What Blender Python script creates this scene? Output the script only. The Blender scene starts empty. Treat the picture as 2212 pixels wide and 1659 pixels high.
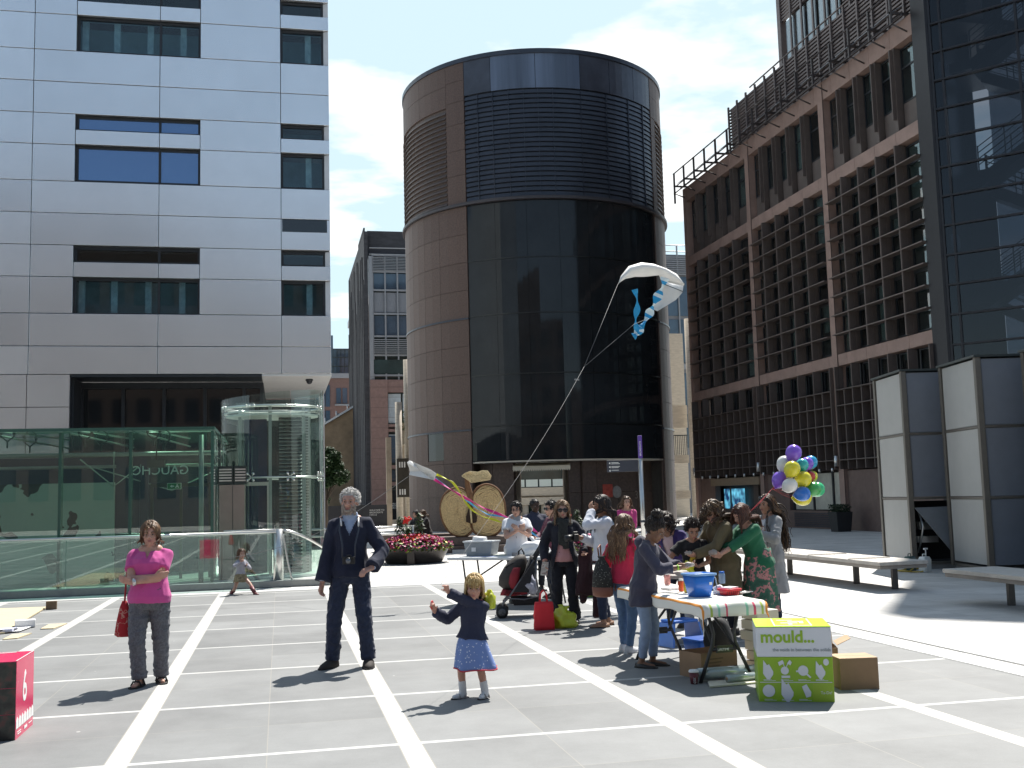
import bpy, math, random
from math import sin, cos, pi, radians, sqrt, atan2, tan
import numpy as np
from mathutils import Vector, Matrix, noise

scene = bpy.context.scene
COL = scene.collection
random.seed(7)

# ---------------------------------------------------------------- camera
YAW, PITCH, ROLL, FPX, HC = radians(12.313), radians(6.001), radians(1.5395), 2315.8, 1.6
PW, PH = 2212.0, 1659.0                      # measuring units of the photograph
FW = Vector((sin(YAW) * cos(PITCH), cos(YAW) * cos(PITCH), sin(PITCH)))
RT0 = Vector((cos(YAW), -sin(YAW), 0)); UP0 = RT0.cross(FW)
RT = RT0 * cos(ROLL) - UP0 * sin(ROLL); UP = RT0 * sin(ROLL) + UP0 * cos(ROLL)
CAM = Vector((0, 0, HC))
cam_data = bpy.data.cameras.new("camera")
cam_data.sensor_width = 36.0
cam_data.lens = 36.0 * FPX / PW
cam_data.clip_start = 0.1
cam_data.clip_end = 3000
cam = bpy.data.objects.new("camera", cam_data)
cam.matrix_world = Matrix(((RT.x, UP.x, -FW.x, 0), (RT.y, UP.y, -FW.y, 0), (RT.z, UP.z, -FW.z, HC), (0, 0, 0, 1)))
COL.objects.link(cam)
scene.camera = cam

# ---------------------------------------------------------------- sky, sun, exposure
SUN_AZ, SUN_EL = radians(36.0), radians(56.5)      # azimuth clockwise from +Y
world = bpy.data.worlds.new("World"); scene.world = world; world.use_nodes = True
nt = world.node_tree; nt.nodes.clear()
out = nt.nodes.new("ShaderNodeOutputWorld"); bg = nt.nodes.new("ShaderNodeBackground")
sky = nt.nodes.new("ShaderNodeTexSky"); sky.sky_type = 'NISHITA'; sky.sun_disc = False
sky.sun_elevation = SUN_EL; sky.sun_rotation = SUN_AZ
sky.air_density = 1.0; sky.dust_density = 0.5; sky.ozone_density = 1.0
tc = nt.nodes.new("ShaderNodeTexCoord")
sep = nt.nodes.new("ShaderNodeSeparateXYZ"); nt.links.new(tc.outputs["Generated"], sep.inputs[0])
zc = nt.nodes.new("ShaderNodeMath"); zc.operation = 'MAXIMUM'; zc.inputs[1].default_value = 0.06
nt.links.new(sep.outputs["Z"], zc.inputs[0])
dx = nt.nodes.new("ShaderNodeMath"); dx.operation = 'DIVIDE'; nt.links.new(sep.outputs["X"], dx.inputs[0]); nt.links.new(zc.outputs[0], dx.inputs[1])
dy = nt.nodes.new("ShaderNodeMath"); dy.operation = 'DIVIDE'; nt.links.new(sep.outputs["Y"], dy.inputs[0]); nt.links.new(zc.outputs[0], dy.inputs[1])
cmb = nt.nodes.new("ShaderNodeCombineXYZ"); nt.links.new(dx.outputs[0], cmb.inputs[0]); nt.links.new(dy.outputs[0], cmb.inputs[1])
cmb.inputs[2].default_value = 3.7
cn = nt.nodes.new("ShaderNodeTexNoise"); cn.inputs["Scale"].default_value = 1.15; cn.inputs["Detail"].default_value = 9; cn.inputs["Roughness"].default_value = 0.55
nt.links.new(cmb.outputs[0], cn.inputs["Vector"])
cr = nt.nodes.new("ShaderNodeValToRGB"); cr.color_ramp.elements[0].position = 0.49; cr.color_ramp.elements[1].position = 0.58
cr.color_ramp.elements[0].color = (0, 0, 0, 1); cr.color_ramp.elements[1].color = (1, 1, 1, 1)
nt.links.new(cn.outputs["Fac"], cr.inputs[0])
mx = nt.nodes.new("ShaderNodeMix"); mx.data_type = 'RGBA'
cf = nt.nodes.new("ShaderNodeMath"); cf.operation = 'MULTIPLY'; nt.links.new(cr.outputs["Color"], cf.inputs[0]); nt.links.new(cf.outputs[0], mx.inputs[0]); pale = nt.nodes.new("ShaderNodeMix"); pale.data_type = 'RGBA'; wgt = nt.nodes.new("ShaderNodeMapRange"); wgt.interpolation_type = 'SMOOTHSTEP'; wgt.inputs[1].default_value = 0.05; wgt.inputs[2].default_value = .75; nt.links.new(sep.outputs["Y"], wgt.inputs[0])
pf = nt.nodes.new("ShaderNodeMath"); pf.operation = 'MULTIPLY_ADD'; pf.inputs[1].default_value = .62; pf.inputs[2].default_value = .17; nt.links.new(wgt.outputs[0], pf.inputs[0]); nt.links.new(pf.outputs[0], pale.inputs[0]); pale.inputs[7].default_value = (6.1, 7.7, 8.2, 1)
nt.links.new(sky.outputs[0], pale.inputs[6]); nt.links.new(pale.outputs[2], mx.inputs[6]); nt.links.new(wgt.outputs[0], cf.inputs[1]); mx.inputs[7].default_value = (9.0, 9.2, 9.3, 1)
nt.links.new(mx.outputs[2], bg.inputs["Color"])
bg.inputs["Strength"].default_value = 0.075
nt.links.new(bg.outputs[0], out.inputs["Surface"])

sd = bpy.data.lights.new("sun", 'SUN'); sd.energy = 5.0; sd.angle = radians(0.5); sd.color = (1.0, 0.955, 0.89)
sun = bpy.data.objects.new("sun", sd); COL.objects.link(sun)
SDIR = Vector((sin(SUN_AZ) * cos(SUN_EL), cos(SUN_AZ) * cos(SUN_EL), sin(SUN_EL)))
sun.rotation_euler = SDIR.to_track_quat('Z', 'Y').to_euler(); sun.location = (30, 40, 80)

vs = scene.view_settings
vs.view_transform = 'Standard'; vs.look = 'None'; vs.exposure = 0.85; vs.gamma = 1.0; vs.use_curve_mapping = False
scene.render.engine = 'CYCLES'
scene.cycles.use_denoising = True
scene.cycles.max_bounces = 8; scene.cycles.transparent_max_bounces = 24
scene.cycles.caustics_reflective = False; scene.cycles.caustics_refractive = False
scene.cycles.sample_clamp_indirect = 6.0

# ---------------------------------------------------------------- measuring helpers (photo point -> world point)
def ray(u, v): return FW + RT * ((u - PW / 2) / FPX) - UP * ((v - PH / 2) / FPX)
def G(u, v, z=0.0):
    d = ray(u, v); return CAM + d * ((z - HC) / d.z)
def PX(u, v, x):
    d = ray(u, v); return CAM + d * (x / d.x)
def PY(u, v, y):
    d = ray(u, v); return CAM + d * (y / d.y)
def DP(u, v, dep): return CAM + ray(u, v) * dep
HEAD_CAM = -YAW                              # z-rotation of an object squared up to the view direction
FX = Vector((cos(YAW), -sin(YAW), 0)); FY = Vector((sin(YAW), cos(YAW), 0))

# ---------------------------------------------------------------- materials
MATS = {}
def mat(name, col=(.5, .5, .5), rough=.5, metal=0.0, var=.10, scale=6.0, bump=0.0, bscale=60.0, spec=.5, coat=0.0, trans=0.0, stretch=None, sheen=0.0):
    if name in MATS: return MATS[name]
    m = bpy.data.materials.new(name); m.use_nodes = True
    t = m.node_tree; b = t.nodes["Principled BSDF"]
    b.inputs["Roughness"].default_value = rough; b.inputs["Metallic"].default_value = metal
    b.inputs["Specular IOR Level"].default_value = spec
    if coat: b.inputs["Coat Weight"].default_value = coat; b.inputs["Coat Roughness"].default_value = .1
    if trans: b.inputs["Transmission Weight"].default_value = trans
    if sheen: b.inputs["Sheen Weight"].default_value = sheen
    b.inputs["Base Color"].default_value = (*col, 1)
    if var or bump:
        c = t.nodes.new("ShaderNodeTexCoord")
        src = c.outputs["Object"]
        if stretch:
            mp = t.nodes.new("ShaderNodeMapping"); mp.inputs["Scale"].default_value = stretch
            t.links.new(src, mp.inputs[0]); src = mp.outputs[0]
    if var:
        n = t.nodes.new("ShaderNodeTexNoise"); n.inputs["Scale"].default_value = scale; n.inputs["Detail"].default_value = 6; n.inputs["Roughness"].default_value = .65
        t.links.new(src, n.inputs["Vector"])
        r = t.nodes.new("ShaderNodeValToRGB")
        r.color_ramp.elements[0].position = .3; r.color_ramp.elements[1].position = .7
        r.color_ramp.elements[0].color = tuple(max(0, x * (1 - var)) for x in col) + (1,)
        r.color_ramp.elements[1].color = tuple(min(1, x * (1 + var)) for x in col) + (1,)
        t.links.new(n.outputs["Fac"], r.inputs[0]); t.links.new(r.outputs[0], b.inputs["Base Color"])
    if bump:
        n2 = t.nodes.new("ShaderNodeTexNoise"); n2.inputs["Scale"].default_value = bscale; n2.inputs["Detail"].default_value = 4
        t.links.new(src, n2.inputs["Vector"])
        bp = t.nodes.new("ShaderNodeBump"); bp.inputs["Strength"].default_value = bump; bp.inputs["Distance"].default_value = .02
        t.links.new(n2.outputs["Fac"], bp.inputs["Height"]); t.links.new(bp.outputs[0], b.inputs["Normal"])
    MATS[name] = m; return m

def glass_mat(name, tint=(.8, .92, .87), rough=.0, refl=1.0, haze=0.0, hazecol=(.5, .6, .55)):
    """see-through pane: tinted transparency plus fresnel reflection (haze = share of plain diffuse colour)"""
    if name in MATS: return MATS[name]
    m = bpy.data.materials.new(name); m.use_nodes = True; t = m.node_tree; t.nodes.clear()
    o = t.nodes.new("ShaderNodeOutputMaterial")
    tr = t.nodes.new("ShaderNodeBsdfTransparent"); tr.inputs[0].default_value = (*tint, 1)
    gl = t.nodes.new("ShaderNodeBsdfGlossy"); gl.inputs["Roughness"].default_value = rough; gl.inputs["Color"].default_value = (refl, refl, refl, 1)
    fr = t.nodes.new("ShaderNodeFresnel"); fr.inputs[0].default_value = 1.55
    ge = t.nodes.new("ShaderNodeNewGeometry")
    iv = t.nodes.new("ShaderNodeMix"); iv.data_type = 'FLOAT'; iv.inputs[2].default_value = 1.55; iv.inputs[3].default_value = 1 / 1.55
    t.links.new(ge.outputs["Backfacing"], iv.inputs[0]); t.links.new(iv.outputs[0], fr.inputs[0])
    ms = t.nodes.new("ShaderNodeMixShader"); t.links.new(fr.outputs[0], ms.inputs[0]); t.links.new(tr.outputs[0], ms.inputs[1]); t.links.new(gl.outputs[0], ms.inputs[2])
    last = ms
    if haze:
        df = t.nodes.new("ShaderNodeBsdfDiffuse"); df.inputs[0].default_value = (*hazecol, 1)
        m2 = t.nodes.new("ShaderNodeMixShader"); m2.inputs[0].default_value = haze
        t.links.new(ms.outputs[0], m2.inputs[1]); t.links.new(df.outputs[0], m2.inputs[2]); last = m2
    t.links.new(last.outputs[0], o.inputs[0])
    MATS[name] = m; return m

# ---------------------------------------------------------------- mesh building
def R3(rz=0, rx=0, ry=0): return Matrix.Rotation(rz, 3, 'Z') @ Matrix.Rotation(ry, 3, 'Y') @ Matrix.Rotation(rx, 3, 'X')

class MB:
    def __init__(s): s.v = []; s.f = []; s.mi = []; s.sm = []
    def add(s, vs_, fs, mi=0, smooth=False):
        o = len(s.v); s.v.extend(vs_)
        for f in fs: s.f.append(tuple(i + o for i in f)); s.mi.append(mi); s.sm.append(smooth)
        return s
    def box(s, x0, x1, y0, y1, z0, z1, mi=0):
        if x0 > x1: x0, x1 = x1, x0
        if y0 > y1: y0, y1 = y1, y0
        if z0 > z1: z0, z1 = z1, z0
        vv = [(x0, y0, z0), (x1, y0, z0), (x1, y1, z0), (x0, y1, z0), (x0, y0, z1), (x1, y0, z1), (x1, y1, z1), (x0, y1, z1)]
        return s.add(vv, [(0, 3, 2, 1), (4, 5, 6, 7), (0, 1, 5, 4), (1, 2, 6, 5), (2, 3, 7, 6), (3, 0, 4, 7)], mi)
    def obox(s, c, size, R=None, mi=0):
        c = Vector(c); R = R if R is not None else Matrix.Identity(3); a, b, d = [q / 2 for q in size]
        vv = [tuple(c + R @ Vector(p)) for p in ((-a, -b, -d), (a, -b, -d), (a, b, -d), (-a, b, -d), (-a, -b, d), (a, -b, d), (a, b, d), (-a, b, d))]
        return s.add(vv, [(0, 3, 2, 1), (4, 5, 6, 7), (0, 1, 5, 4), (1, 2, 6, 5), (2, 3, 7, 6), (3, 0, 4, 7)], mi)
    def prism(s, poly, z0, z1, mi=0):
        n = len(poly)
        ar = sum(poly[i][0] * poly[(i + 1) % n][1] - poly[(i + 1) % n][0] * poly[i][1] for i in range(n))
        if ar < 0: poly = poly[::-1]
        vv = [(p[0], p[1], z0) for p in poly] + [(p[0], p[1], z1) for p in poly]
        ff = [tuple(range(n - 1, -1, -1)), tuple(range(n, 2 * n))] + [(i, (i + 1) % n, n + (i + 1) % n, n + i) for i in range(n)]
        return s.add(vv, ff, mi)
    def quad(s, a, b, c, d, mi=0): return s.add([tuple(a), tuple(b), tuple(c), tuple(d)], [(0, 1, 2, 3)], mi)
    def loft(s, rings, mi=0, caps=True, smooth=True, closed=True):
        n = len(rings[0]); vv = [tuple(p) for r in rings for p in r]; ff = []
        for k in range(len(rings) - 1):
            for i in range(n if closed else n - 1):
                j = (i + 1) % n
                ff.append((k * n + i, k * n + j, (k + 1) * n + j, (k + 1) * n + i))
        if caps: ff.append(tuple(range(n - 1, -1, -1))); ff.append(tuple((len(rings) - 1) * n + i for i in range(n)))
        return s.add(vv, ff, mi, smooth)
    def cyl(s, a, b, ra, rb=None, n=12, mi=0, caps=True, smooth=True):
        a = Vector(a); b = Vector(b); rb = ra if rb is None else rb
        d = (b - a).normalized(); x = d.orthogonal().normalized(); y = d.cross(x)
        rg = [[a + (x * cos(2 * pi * i / n) + y * sin(2 * pi * i / n)) * ra for i in range(n)], [b + (x * cos(2 * pi * i / n) + y * sin(2 * pi * i / n)) * rb for i in range(n)]]
        return s.loft(rg, mi, caps, smooth)
    def tube(s, pts, r, n=6, mi=0, caps=True):
        pts = [Vector(p) for p in pts]; rr = r if isinstance(r, (list, tuple)) else [r] * len(pts)
        rings = []; x = None
        for i, p in enumerate(pts):
            d = pts[min(i + 1, len(pts) - 1)] - pts[max(i - 1, 0)]
            if d.length < 1e-9: d = Vector((0, 0, 1))
            d.normalize()
            if x is None: x = d.orthogonal().normalized()
            else:
                x = x - d * x.dot(d)
                x = x.normalized() if x.length > 1e-6 else d.orthogonal().normalized()
            y = d.cross(x)
            rings.append([p + (x * cos(2 * pi * k / n) + y * sin(2 * pi * k / n)) * rr[i] for k in range(n)])
        return s.loft(rings, mi, caps, True)
    def sphere(s, c, r, R=None, seg=16, rings=10, mi=0, smooth=True):
        c = Vector(c); r = (r, r, r) if not hasattr(r, '__len__') else r
        R = R if R is not None else Matrix.Identity(3)
        vv = [tuple(c + R @ Vector((0, 0, r[2])))]
        for i in range(1, rings):
            t = pi * i / rings
            for j in range(seg):
                p = 2 * pi * j / seg
                vv.append(tuple(c + R @ Vector((r[0] * sin(t) * cos(p), r[1] * sin(t) * sin(p), r[2] * cos(t)))))
        vv.append(tuple(c + R @ Vector((0, 0, -r[2]))))
        ff = [(0, 1 + j, 1 + (j + 1) % seg) for j in range(seg)]
        for i in range(rings - 2):
            for j in range(seg):
                a = 1 + i * seg; ff.append((a + j, a + seg + j, a + seg + (j + 1) % seg, a + (j + 1) % seg))
        a = 1 + (rings - 2) * seg; L = len(vv) - 1
        ff += [(L, a + (j + 1) % seg, a + j) for j in range(seg)]
        return s.add(vv, ff, mi, smooth)
    def lathe(s, prof, c=(0, 0, 0), n=32, mi=0, caps=True, smooth=True):
        return s.loft([[(c[0] + r * cos(2 * pi * i / n), c[1] + r * sin(2 * pi * i / n), c[2] + z) for i in range(n)] for r, z in prof], mi, caps, smooth)
    def capsule(s, a, b, ra, rb=None, n=12, mi=0):
        rb = ra if rb is None else rb
        s.cyl(a, b, ra, rb, n, mi); s.sphere(a, ra, seg=n, rings=8, mi=mi); return s.sphere(b, rb, seg=n, rings=8, mi=mi)
    def ribbon(s, pts, side, th=.002, mi=0):
        """thin band along pts; side = list of half-width vectors"""
        rings = []
        for i, p in enumerate(pts):
            p = Vector(p); w = Vector(side[i]); d = Vector(pts[min(i + 1, len(pts) - 1)]) - Vector(pts[max(i - 1, 0)])
            nn = d.cross(w); nn = nn.normalized() * th if nn.length > 1e-9 else Vector((0, 0, th))
            rings.append([p - w - nn, p + w - nn, p + w + nn, p - w + nn])
        return s.loft(rings, mi, True, False)
    def mesh(s, name, mats, M=None):
        me = bpy.data.meshes.new(name)
        vv = [tuple(q) for q in s.v]
        if M is not None: vv = [tuple(M @ Vector(q)) for q in vv]
        me.from_pydata(vv, [], s.f)
        for m in (mats if isinstance(mats, (list, tuple)) else [mats]): me.materials.append(m)
        me.polygons.foreach_set("material_index", s.mi); me.polygons.foreach_set("use_smooth", s.sm)
        me.update(); return me
    def build(s, name, mats, parent=None, w=False, bevel=0, **tg):
        """w: coordinates are world coordinates (shifted into the parent's frame)"""
        if parent is None:
            a = np.array([tuple(q) for q in s.v]); lo, hi = a.min(0), a.max(0)
            o = Vector(((lo[0] + hi[0]) / 2, (lo[1] + hi[1]) / 2, lo[2]))
            ob = bpy.data.objects.new(name, s.mesh(name, mats, Matrix.Translation(-o))); ob.location = o
        else:
            ob = bpy.data.objects.new(name, s.mesh(name, mats, (world_of(parent).inverted() if w else None))); ob.parent = parent
        COL.objects.link(ob)
        if bevel:
            bm_ = ob.modifiers.new("bevel", 'BEVEL'); bm_.width = bevel; bm_.segments = 2; bm_.limit_method = 'ANGLE'
        if tg: tag(ob, **tg)
        return ob

def world_of(o):
    M = o.matrix_basis.copy()
    while o.parent: o = o.parent; M = o.matrix_basis @ M
    return M
def tag(o, label=None, cat=None, group=None, kind=None):
    if label: o["label"] = label
    if cat: o["category"] = cat
    if group: o["group"] = group
    if kind: o["kind"] = kind
    return o
def thing(name, label, cat, loc=(0, 0, 0), rz=0, group=None):
    o = bpy.data.objects.new(name, None); COL.objects.link(o)
    o.location = Vector(loc); o.rotation_euler = (0, 0, rz); o.empty_display_size = .2
    return tag(o, label, cat, group)
def copy_part(o, parent, loc=None, rot=None):
    c = o.copy(); COL.objects.link(c); c.parent = parent
    if loc is not None: c.location = loc
    if rot is not None: c.rotation_euler = rot
    return c
def copy_tree(o, parent=None, loc=None):
    c = o.copy(); COL.objects.link(c); c.parent = parent
    if loc is not None: c.location = loc
    for ch in list(o.children): copy_tree(ch, c)
    return c
def text(name, body, size, material, parent, M, ext=.002, align='LEFT', offset=0.0, shear=0.0):
    cu = bpy.data.curves.new(name, 'FONT'); cu.body = body; cu.size = size; cu.extrude = ext; cu.align_x = align; cu.offset = offset; cu.shear = shear
    cu.resolution_u = 4
    t = bpy.data.objects.new(name, cu); COL.objects.link(t)
    dg = bpy.context.evaluated_depsgraph_get()
    me = bpy.data.meshes.new_from_object(t.evaluated_get(dg)); bpy.data.objects.remove(t)
    me.transform(M); me.materials.clear(); me.materials.append(material)
    o = bpy.data.objects.new(name, me); COL.objects.link(o); o.parent = parent
    return o
def frame(o, x, y):
    """4x4 with local x along x, local y along y, origin o"""
    x = Vector(x).normalized(); y = Vector(y).normalized(); z = x.cross(y)
    return Matrix(((x.x, y.x, z.x, o[0]), (x.y, y.y, z.y, o[1]), (x.z, y.z, z.z, o[2]), (0, 0, 0, 1)))
# ================================================================ ground
def ground_mat(name, base, joint, mod, jw, speck, white=None, rough=.58, offs=(0, 0)):
    """paving: slab grid in object coordinates; optional white stone bands every other grid line"""
    m = bpy.data.materials.new(name); m.use_nodes = True; t = m.node_tree; b = t.nodes["Principled BSDF"]
    b.inputs["Roughness"].default_value = rough; b.inputs["Specular IOR Level"].default_value = .3
    N = t.nodes.new; L = t.links.new
    c = N("ShaderNodeTexCoord"); sp = N("ShaderNodeSeparateXYZ"); L(c.outputs["Object"], sp.inputs[0])
    def mth(op, a, b_=None, c_=None):
        n = N("ShaderNodeMath"); n.operation = op
        for i, q in enumerate((a, b_, c_)):
            if q is None: continue
            if isinstance(q, (int, float)): n.inputs[i].default_value = q
            else: L(q, n.inputs[i])
        return n.outputs[0]
    def band(axis, period, off, half):
        a = mth('SUBTRACT', sp.outputs[axis], off)
        a = mth('PINGPONG', mth('ADD', a, period * 200), period / 2)   # 0 at line
        return mth('LESS_THAN', a, half)
    # slab tone: one random tone per slab, plus fine speckle and stains
    fx = mth('FLOOR', mth('DIVIDE', mth('SUBTRACT', sp.outputs[0], offs[0]), mod[0])); fy = mth('FLOOR', mth('DIVIDE', mth('SUBTRACT', sp.outputs[1], offs[1]), mod[1]))
    cb = N("ShaderNodeCombineXYZ"); L(fx, cb.inputs[0]); L(fy, cb.inputs[1])
    wn = N("ShaderNodeTexWhiteNoise"); wn.noise_dimensions = '2D'; L(cb.outputs[0], wn.inputs["Vector"])
    n1 = N("ShaderNodeTexNoise"); n1.inputs["Scale"].default_value = 130; n1.inputs["Detail"].default_value = 3; L(c.outputs["Object"], n1.inputs["Vector"])
    n2 = N("ShaderNodeTexNoise"); n2.inputs["Scale"].default_value = .9; n2.inputs["Detail"].default_value = 7; n2.inputs["Roughness"].default_value = .7; L(c.outputs["Object"], n2.inputs["Vector"])
    v = mth('ADD', mth('MULTIPLY', wn.outputs["Value"], .20), mth('MULTIPLY', n1.outputs["Fac"], speck))
    v = mth('ADD', v, mth('MULTIPLY', n2.outputs["Fac"], .85))
    v = mth('ADD', v, 1 - .10 - speck / 2 - .425)
    sc = N("ShaderNodeVectorMath"); sc.operation = 'SCALE'; sc.inputs[0].default_value = base; L(v, sc.inputs["Scale"])
    cur = sc.outputs[0]
    def over(cur, mask, col):
        mm = N("ShaderNodeMix"); mm.data_type = 'RGBA'; L(mask, mm.inputs[0]); L(cur, mm.inputs[6])
        if isinstance(col, tuple): mm.inputs[7].default_value = (*col, 1)
        else: L(col, mm.inputs[7])
        return mm.outputs[2]
    cur = over(cur, mth('MULTIPLY', mth('MAXIMUM', band(0, mod[0], offs[0], jw), band(1, mod[1], offs[1], jw)), .75), joint)
    if white:
        wc, hx, hy, X0, Y0, P, PY_ = white
        w2 = N("ShaderNodeVectorMath"); w2.operation = 'SCALE'; w2.inputs[0].default_value = wc; L(mth('ADD', mth('MULTIPLY', n2.outputs["Fac"], .7), .62), w2.inputs["Scale"])
        cur = over(cur, mth('MAXIMUM', band(0, P, X0, hx + .008), 0), joint)
        cur = over(cur, band(0, P, X0, hx), w2.outputs[0])
        cur = over(cur, band(1, PY_, Y0, hy), w2.outputs[0])
        # fine joint where the cross band meets the wide band
        cur = over(cur, mth('MULTIPLY', mth('MULTIPLY', band(0, P, X0, hx), mth('SUBTRACT', band(1, PY_, Y0, hy + .008), band(1, PY_, Y0, hy))), .5), joint)
    # scattered pale flecks of chewing gum / paint
    vo = N("ShaderNodeTexVoronoi"); vo.inputs["Scale"].default_value = 1.1; L(c.outputs["Object"], vo.inputs["Vector"])
    cur = over(cur, mth('MULTIPLY', mth('LESS_THAN', vo.outputs["Distance"], .016), .6), (.55, .55, .52))
    L(cur, b.inputs["Base Color"])
    bp = N("ShaderNodeBump"); bp.inputs["Strength"].default_value = .12; bp.inputs["Distance"].default_value = .01; L(n1.outputs["Fac"], bp.inputs["Height"]); L(bp.outputs[0], b.inputs["Normal"])
    MATS[name] = m; return m

pale_stone = ground_mat("pale_paving", (.50, .49, .47), (.24, .24, .24), (.62, .31), .004, .10, offs=(.2, .1))
grey_stone = ground_mat("grey_paving", (.195, .199, .198), (.27, .26, .23), (.915, .91), .0035, .22,
                        white=((.47, .47, .455), .072, (.029), .83, 7.25, 1.833, 1.822), offs=(-.0865, 7.25 + .455 * 0))
g = MB(); S = 420
g.quad((-S, -S, 0), (S, -S, 0), (S, 900, 0), (-S, 900, 0)); gr = g.build("ground", pale_stone)
gr.location = (0, 240, 0)
for v_ in gr.data.vertices: v_.co.y -= 0
tag(gr, "pale stone paving of the square", "ground", kind="structure")
gr.location = (0, 0, 0)
me = gr.data
me.vertices[0].co = (-S, -60, 0); me.vertices[1].co = (S, -60, 0); me.vertices[2].co = (S, 900, 0); me.vertices[3].co = (-S, 900, 0)

# grey granite field with white bands
pv = MB(); pv.prism([(-40, -14), (6.02, -14), (6.02, 20.3), (-40, 20.3)], -.2, .004)
o = pv.build("plaza_paving", grey_stone, label="grey granite slabs crossed by white stone bands", cat="paving", kind="structure")
o.data.transform(Matrix.Translation(o.location)); o.location = (0, 0, 0)
# border bands round the field
bd = MB()
white_stone = mat("white_stone_band", (.50, .50, .485), .7, var=.12, scale=3)
for x0, x1 in ((6.03, 6.17), (6.42, 6.56)): bd.prism([(x0, -14), (x1, -14), (x1, 20.3), (x0, 20.3)], -.2, .006)
bd.prism([(-40, 20.32), (6.6, 20.32), (6.6, 20.5), (-40, 20.5)], -.2, .006)
bd.build("border_bands", white_stone, label="white stone border bands along the edge of the grey paving", cat="paving", kind="structure")
dk = MB(); joint_dark = mat("dark_joint", (.22, .22, .215), .8)
for x in (6.0, 6.39): dk.box(x, x + .012, -14, 20.3, -.1, .005)
dk.build("drain_slots", joint_dark, label="thin dark drain slots beside the border bands", cat="paving", kind="structure")
# ================================================================ light metal-clad office building (left)
K = 33 / 27.0; FYL = 33.0                     # facade plane y = 33
def LZ(z): return 1.6 + (z - 1.6) * K
def LX(x): return x * K
panel_m = mat("brushed_aluminium", (.88, .88, .88), .27, .86, var=.05, scale=.5)
reveal_m = mat("pale_reveal_metal", (.66, .66, .68), .45, .2, var=.05)
frame_m = mat("dark_window_frame", (.03, .034, .04), .4, .3, var=.1)
pane_blue = glass_mat("window_glass", (.60, .72, .76), refl=1.0)
pane_dark = mat("dark_glass", (.010, .013, .016), .04, 0, var=0, spec=.8)
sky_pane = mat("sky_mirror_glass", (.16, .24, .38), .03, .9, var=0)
room_m = mat("office_interior", (.46, .58, .62), .8, var=.25, scale=.9)
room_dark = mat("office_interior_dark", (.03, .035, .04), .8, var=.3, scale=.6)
column_m = mat("interior_column_white", (.80, .85, .85), .7, var=.25, scale=6)
soffit_m = mat("soffit_panel", (.66, .65, .63), .5, .1, var=.06)
b = thing("office_building", "light aluminium clad office block with bands of recessed dark windows", "building", (LX(-8), FYL + 4, 0))
rows = [14.6, 13.71, 12.79, 11.99, 11.19, 10.41, 9.5, 8.71, 7.92, 7.14, 6.25, 5.46, 4.78]      # z of panel joints at the calibrated plane
per = rows[2] - rows[6]
rz = [rows[2] + per * 2, rows[2] + per * 2 - .8, rows[2] + per * 2 - 1.6, rows[2] + per * 2 - 2.38] + [rows[2] + per, rows[3] + per, rows[4] + per] + rows[1:]
cols = [-30, -22, -14, -9.5, -5.81, -2.88, .06, 1.28]
GAP = .018; prng = random.Random(8)
panels3 = [panel_m, mat("brushed_aluminium_light", (.91, .91, .91), .29, .86, var=.05, scale=.5), mat("brushed_aluminium_dark", (.85, .85, .85), .26, .86, var=.05, scale=.5)]
def panel_cells(x0, x1, z0, z1, mb, y=FYL, d=.12):
    yy = y + prng.uniform(-.003, .003); mb.box(LX(x0) + GAP / 2, LX(x1) - GAP / 2, yy, yy + d, LZ(z0) + GAP / 2, LZ(z1) - GAP / 2, prng.choice((0, 0, 1, 2)))
pm = MB(); wall = MB()
WL0, WL1 = -4.84, -1.91                        # wide window
WR0, WR1 = .06, 1.14                           # corner window
storeys = []                                   # (top of small window, bottom of small, top of big, bottom of big)
for s in range(-2, 3):
    storeys.append((11.19 - per * s, 10.80 - per * s, 10.43 - per * s, 9.52 - per * s))
storeys = [q for q in storeys if q[3] > 5.9]
def in_win(z0, z1):
    zm = (z0 + z1) / 2
    for a, b_, c, d in storeys:
        if b_ < zm < a + .01: return 'small'
        if d < zm < c: return 'big'
        if c <= zm <= b_: return 'strip'
    return None
zs = sorted(set([round(z, 3) for z in rz] + [round(v, 3) for q in storeys for v in q]))
# merge cut positions closer than 6 cm
zz = []
for z in zs:
    if not zz or z - zz[-1] > .09: zz.append(z)
for k in range(len(zz) - 1):
    z0, z1 = zz[k], zz[k + 1]
    kind = in_win(z0, z1)
    # left columns are cut only on the real joints
for k in range(len(rz) - 1):
    z1, z0 = rz[k], rz[k + 1]
    for i in range(4): panel_cells(cols[i], cols[i + 1], z0, z1, pm)
    panel_cells(cols[4], WL0 if any(abs(z1 - q[0]) < .12 or abs(z1 - q[2]) < .12 for q in storeys) else cols[5], z0, z1, pm)
    win_row = any(abs(z1 - q[0]) < .12 or abs(z1 - q[2]) < .12 for q in storeys)
    if win_row:
        panel_cells(WL1, cols[6], z0, z1, pm)
    else:
        panel_cells(cols[5], cols[6], z0, z1, pm)
        panel_cells(cols[6], cols[7], z0, z1, pm)
for a, b_, c, d in storeys:                    # strip between the small and the big window
    panel_cells(WL0, -2.88, c, b_, pm); panel_cells(-2.88, WL1, c, b_, pm); panel_cells(WR0, 1.28, c, b_, pm)
pm.build("cladding_panels", panels3, b, w=True, bevel=.006)
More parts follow.
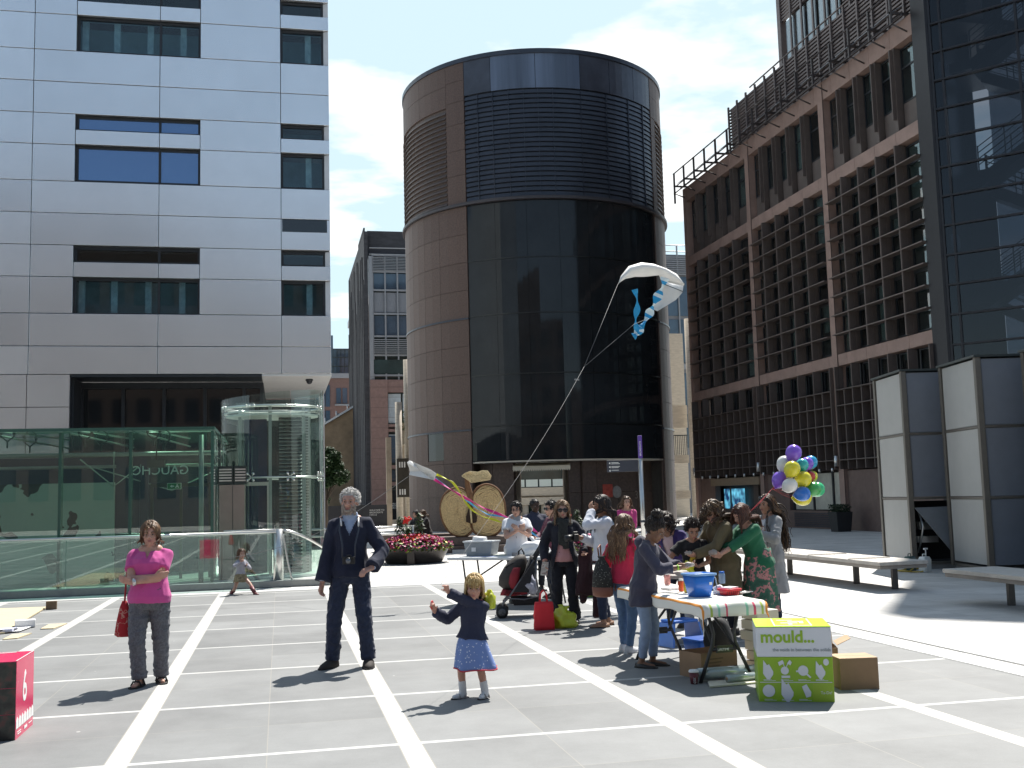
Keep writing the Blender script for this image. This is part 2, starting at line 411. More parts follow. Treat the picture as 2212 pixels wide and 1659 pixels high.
# dark backing, with the window openings left free
bk = MB(); Y0, Y1 = FYL + .10, FYL + .16
ztop, zbot = rz[0], 4.78
def back(x0, x1, z0, z1): bk.box(LX(x0), LX(x1), Y0 + .02, Y1 + .3, LZ(z0), LZ(z1))
back(-30, WL0, zbot, ztop); back(WL1, WR0, zbot, ztop)
edges = [ztop] + [v for q in storeys for v in q] + [zbot]
for j in range(0, len(edges), 2):
    back(WL0, WL1, edges[j + 1], edges[j]); back(WR0, 1.26, edges[j + 1], edges[j])
bk.build("wall", [frame_m], b, w=True)
rvl = MB()
for q in storeys:
    for (zt, zb) in ((q[0], q[1]), (q[2], q[3])):
        rvl = MB(); rvl.prism([(LX(1.15), FYL + .26), (LX(1.15), FYL + .14), (LX(1.27), FYL + .03), (LX(1.27), FYL + .26)], LZ(zb), LZ(zt)); rvl.build("corner_reveal", [reveal_m], b, w=True)
# windows: frame, panes, a shallow lit room behind
def office_window(x0, x1, z0, z1, mull, cols_at=(), dark=False, blue=False):
    X0, X1, Z0, Z1 = LX(x0), LX(x1), LZ(z0), LZ(z1); yf = FYL + .16
    f = MB(); t = .07
    f.box(X0, X1, yf, yf + .1, Z1 - t, Z1); f.box(X0, X1, yf, yf + .1, Z0, Z0 + t)
    for x in [X0] + [LX(m) - t / 2 for m in mull] + [X1 - t]: f.box(x, x + t, yf + .002, yf + .098, Z0 + t, Z1 - t)
    w_ = f.build("window", [frame_m], b, w=True)
    p = MB(); p.box(X0 + t, X1 - t, yf + .05, yf + .06, Z0 + t, Z1 - t); p.build("pane", [sky_pane if blue else pane_blue], w_, w=True)
    if not blue:
        r = MB(); r.box(X0, X1, yf + 1.1, yf + 1.15, Z0 - .1, Z1 + .1); r.box(X0, X1, yf + .15, yf + 1.1, Z0 - .12, Z0 - .02)
        r.box(X0 - .05, X0, yf + .15, yf + 1.1, Z0, Z1); r.box(X1, X1 + .05, yf + .15, yf + 1.1, Z0, Z1)
        r.build("room_lining", [room_dark if dark else room_m], w_, w=True)
        if cols_at:
            c = MB()
            for x in cols_at: c.box(LX(x) - .09, LX(x) + .09, yf + .3, yf + .42, Z0, Z1)
            c.build("interior_columns", [column_m], w_, w=True)
    return w_
for n, q in enumerate(storeys):
    dz = q[3]
    style = 'blue' if abs(dz - 9.52) < .2 else ('dark' if dz < 7 else 'room')
    office_window(WL0, WL1, q[1], q[0], (-2.88,), (), style == 'dark', style == 'blue')
    office_window(WL0, WL1, q[3], q[2], (-2.88,), (-4.7, -3.95, -3.15, -2.35), False, style == 'blue')
    office_window(WR0, 1.15, q[1], q[0], (), (), style == 'dark', False)
    office_window(WR0, 1.15, q[3], q[2], (), (.76,), False, False)
# extra low slot window at the corner
cw = MB(); cw.box(LX(WR0) + .03, LX(1.2), FYL - .004, FYL + .02, LZ(8.38), LZ(8.70)); cw.build("slot_window", [pane_dark], b, w=True)
# return side, roof, soffit and the recessed ground storey
sd_ = MB(); sd_.box(LX(1.24), LX(1.26), FYL + .5, 40.2, LZ(4.8), LZ(rz[0])); sd_.box(LX(-30), LX(1.24), 40.0, 40.2, LZ(4.8), LZ(rz[0])); sd_.box(LX(-30), LX(1.24), FYL + .5, 40.0, LZ(rz[0]) - .3, LZ(rz[0]) - .05)
sd_.build("side_wall", [panel_m], b, w=True)
sf = MB(); sf.box(LX(-.42), LX(1.28), FYL + .01, FYL + 3.6, LZ(4.78) - .06, LZ(4.78) - .005); sf.box(LX(-.42), LX(1.28), FYL + 3.62, 40.2, LZ(4.78) - .06, LZ(4.78) - .005)
sf.build("soffit", [soffit_m], b, w=True)
sf2 = MB(); sf2.box(LX(-4.86), LX(-.43), FYL + .01, 40, LZ(4.78) - .08, LZ(4.78) - .01); sf2.build("entrance_soffit", [frame_m], b, w=True)
gl = MB(); zb = 0
lw = MB()
for i in range(5):
    panel_zs = [LZ(4.78), LZ(4.0), LZ(3.2), LZ(2.4), LZ(1.6), LZ(.8), 0]
lp = MB()
for i in range(6):
    for (x0, x1) in ((-30, -22), (-22, -14), (-14, -9.5), (-9.5, -5.83), (-5.83, -4.87)):
        lp.box(LX(x0) + GAP / 2, LX(x1) - GAP / 2, FYL, FYL + .12, panel_zs[i + 1] + GAP / 2, panel_zs[i] - GAP / 2)
lp.box(LX(-30), LX(-4.87), FYL + .11, FYL + .3, 0, LZ(4.77), 1)
lp.box(LX(-4.87), LX(-4.82), FYL + .3, 34.6, 0, LZ(4.77), 1)
lp.build("lower_panels", [panel_m, frame_m], b, w=True)
YG = FYL + 1.5
gz = MB(); gz.box(LX(-4.82), LX(-.42), YG, YG + .05, 0, LZ(4.7)); gz.build("entrance_glazing", [pane_dark], b, w=True)
ml = MB()
for x in (-4.8, -3.82, -2.84, -1.85, -.88, -.45): ml.box(LX(x) - .05, LX(x) + .05, YG - .12, YG - .002, 0, LZ(4.55))
ml.box(LX(-4.82), LX(-.42), YG - .14, YG - .003, LZ(4.55), LZ(4.7)); ml.build("entrance_mullions", [frame_m], b, w=True)
gv = MB()
for k in range(30): gv.box(LX(-5.05), LX(-4.84), FYL + .33, FYL + .36, .3 + k * .16, .38 + k * .16)
gv.build("side_grille", [frame_m], b, w=True)
bw = MB(); bw.box(LX(-.42), LX(1.2), 40.3, 40.5, 0, LZ(4.7)); bw.box(LX(-.44), LX(-.40), YG + .06, 40.2, 0, LZ(4.7)); bw.build("back_wall", [room_dark], b, w=True)
pst = MB(); pst.box(1.40, 1.58, 39.0, 39.25, 0, LZ(4.7)); pst.build("corner_post", [reveal_m], b, w=True)
# dome security camera under the soffit
p = PX(656, 815, 1.0); cc = Vector((LX(.75), FYL + .9, LZ(4.78) - .06))
cm = MB(); cm.lathe([(.0, 0), (.11, 0), (.12, -.05), (.10, -.06)][::-1], cc, 16); cm.sphere(cc + Vector((0, 0, -.07)), (.095, .095, .09))
cm.build("dome_camera", [frame_m], b, w=True)
# ================================================================ glass pavilion, glass lift, balustrade
green_glass = glass_mat("green_glass", (.78, .87, .83), refl=1.6, haze=.028, hazecol=(.46, .58, .54))
roof_glass = glass_mat("roof_glass", (.58, .74, .66), refl=1.2, haze=.10, hazecol=(.28, .46, .39))
steel_m = mat("stainless_steel", (.62, .62, .60), .28, .95, var=.06, scale=3)
dsteel_m = mat("dark_steel", (.05, .06, .06), .4, .6, var=.1)
edge_m = mat("glass_edge_green", (.04, .10, .08), .2, 0, var=.1)
navy_wall = mat("navy_wall", (.015, .022, .06), .5, var=.2)
PF, PB, PXR, PZ = 22.3, 27.6, -1.32, 3.12
pav = thing("glass_pavilion", "green glass entrance box with steel roof beams and spider fittings", "pavilion", (-4, PF, 0))
xs = [-9.0, -7.4, -5.62, -4.18, -2.88, PXR]
for i in range(len(xs) - 1):
    g_ = MB(); g_.box(xs[i] + .03, xs[i + 1] - .03, PF - .008, PF + .008, .1, PZ - .02); g_.build("front_pane", [green_glass], pav, w=True)
ms = MB()
for x in xs[:-1]: ms.box(x - .028, x + .028, PF + .01, PF + .20, 0, PZ - .04)
ms.box(PXR - .028, PXR + .028, PF - .01, PF + .10, 0, PZ - .04)
ms.build("mullions", [edge_m], pav, w=True)
sg = MB()
for a, c in ((PF + .12, 24.9), (24.95, PB)): sg.box(PXR - .008, PXR + .008, a, c, .1, PZ - .02)
sg.build("side_panes", [green_glass], pav, w=True)
rg = MB()
for i in range(len(xs) - 1): rg.box(xs[i] + .01, xs[i + 1] - .01, PF - .06, PB, PZ, PZ + .02)
rg.build("roof_glass", [roof_glass], pav, w=True)
re_ = MB(); re_.box(xs[0], PXR + .05, PF - .075, PF - .06, PZ - .02, PZ + .04); re_.box(PXR + .03, PXR + .05, PF - .06, PB, PZ - .02, PZ + .04); re_.build("roof_edge", [edge_m], pav, w=True)
bm = MB()
for x in xs[1:-1]: bm.tube([(x + .15, PF + .15, PZ - .05), (x + .75, PB - .5, PZ - .10)], .022, 8)
bm.tube([(xs[0], PB - .9, PZ - .28), (PXR - .1, PB - .9, PZ - .28)], .055, 10); bm.tube([(xs[0], PB - .5, PZ - .55), (PXR - .1, PB - .5, PZ - .55)], .04, 10)
bm.tube([(-1.55, PF + .3, 0), (-1.55, PF + .3, PZ - .1)], .05, 12)
bm.tube([(-4.0, 24.2, PZ - .62), (-2.4, 25.6, 1.95), (-1.5, 25.6, 2.35)], .014, 6); bm.tube([(-4.1, 24.0, PZ - .5), (-3.5, 24.5, 2.05), (-3.0, 24.5, 2.45)], .014, 6); bm.tube([(-3.5, 24.5, 2.05), (-3.5, 24.5, 2.8)], .012, 6)
bm.build("roof_beams", [mat("green_grey_steel", (.30, .34, .32), .4, .5)], pav, w=True)
for x in xs[1:-1]:
    for dx_ in (-.2, .2):
        for yy in (PF + .35, 24.6):
            sp_ = MB(); c = Vector((x + dx_ + .2, yy, PZ - .06))
            for sx in (-1, 1): sp_.tube([c + Vector((0, 0, -.12)), c + Vector((sx * .12, 0, -.02)), c + Vector((sx * .12, 0, .05))], .014, 6); sp_.cyl(c + Vector((sx * .12, 0, .02)), c + Vector((sx * .12, 0, .055)), .03, n=8)
            sp_.tube([c + Vector((0, 0, -.25)), c + Vector((0, 0, -.1))], .018, 6)
            if dx_ > 0: sp_.build("spider_fitting", [dsteel_m], pav, w=True)
# interior: cow-hide wall, navy wall, door frame, floor
hide = bpy.data.materials.new("hide_pattern_wall"); hide.use_nodes = True; t = hide.node_tree; bb = t.nodes["Principled BSDF"]; bb.inputs["Roughness"].default_value = .7
c_ = t.nodes.new("ShaderNodeTexCoord"); n_ = t.nodes.new("ShaderNodeTexNoise"); n_.inputs["Scale"].default_value = 2.1; n_.inputs["Detail"].default_value = 2.5; t.links.new(c_.outputs["Object"], n_.inputs["Vector"])
r_ = t.nodes.new("ShaderNodeValToRGB"); r_.color_ramp.interpolation = 'CONSTANT'; r_.color_ramp.elements[0].color = (.42, .47, .42, 1); r_.color_ramp.elements[1].position = .60; r_.color_ramp.elements[1].color = (.01, .012, .012, 1)
t.links.new(n_.outputs["Fac"], r_.inputs[0]); t.links.new(r_.outputs[0], bb.inputs["Base Color"])
w1 = MB(); w1.box(-7.5, -3.55, 25.0, 25.1, 0, 2.15); w1.build("hide_wall", [hide], pav, w=True)
w2 = MB(); w2.box(-3.55, -3.05, 25.2, 25.3, 0, 2.55); w2.box(-9, PXR, PB, PB + .1, 0, PZ - .3); w2.box(-3.0, -2.85, 25.0, 25.1, 0, 2.6); w2.build("navy_wall", [navy_wall], pav, w=True)
dr = MB(); dr.box(-2.8, -1.5, 25.0, 25.08, 2.02, 2.10); dr.box(-2.8, -2.74, 25.0, 25.08, 0, 2.02); dr.box(-1.56, -1.5, 25.0, 25.08, 0, 2.02); dr.box(-2.18, -2.12, 25.02, 25.06, 0, 2.02); dr.build("door_frame", [dsteel_m], pav, w=True)
dg = MB(); dg.box(-2.8, -1.5, 25.03, 25.04, 2.12, 2.72); dg.build("sign_glass", [green_glass], pav, w=True)
letter_m = mat("frosted_letters", (.80, .86, .83), .6, var=.05)
M = Matrix.Translation((-1.98, 24.98, 2.30)) @ Matrix.Rotation(pi / 2, 4, 'X') @ Matrix.Scale(-1, 4, (1, 0, 0))
sgn = text("sign_lettering", "GAUCHO", .285, letter_m, pav, Matrix.Translation(-Vector(pav.location)) @ M, ext=.004)
ex = MB(); ex.box(-2.42, -2.12, 24.72, 24.76, 1.96, 2.10, 1); ex.box(-2.41, -2.13, 24.71, 24.719, 1.97, 2.09, 0)
ex_green = mat("exit_sign_green", (.02, .22, .08), .5, var=.05); ex_white = mat("exit_sign_white", (.75, .8, .76), .5, var=0)
exo = ex.build("exit_sign", [ex_green, ex_white], pav, w=True)
ar = MB(); ar.prism([(-2.36, 0), (-2.31, .035), (-2.31, .012), (-2.27, .012), (-2.27, -.012), (-2.31, -.012), (-2.31, -.035)], 0, .003); ar.sphere((-2.205, .03, 0), (.013, .013, .003)); ar.prism([(-2.225, .015), (-2.185, .015), (-2.165, -.045), (-2.18, -.045), (-2.203, -.01), (-2.235, -.045), (-2.25, -.04)], 0, .003)
me_ = ar.mesh("exit_symbol", [ex_white]); me_.transform(Matrix.Translation((0, 24.707, 2.03)) @ Matrix.Rotation(pi / 2, 4, 'X')); me_.transform(world_of(exo).inverted() if False else Matrix.Translation(-Vector(pav.location)))
eo = bpy.data.objects.new("exit_symbol", me_); COL.objects.link(eo); eo.parent = exo
dvc = MB(); dvc.box(-2.75, -2.4, 23.9, 24.2, 2.42, 2.58); dvc.tube([(-2.57, 24, 2.58), (-2.57, 24, 3.0)], .015); dvc.build("ceiling_heater", [dsteel_m], pav, w=True)

# red poster leaning inside the pavilion glass
# ---------------------------------------------------------------- steel kiosk between pavilion and lift
kio = thing("steel_kiosk", "narrow brushed steel cabinet with louvres between pavilion and glass lift", "cabinet", (-1.0, 24.0, 0))
kb = MB(); kb.box(-1.28, -.72, 23.9, 24.3, 0, 2.02); kb.build("cabinet_body", [mat("brushed_bronze_steel", (.30, .25, .23), .35, .8, var=.12, scale=1.5)], kio, w=True, bevel=.01)
kf = MB(); kf.box(-1.30, -.98, 23.88, 24.32, 2.03, 2.42); kf.box(-.96, -.70, 23.88, 24.32, 2.03, 2.42)
for k in range(5): kf.box(-1.27, -1.01, 23.862, 23.879, 2.09 + k * .06, 2.12 + k * .06, 1); kf.box(-.94, -.72, 23.862, 23.879, 2.09 + k * .06, 2.12 + k * .06, 1)
kf.build("louvre_head", [dsteel_m, steel_m], kio, w=True)
ks = MB(); ks.box(-.995, -.985, 23.885, 23.899, .05, 2.0); ks.build("door_seam", [dsteel_m], kio, w=True)

# ---------------------------------------------------------------- glass lift
LC = Vector((-.15, 24.75, 0)); LRX, LRY = 1.13, 1.0
lift = thing("glass_lift", "round green glass lift enclosure with steel rings and louvred shaft", "lift", LC)
def ell(a, z, kx=1.0): return (LC.x + LRX * kx * cos(a), LC.y + LRY * kx * sin(a), z)
N = 8
for i in range(N):
    a0, a1 = 2 * pi * i / N + .35, 2 * pi * (i + 1) / N + .35
    for z0, z1 in ((.06, 2.16), (2.2, 4.0)):
        g_ = MB(); n = 8
        pts = [ell(a0 + .012 + (a1 - a0 - .024) * k / n, 0) for k in range(n + 1)]
        top = [z1 + (.0 if z1 < 3 else .10 * (p[0] - LC.x)) for p in pts]
        rings = []
        vv = [(p[0], p[1], z0) for p in pts] + [(p[0], p[1], tz) for p, tz in zip(pts, top)]
        g_.add(vv, [(k, k + 1, n + 2 + k, n + 1 + k) for k in range(n)], 0, True)
        g_.build("curved_pane", [green_glass], lift, w=True)
rn = MB()
for z, r in ((2.16, .022), (3.72, .028), (3.60, .018)):
    pts = [ell(2 * pi * k / 40, z, .93) for k in range(41)]; rn.tube(pts, r, 8)
for i in range(N):
    a = 2 * pi * i / N + .35; c = Vector(ell(a, 2.17, .93)); o = Vector((cos(a), sin(a), 0)); s_ = Vector((-sin(a), cos(a), 0))
    for sg_ in (-1, 1):
        for dz in (-.07, .07): rn.tube([c, c + o * .055 + s_ * .07 * sg_ + Vector((0, 0, dz))], .012, 6); rn.cyl(c + o * .05 + s_ * .07 * sg_ + Vector((0, 0, dz)), c + o * .085 + s_ * .07 * sg_ + Vector((0, 0, dz)), .028, n=8)
    c = Vector(ell(a, 3.72, .93))
    for sg_ in (-1, 1): rn.tube([c, c + o * .06 + s_ * .09 * sg_], .012, 6); rn.sphere(c + o * .07 + s_ * .09 * sg_, .03, seg=8, rings=6)
rn.build("ring_beams", [steel_m], lift, w=True)
ps = MB()
for x, y in ((-.86, 24.55), (-.2, 23.9), (.52, 24.3), (.66, 24.75), (-.86, 25.2)): ps.box(x - .035, x + .035, y - .035, y + .035, 0, 3.7)
ps.build("shaft_posts", [mat("green_grey_steel", (.33, .38, .36), .4, .5)], lift, w=True)
lv = MB(); lv.box(-.02, .5, 24.72, 24.8, 0, 3.62, 1)
for k in range(44): lv.obox((.24, 24.68, .1 + k * .08), (.5, .06, .012), R3(0, .7))
lv.build("louvre_panel", [mat("louvre_grey", (.30, .33, .32), .4, .5), dsteel_m], lift, w=True)
ld = MB(); ld.box(-.78, -.28, 24.9, 24.95, 0, 3.5); ld.build("lift_door", [navy_wall], lift, w=True)
lh = MB(); lh.box(-.8, -.24, 24.82, 24.88, 2.0, 2.08); lh.box(-.8, -.76, 24.82, 24.88, 0, 2.0); lh.box(-.28, -.24, 24.82, 24.88, 0, 2.0); lh.build("door_frame", [steel_m], lift, w=True)
rk = MB(); rk.box(.56, .64, 24.5, 24.53, 0, 3.55)
rk.build("guide_rail", [mat("rail_grey", (.38, .42, .40), .4, .5)], lift, w=True)
hs = MB()
for k in range(55): hs.box(.575, .595, 24.48, 24.499, .08 + k * .063, .11 + k * .063); hs.box(.607, .627, 24.48, 24.499, .08 + k * .063, .11 + k * .063)
hs.build("rail_slots", [dsteel_m], lift, w=True)
fb = MB(); fb.loft([[ell(2 * pi * k / 40, z, kx) for k in range(40)] for z, kx in ((.008, 1.10), (.06, 1.10), (.06, 1.04))], 0, True, False); fb.build("floor_ring", [mat("pale_green_sill", (.55, .63, .58), .5)], lift, w=True)
ct = MB(); ct.loft([[ell(2 * pi * k / 40, z, .90) for k in range(40)] for z in (3.52, 3.56)], 0, True, False); ct.build("ceiling_disc", [mat("white_ceiling", (.7, .74, .7), .5)], lift, w=True)

# ---------------------------------------------------------------- balustrade
BY = 21.3
bal = thing("glass_balustrade", "frameless glass balustrade with steel top rail in front of the pavilion", "balustrade", (-2.5, BY, 0))
bx = [-8.0, -6.62, -5.25, -3.86, -2.47, -1.08, -.16]
bal_glass = glass_mat("balustrade_glass", (.80, .90, .87), refl=1.9, haze=.008, hazecol=(.35, .6, .5))
for i in range(len(bx) - 1):
    g_ = MB(); g_.box(bx[i] + .008, bx[i + 1] - .008, BY - .009, BY + .009, .13, 1.03); g_.build("glass_panel", [bal_glass], bal, w=True)
tr_ = MB(); tr_.tube([(bx[0], BY, 1.05), (-.07, BY, 1.05)], .026, 10); tr_.tube([(-1.05, BY + .05, 1.09), (.02, BY + .05, 1.09)], .016, 8); tr_.build("top_rail", [steel_m], bal, w=True)
kb_ = MB(); kb_.box(bx[0], .95, BY - .10, BY + .10, .004, .13)
kb_.build("base_channel", [mat("base_channel_grey", (.26, .27, .26), .5, .4)], bal, w=True, bevel=.01)
po = MB(); po.cyl((-.03, BY + .12, 0), (-.03, BY + .12, 1.1), .095, n=24); po.build("corner_post", [steel_m], bal, w=True)
# curved end with a falling handrail
n = 14; arc = [(.06 + 1.0 * k / n, BY + .1 + 1.1 * (k / n) ** 2.2, 1.07 - .55 * (k / n) ** 1.5) for k in range(n + 1)]
hr = MB(); hr.tube(arc, .026, 10)
lo_ = [(.06 + .20 * sin(pi / 2 * k / 8), BY + .06, 1.0 - .95 * (k / 8)) for k in range(9)]
hr.tube([(.06 + .17 * (1 - cos(pi / 2 * k / 10)), BY + .02, 1.0 - .9 * sin(pi / 2 * k / 10) ** 1.0 * (k / 10)) for k in range(11)], .018, 8)
hr.build("curved_handrail", [steel_m], bal, w=True)
cg = MB(); vv = [(p[0], p[1], .13) for p in arc] + [(p[0], p[1], p[2] - .02) for p in arc]
cg.add(vv, [(k, k + 1, n + 2 + k, n + 1 + k) for k in range(n)], 0, True); cg.build("curved_glass", [bal_glass], bal, w=True)

# far handrail behind the lift
fr_ = thing("handrail", "low twin-tube steel handrail on the pale paving behind the lift", "handrail", (2.2, 31.5, 0))
f_ = MB(); 
for z in (.62, .82): f_.tube([(.6, 31.5, z), (4.0, 31.5, z)], .03, 8)
f_.build("rails", [steel_m], fr_, w=True)
for x in (.8, 2.3, 3.8):
    f_ = MB(); f_.cyl((x, 31.5, 0), (x, 31.5, .85), .03, n=10); f_.build("post", [steel_m], fr_, w=True)
# ================================================================ round granite and dark glass tower
TC = Vector((13.65, 55.72, 0)); TR = 7.037
_cm = Vector((-TC.x, -TC.y, 0)).normalized(); _rr = Vector((TC.y, -TC.x, 0)).normalized()
def TP(a, z, r=TR):
    a = radians(a); return TC + (_cm * cos(a) + _rr * sin(a)) * r + Vector((0, 0, z))
def shell(mb, a0, a1, z0, z1, r, th=.06, mi=0, step=4.0, tilt=0.0, smooth=True):
    n = max(1, int(abs(a1 - a0) / step)); vv = []
    for k in range(n + 1):
        a = a0 + (a1 - a0) * k / n
        vv += [TP(a, z0, r + tilt), TP(a, z1, r), TP(a, z1, r - th), TP(a, z0, r - th)]
    ff = []; 
    for k in range(n):
        o = 4 * k
        ff += [(o, o + 4, o + 5, o + 1), (o + 1, o + 5, o + 6, o + 2), (o + 2, o + 6, o + 7, o + 3), (o + 3, o + 7, o + 4, o)]
    ff += [(0, 1, 2, 3), (4 * n + 3, 4 * n + 2, 4 * n + 1, 4 * n)]
    mb.add(vv, ff, mi, False)
granite = mat("brown_granite", (.098, .064, .052), .55, var=.30, scale=14, bump=.08, bscale=90, spec=.4)
granite_dk = mat("dark_granite", (.095, .067, .055), .5, var=.3, scale=9)
black_m = mat("black_louvre", (.040, .047, .064), .35, .2, var=.2, scale=1)
black_void = mat("black_void", (.006, .006, .007), .9, var=0)
tower_glass = mat("tower_black_glass", (.020, .023, .026), .04, 0, var=.4, scale=.25, spec=.32)
top_glass = mat("tower_top_reflection", (.105, .135, .195), .24, 0, var=.5, scale=.6, spec=.4, stretch=(1, 1, .05))  # lighter middle panels of the top band: reflection put into the base colour
cream = mat("cream_soffit", (.60, .55, .46), .6, var=.08)
tw = thing("round_tower", "round brown granite and black glass tower with curved louvre bands", "building", TC)
GA, GB = -28.0, 61.4                           # dark zone between these angles
def panels(mb, a_list, z_list, r, gap_a=.06, gap_z=.008):
    for i in range(len(a_list) - 1):
        for k in range(len(z_list) - 1): shell(mb, a_list[i] + gap_a, a_list[i + 1] - gap_a, z_list[k] + gap_z, z_list[k + 1] - gap_z, r)
core = MB(); shell(core, GA, GB, 15.8, 23.1, TR - .16, .1, 2); shell(core, GA, GB, 3.25, 15.8, TR - .30, .1); shell(core, GB, 360 + GA, 3.25, 23.1, TR - .09, .1, 1); shell(core, GB, 168, 0, 3.25, TR - .09, .1, 1); shell(core, 192, 360 + GA, 0, 3.25, TR - .09, .1, 1)
core.build("core_wall", [black_void, granite_dk, mat("louvre_backing", (.022, .026, .034), .6, var=.1)], tw, w=True)
gp = MB(); zl = [0, 1.65, 3.25, 4.82, 6.17, 7.52, 8.88, 10.23, 11.63, 13.0, 14.4, 15.80]
la = [-100, -88, -75.5, -64, -52.8, -42.4, GA]
grng = random.Random(6)
for k in range(len(zl) - 1):
    for i in range(len(la) - 1):
        if i == 4 and abs(zl[k] - 3.25) < .01:
            continue
        shell(gp, la[i] + .06, la[i + 1] - .06, zl[k] + .008, zl[k + 1] - .008, TR, .06, grng.choice((0, 0, 1, 2)))
shell(gp, -52.7, -42.5, 3.26, 3.42, TR)
ra = [GB, 70, 80, 92, 104]
panels(gp, [-37.2, GA], [15.98, 17.4, 18.66, 20.0, 21.15, 22.2, 23.1], TR); panels(gp, [-100, -75.5, -55, -37.2], [20.98, 22.1, 23.1], TR)
granite3 = [granite, mat("brown_granite_light", (.106, .070, .057), .55, var=.30, scale=14, bump=.08, bscale=90, spec=.4), mat("brown_granite_dark", (.090, .058, .047), .55, var=.30, scale=14, bump=.08, bscale=90, spec=.4)]
gp.build("granite_cladding", granite3, tw, w=True)
gp = MB(); panels(gp, ra, zl, TR); panels(gp, ra, [20.98, 22.1, 23.1], TR); panels(gp, [GB, 66], [15.98, 17.4, 18.66, 20.0, 20.96], TR); gp.build("granite_cladding", granite3, tw, w=True)
wn_ = MB(); shell(wn_, -52.6, -42.6, 3.44, 4.79, TR - .03); wn_.build("window", [pane_dark], tw, w=True)
lv = MB()
for k in range(20): shell(lv, -100, -37.4, 16.02 + k * .245, 16.02 + k * .245 + .15, TR - .04, .04, 0, tilt=.07)
lv_m = mat("brown_louvre", (.085, .062, .055), .45, .3, var=.2); lv.build("granite_louvres", [lv_m], tw, w=True); lv = MB()
for k in range(20): shell(lv, 66.2, 104, 16.02 + k * .245, 16.02 + k * .245 + .15, TR - .04, .04, 0, tilt=.07)
lv.build("granite_louvres", [lv_m], tw, w=True)
dl = MB()
for k in range(22): shell(dl, GA + .2, GB - .2, 16.0 + k * .243, 16.0 + k * .243 + .185, TR - .05, .03, 0, tilt=.035)
dl.build("black_louvres", [black_m], tw, w=True)
dlp = MB()
for a in (-22, -15.5, -9, -3, 3, 8.9, 20.4, 32, 44, 54): shell(dlp, a - .12, a + .12, 15.95, 21.3, TR + .01, .10, 0)
dlp.build("louvre_posts", [black_m], tw, w=True)
tg_ = MB()
for a0, a1, m_ in ((GA, -16.2, 0), (-16.1, 2, 1), (2.1, 20.3, 1), (20.4, 34, 0), (34.1, 48, 0), (48.1, GB, 0)): shell(tg_, a0 + .05, a1 - .05, 21.36, 23.1, TR - .02, .05, m_, 3)
tg_.build("top_panels", [mat("tower_top_dark", (.05, .056, .075), .25, 0, var=.4, scale=.5, spec=.5), top_glass], tw, w=True)
tr2 = MB(); shell(tr2, 34, GB, 15.95, 21.3, TR + .02, .03)
gl_ = MB(); av = [GA, -15.8, -3, 9.9, 22, 33.8, 47, GB]; zv = [3.3, 4.95, 7.40, 10.3, 13.0, 15.78]
for i in range(len(av) - 1):
    for k in range(len(zv) - 1): shell(gl_, av[i] + .05, av[i + 1] - .05, zv[k] + .02, zv[k + 1] - .02, TR - .06, .04, 0, 2.0)
gl_.build("glazing", [tower_glass], tw, w=True)
gb_ = MB()
for z in zv[1:-1]: shell(gb_, GA, GB, z - .03, z + .03, TR - .03, .05)
gb_.build("transoms", [mat("transom_grey", (.018, .02, .02), .3, .3, var=.1)], tw, w=True)
lg = MB(); shell(lg, -104, 104, 15.81, 15.95, TR + .14, .2); lg.build("ledge", [mat("ledge_metal", (.06, .055, .06), .5, .3, var=.1)], tw, w=True)
lg2 = MB(); shell(lg2, -104, GA, 10.19, 10.27, TR + .05, .1); shell(lg2, -104, GA, 4.78, 4.86, TR + .05, .1); shell(lg2, GB, 104, 10.19, 10.27, TR + .05, .1); shell(lg2, GB, 104, 4.78, 4.86, TR + .05, .1)
lg2.build("string_course", [black_m], tw, w=True)
cp = MB(); shell(cp, 0, 360, 23.1, 23.32, TR + .05, .5); cp.lathe([(TR - .3, 0), (TR - .3, .05)], (TC.x, TC.y, 23.05), 60); cp.build("coping", [black_m], tw, w=True)
# entrance under the glass: soffit, piers, passage through the building
so = MB(); n = 24; pts = [TP(GA + (GB - GA) * k / n, 0, TR - .08) for k in range(n + 1)] + [TP(GB, 0, 3.0), TP(GA, 0, 3.0)]
so.prism([(p.x, p.y) for p in pts], 3.22, 3.29); so.build("soffit", [cream], tw, w=True)
pr_ = MB(); RP = TR - .75
for a0, a1 in ((GA, -22), (-22, -12.2), (12.2, 18), (18, 24.8), (24.8, 36), (36, 48), (48, GB)):
    pr_ = MB()
    for z0, z1 in ((0, 1.7), (1.72, 3.2)): shell(pr_, a0 + .1, a1 - .1, z0, z1, RP if a0 != 12.2 else RP - .25, .5)
    pr_.build("entrance_pier", [granite_dk], tw, w=True)
ps_ = MB()
for sx in (-1, 1):
    a = TP(12.2 * sx, 0, RP - .5); d = -_cm * 11.5; q = _rr * .15 * sx
    ps_.prism([(p.x, p.y) for p in (a, a + q, a + q + d, a + d)], 0, 3.2)
ps_.build("passage_walls", [mat("passage_stone", (.30, .23, .16), .6, var=.15)], tw, w=True)
aw = MB(); n = 26
for k in range(n):
    t0 = -1.36 + 2.72 * k / n; t1 = -1.36 + 2.72 * (k + 1) / n; o = TC + _cm * (TR - .45); tm = (t0 + t1) / 2
    P_ = lambda t, z, dd=0: o + _rr * t + Vector((0, 0, z)) + _cm * dd
    aw.add([P_(t0, 3.02), P_(t0, 2.86), P_(t0 * .75 + t1 * .25, 2.80), P_(tm, 2.775), P_(t0 * .25 + t1 * .75, 2.80), P_(t1, 2.86), P_(t1, 3.02)], [(0, 1, 2, 3, 4, 5, 6)])
aw.add([o + _rr * -1.36 + Vector((0, 0, 3.02)), o + _rr * 1.36 + Vector((0, 0, 3.02)), o + _rr * 1.36 - _cm * 1.2 + Vector((0, 0, 3.2)), o + _rr * -1.36 - _cm * 1.2 + Vector((0, 0, 3.2))], [(0, 1, 2, 3)])
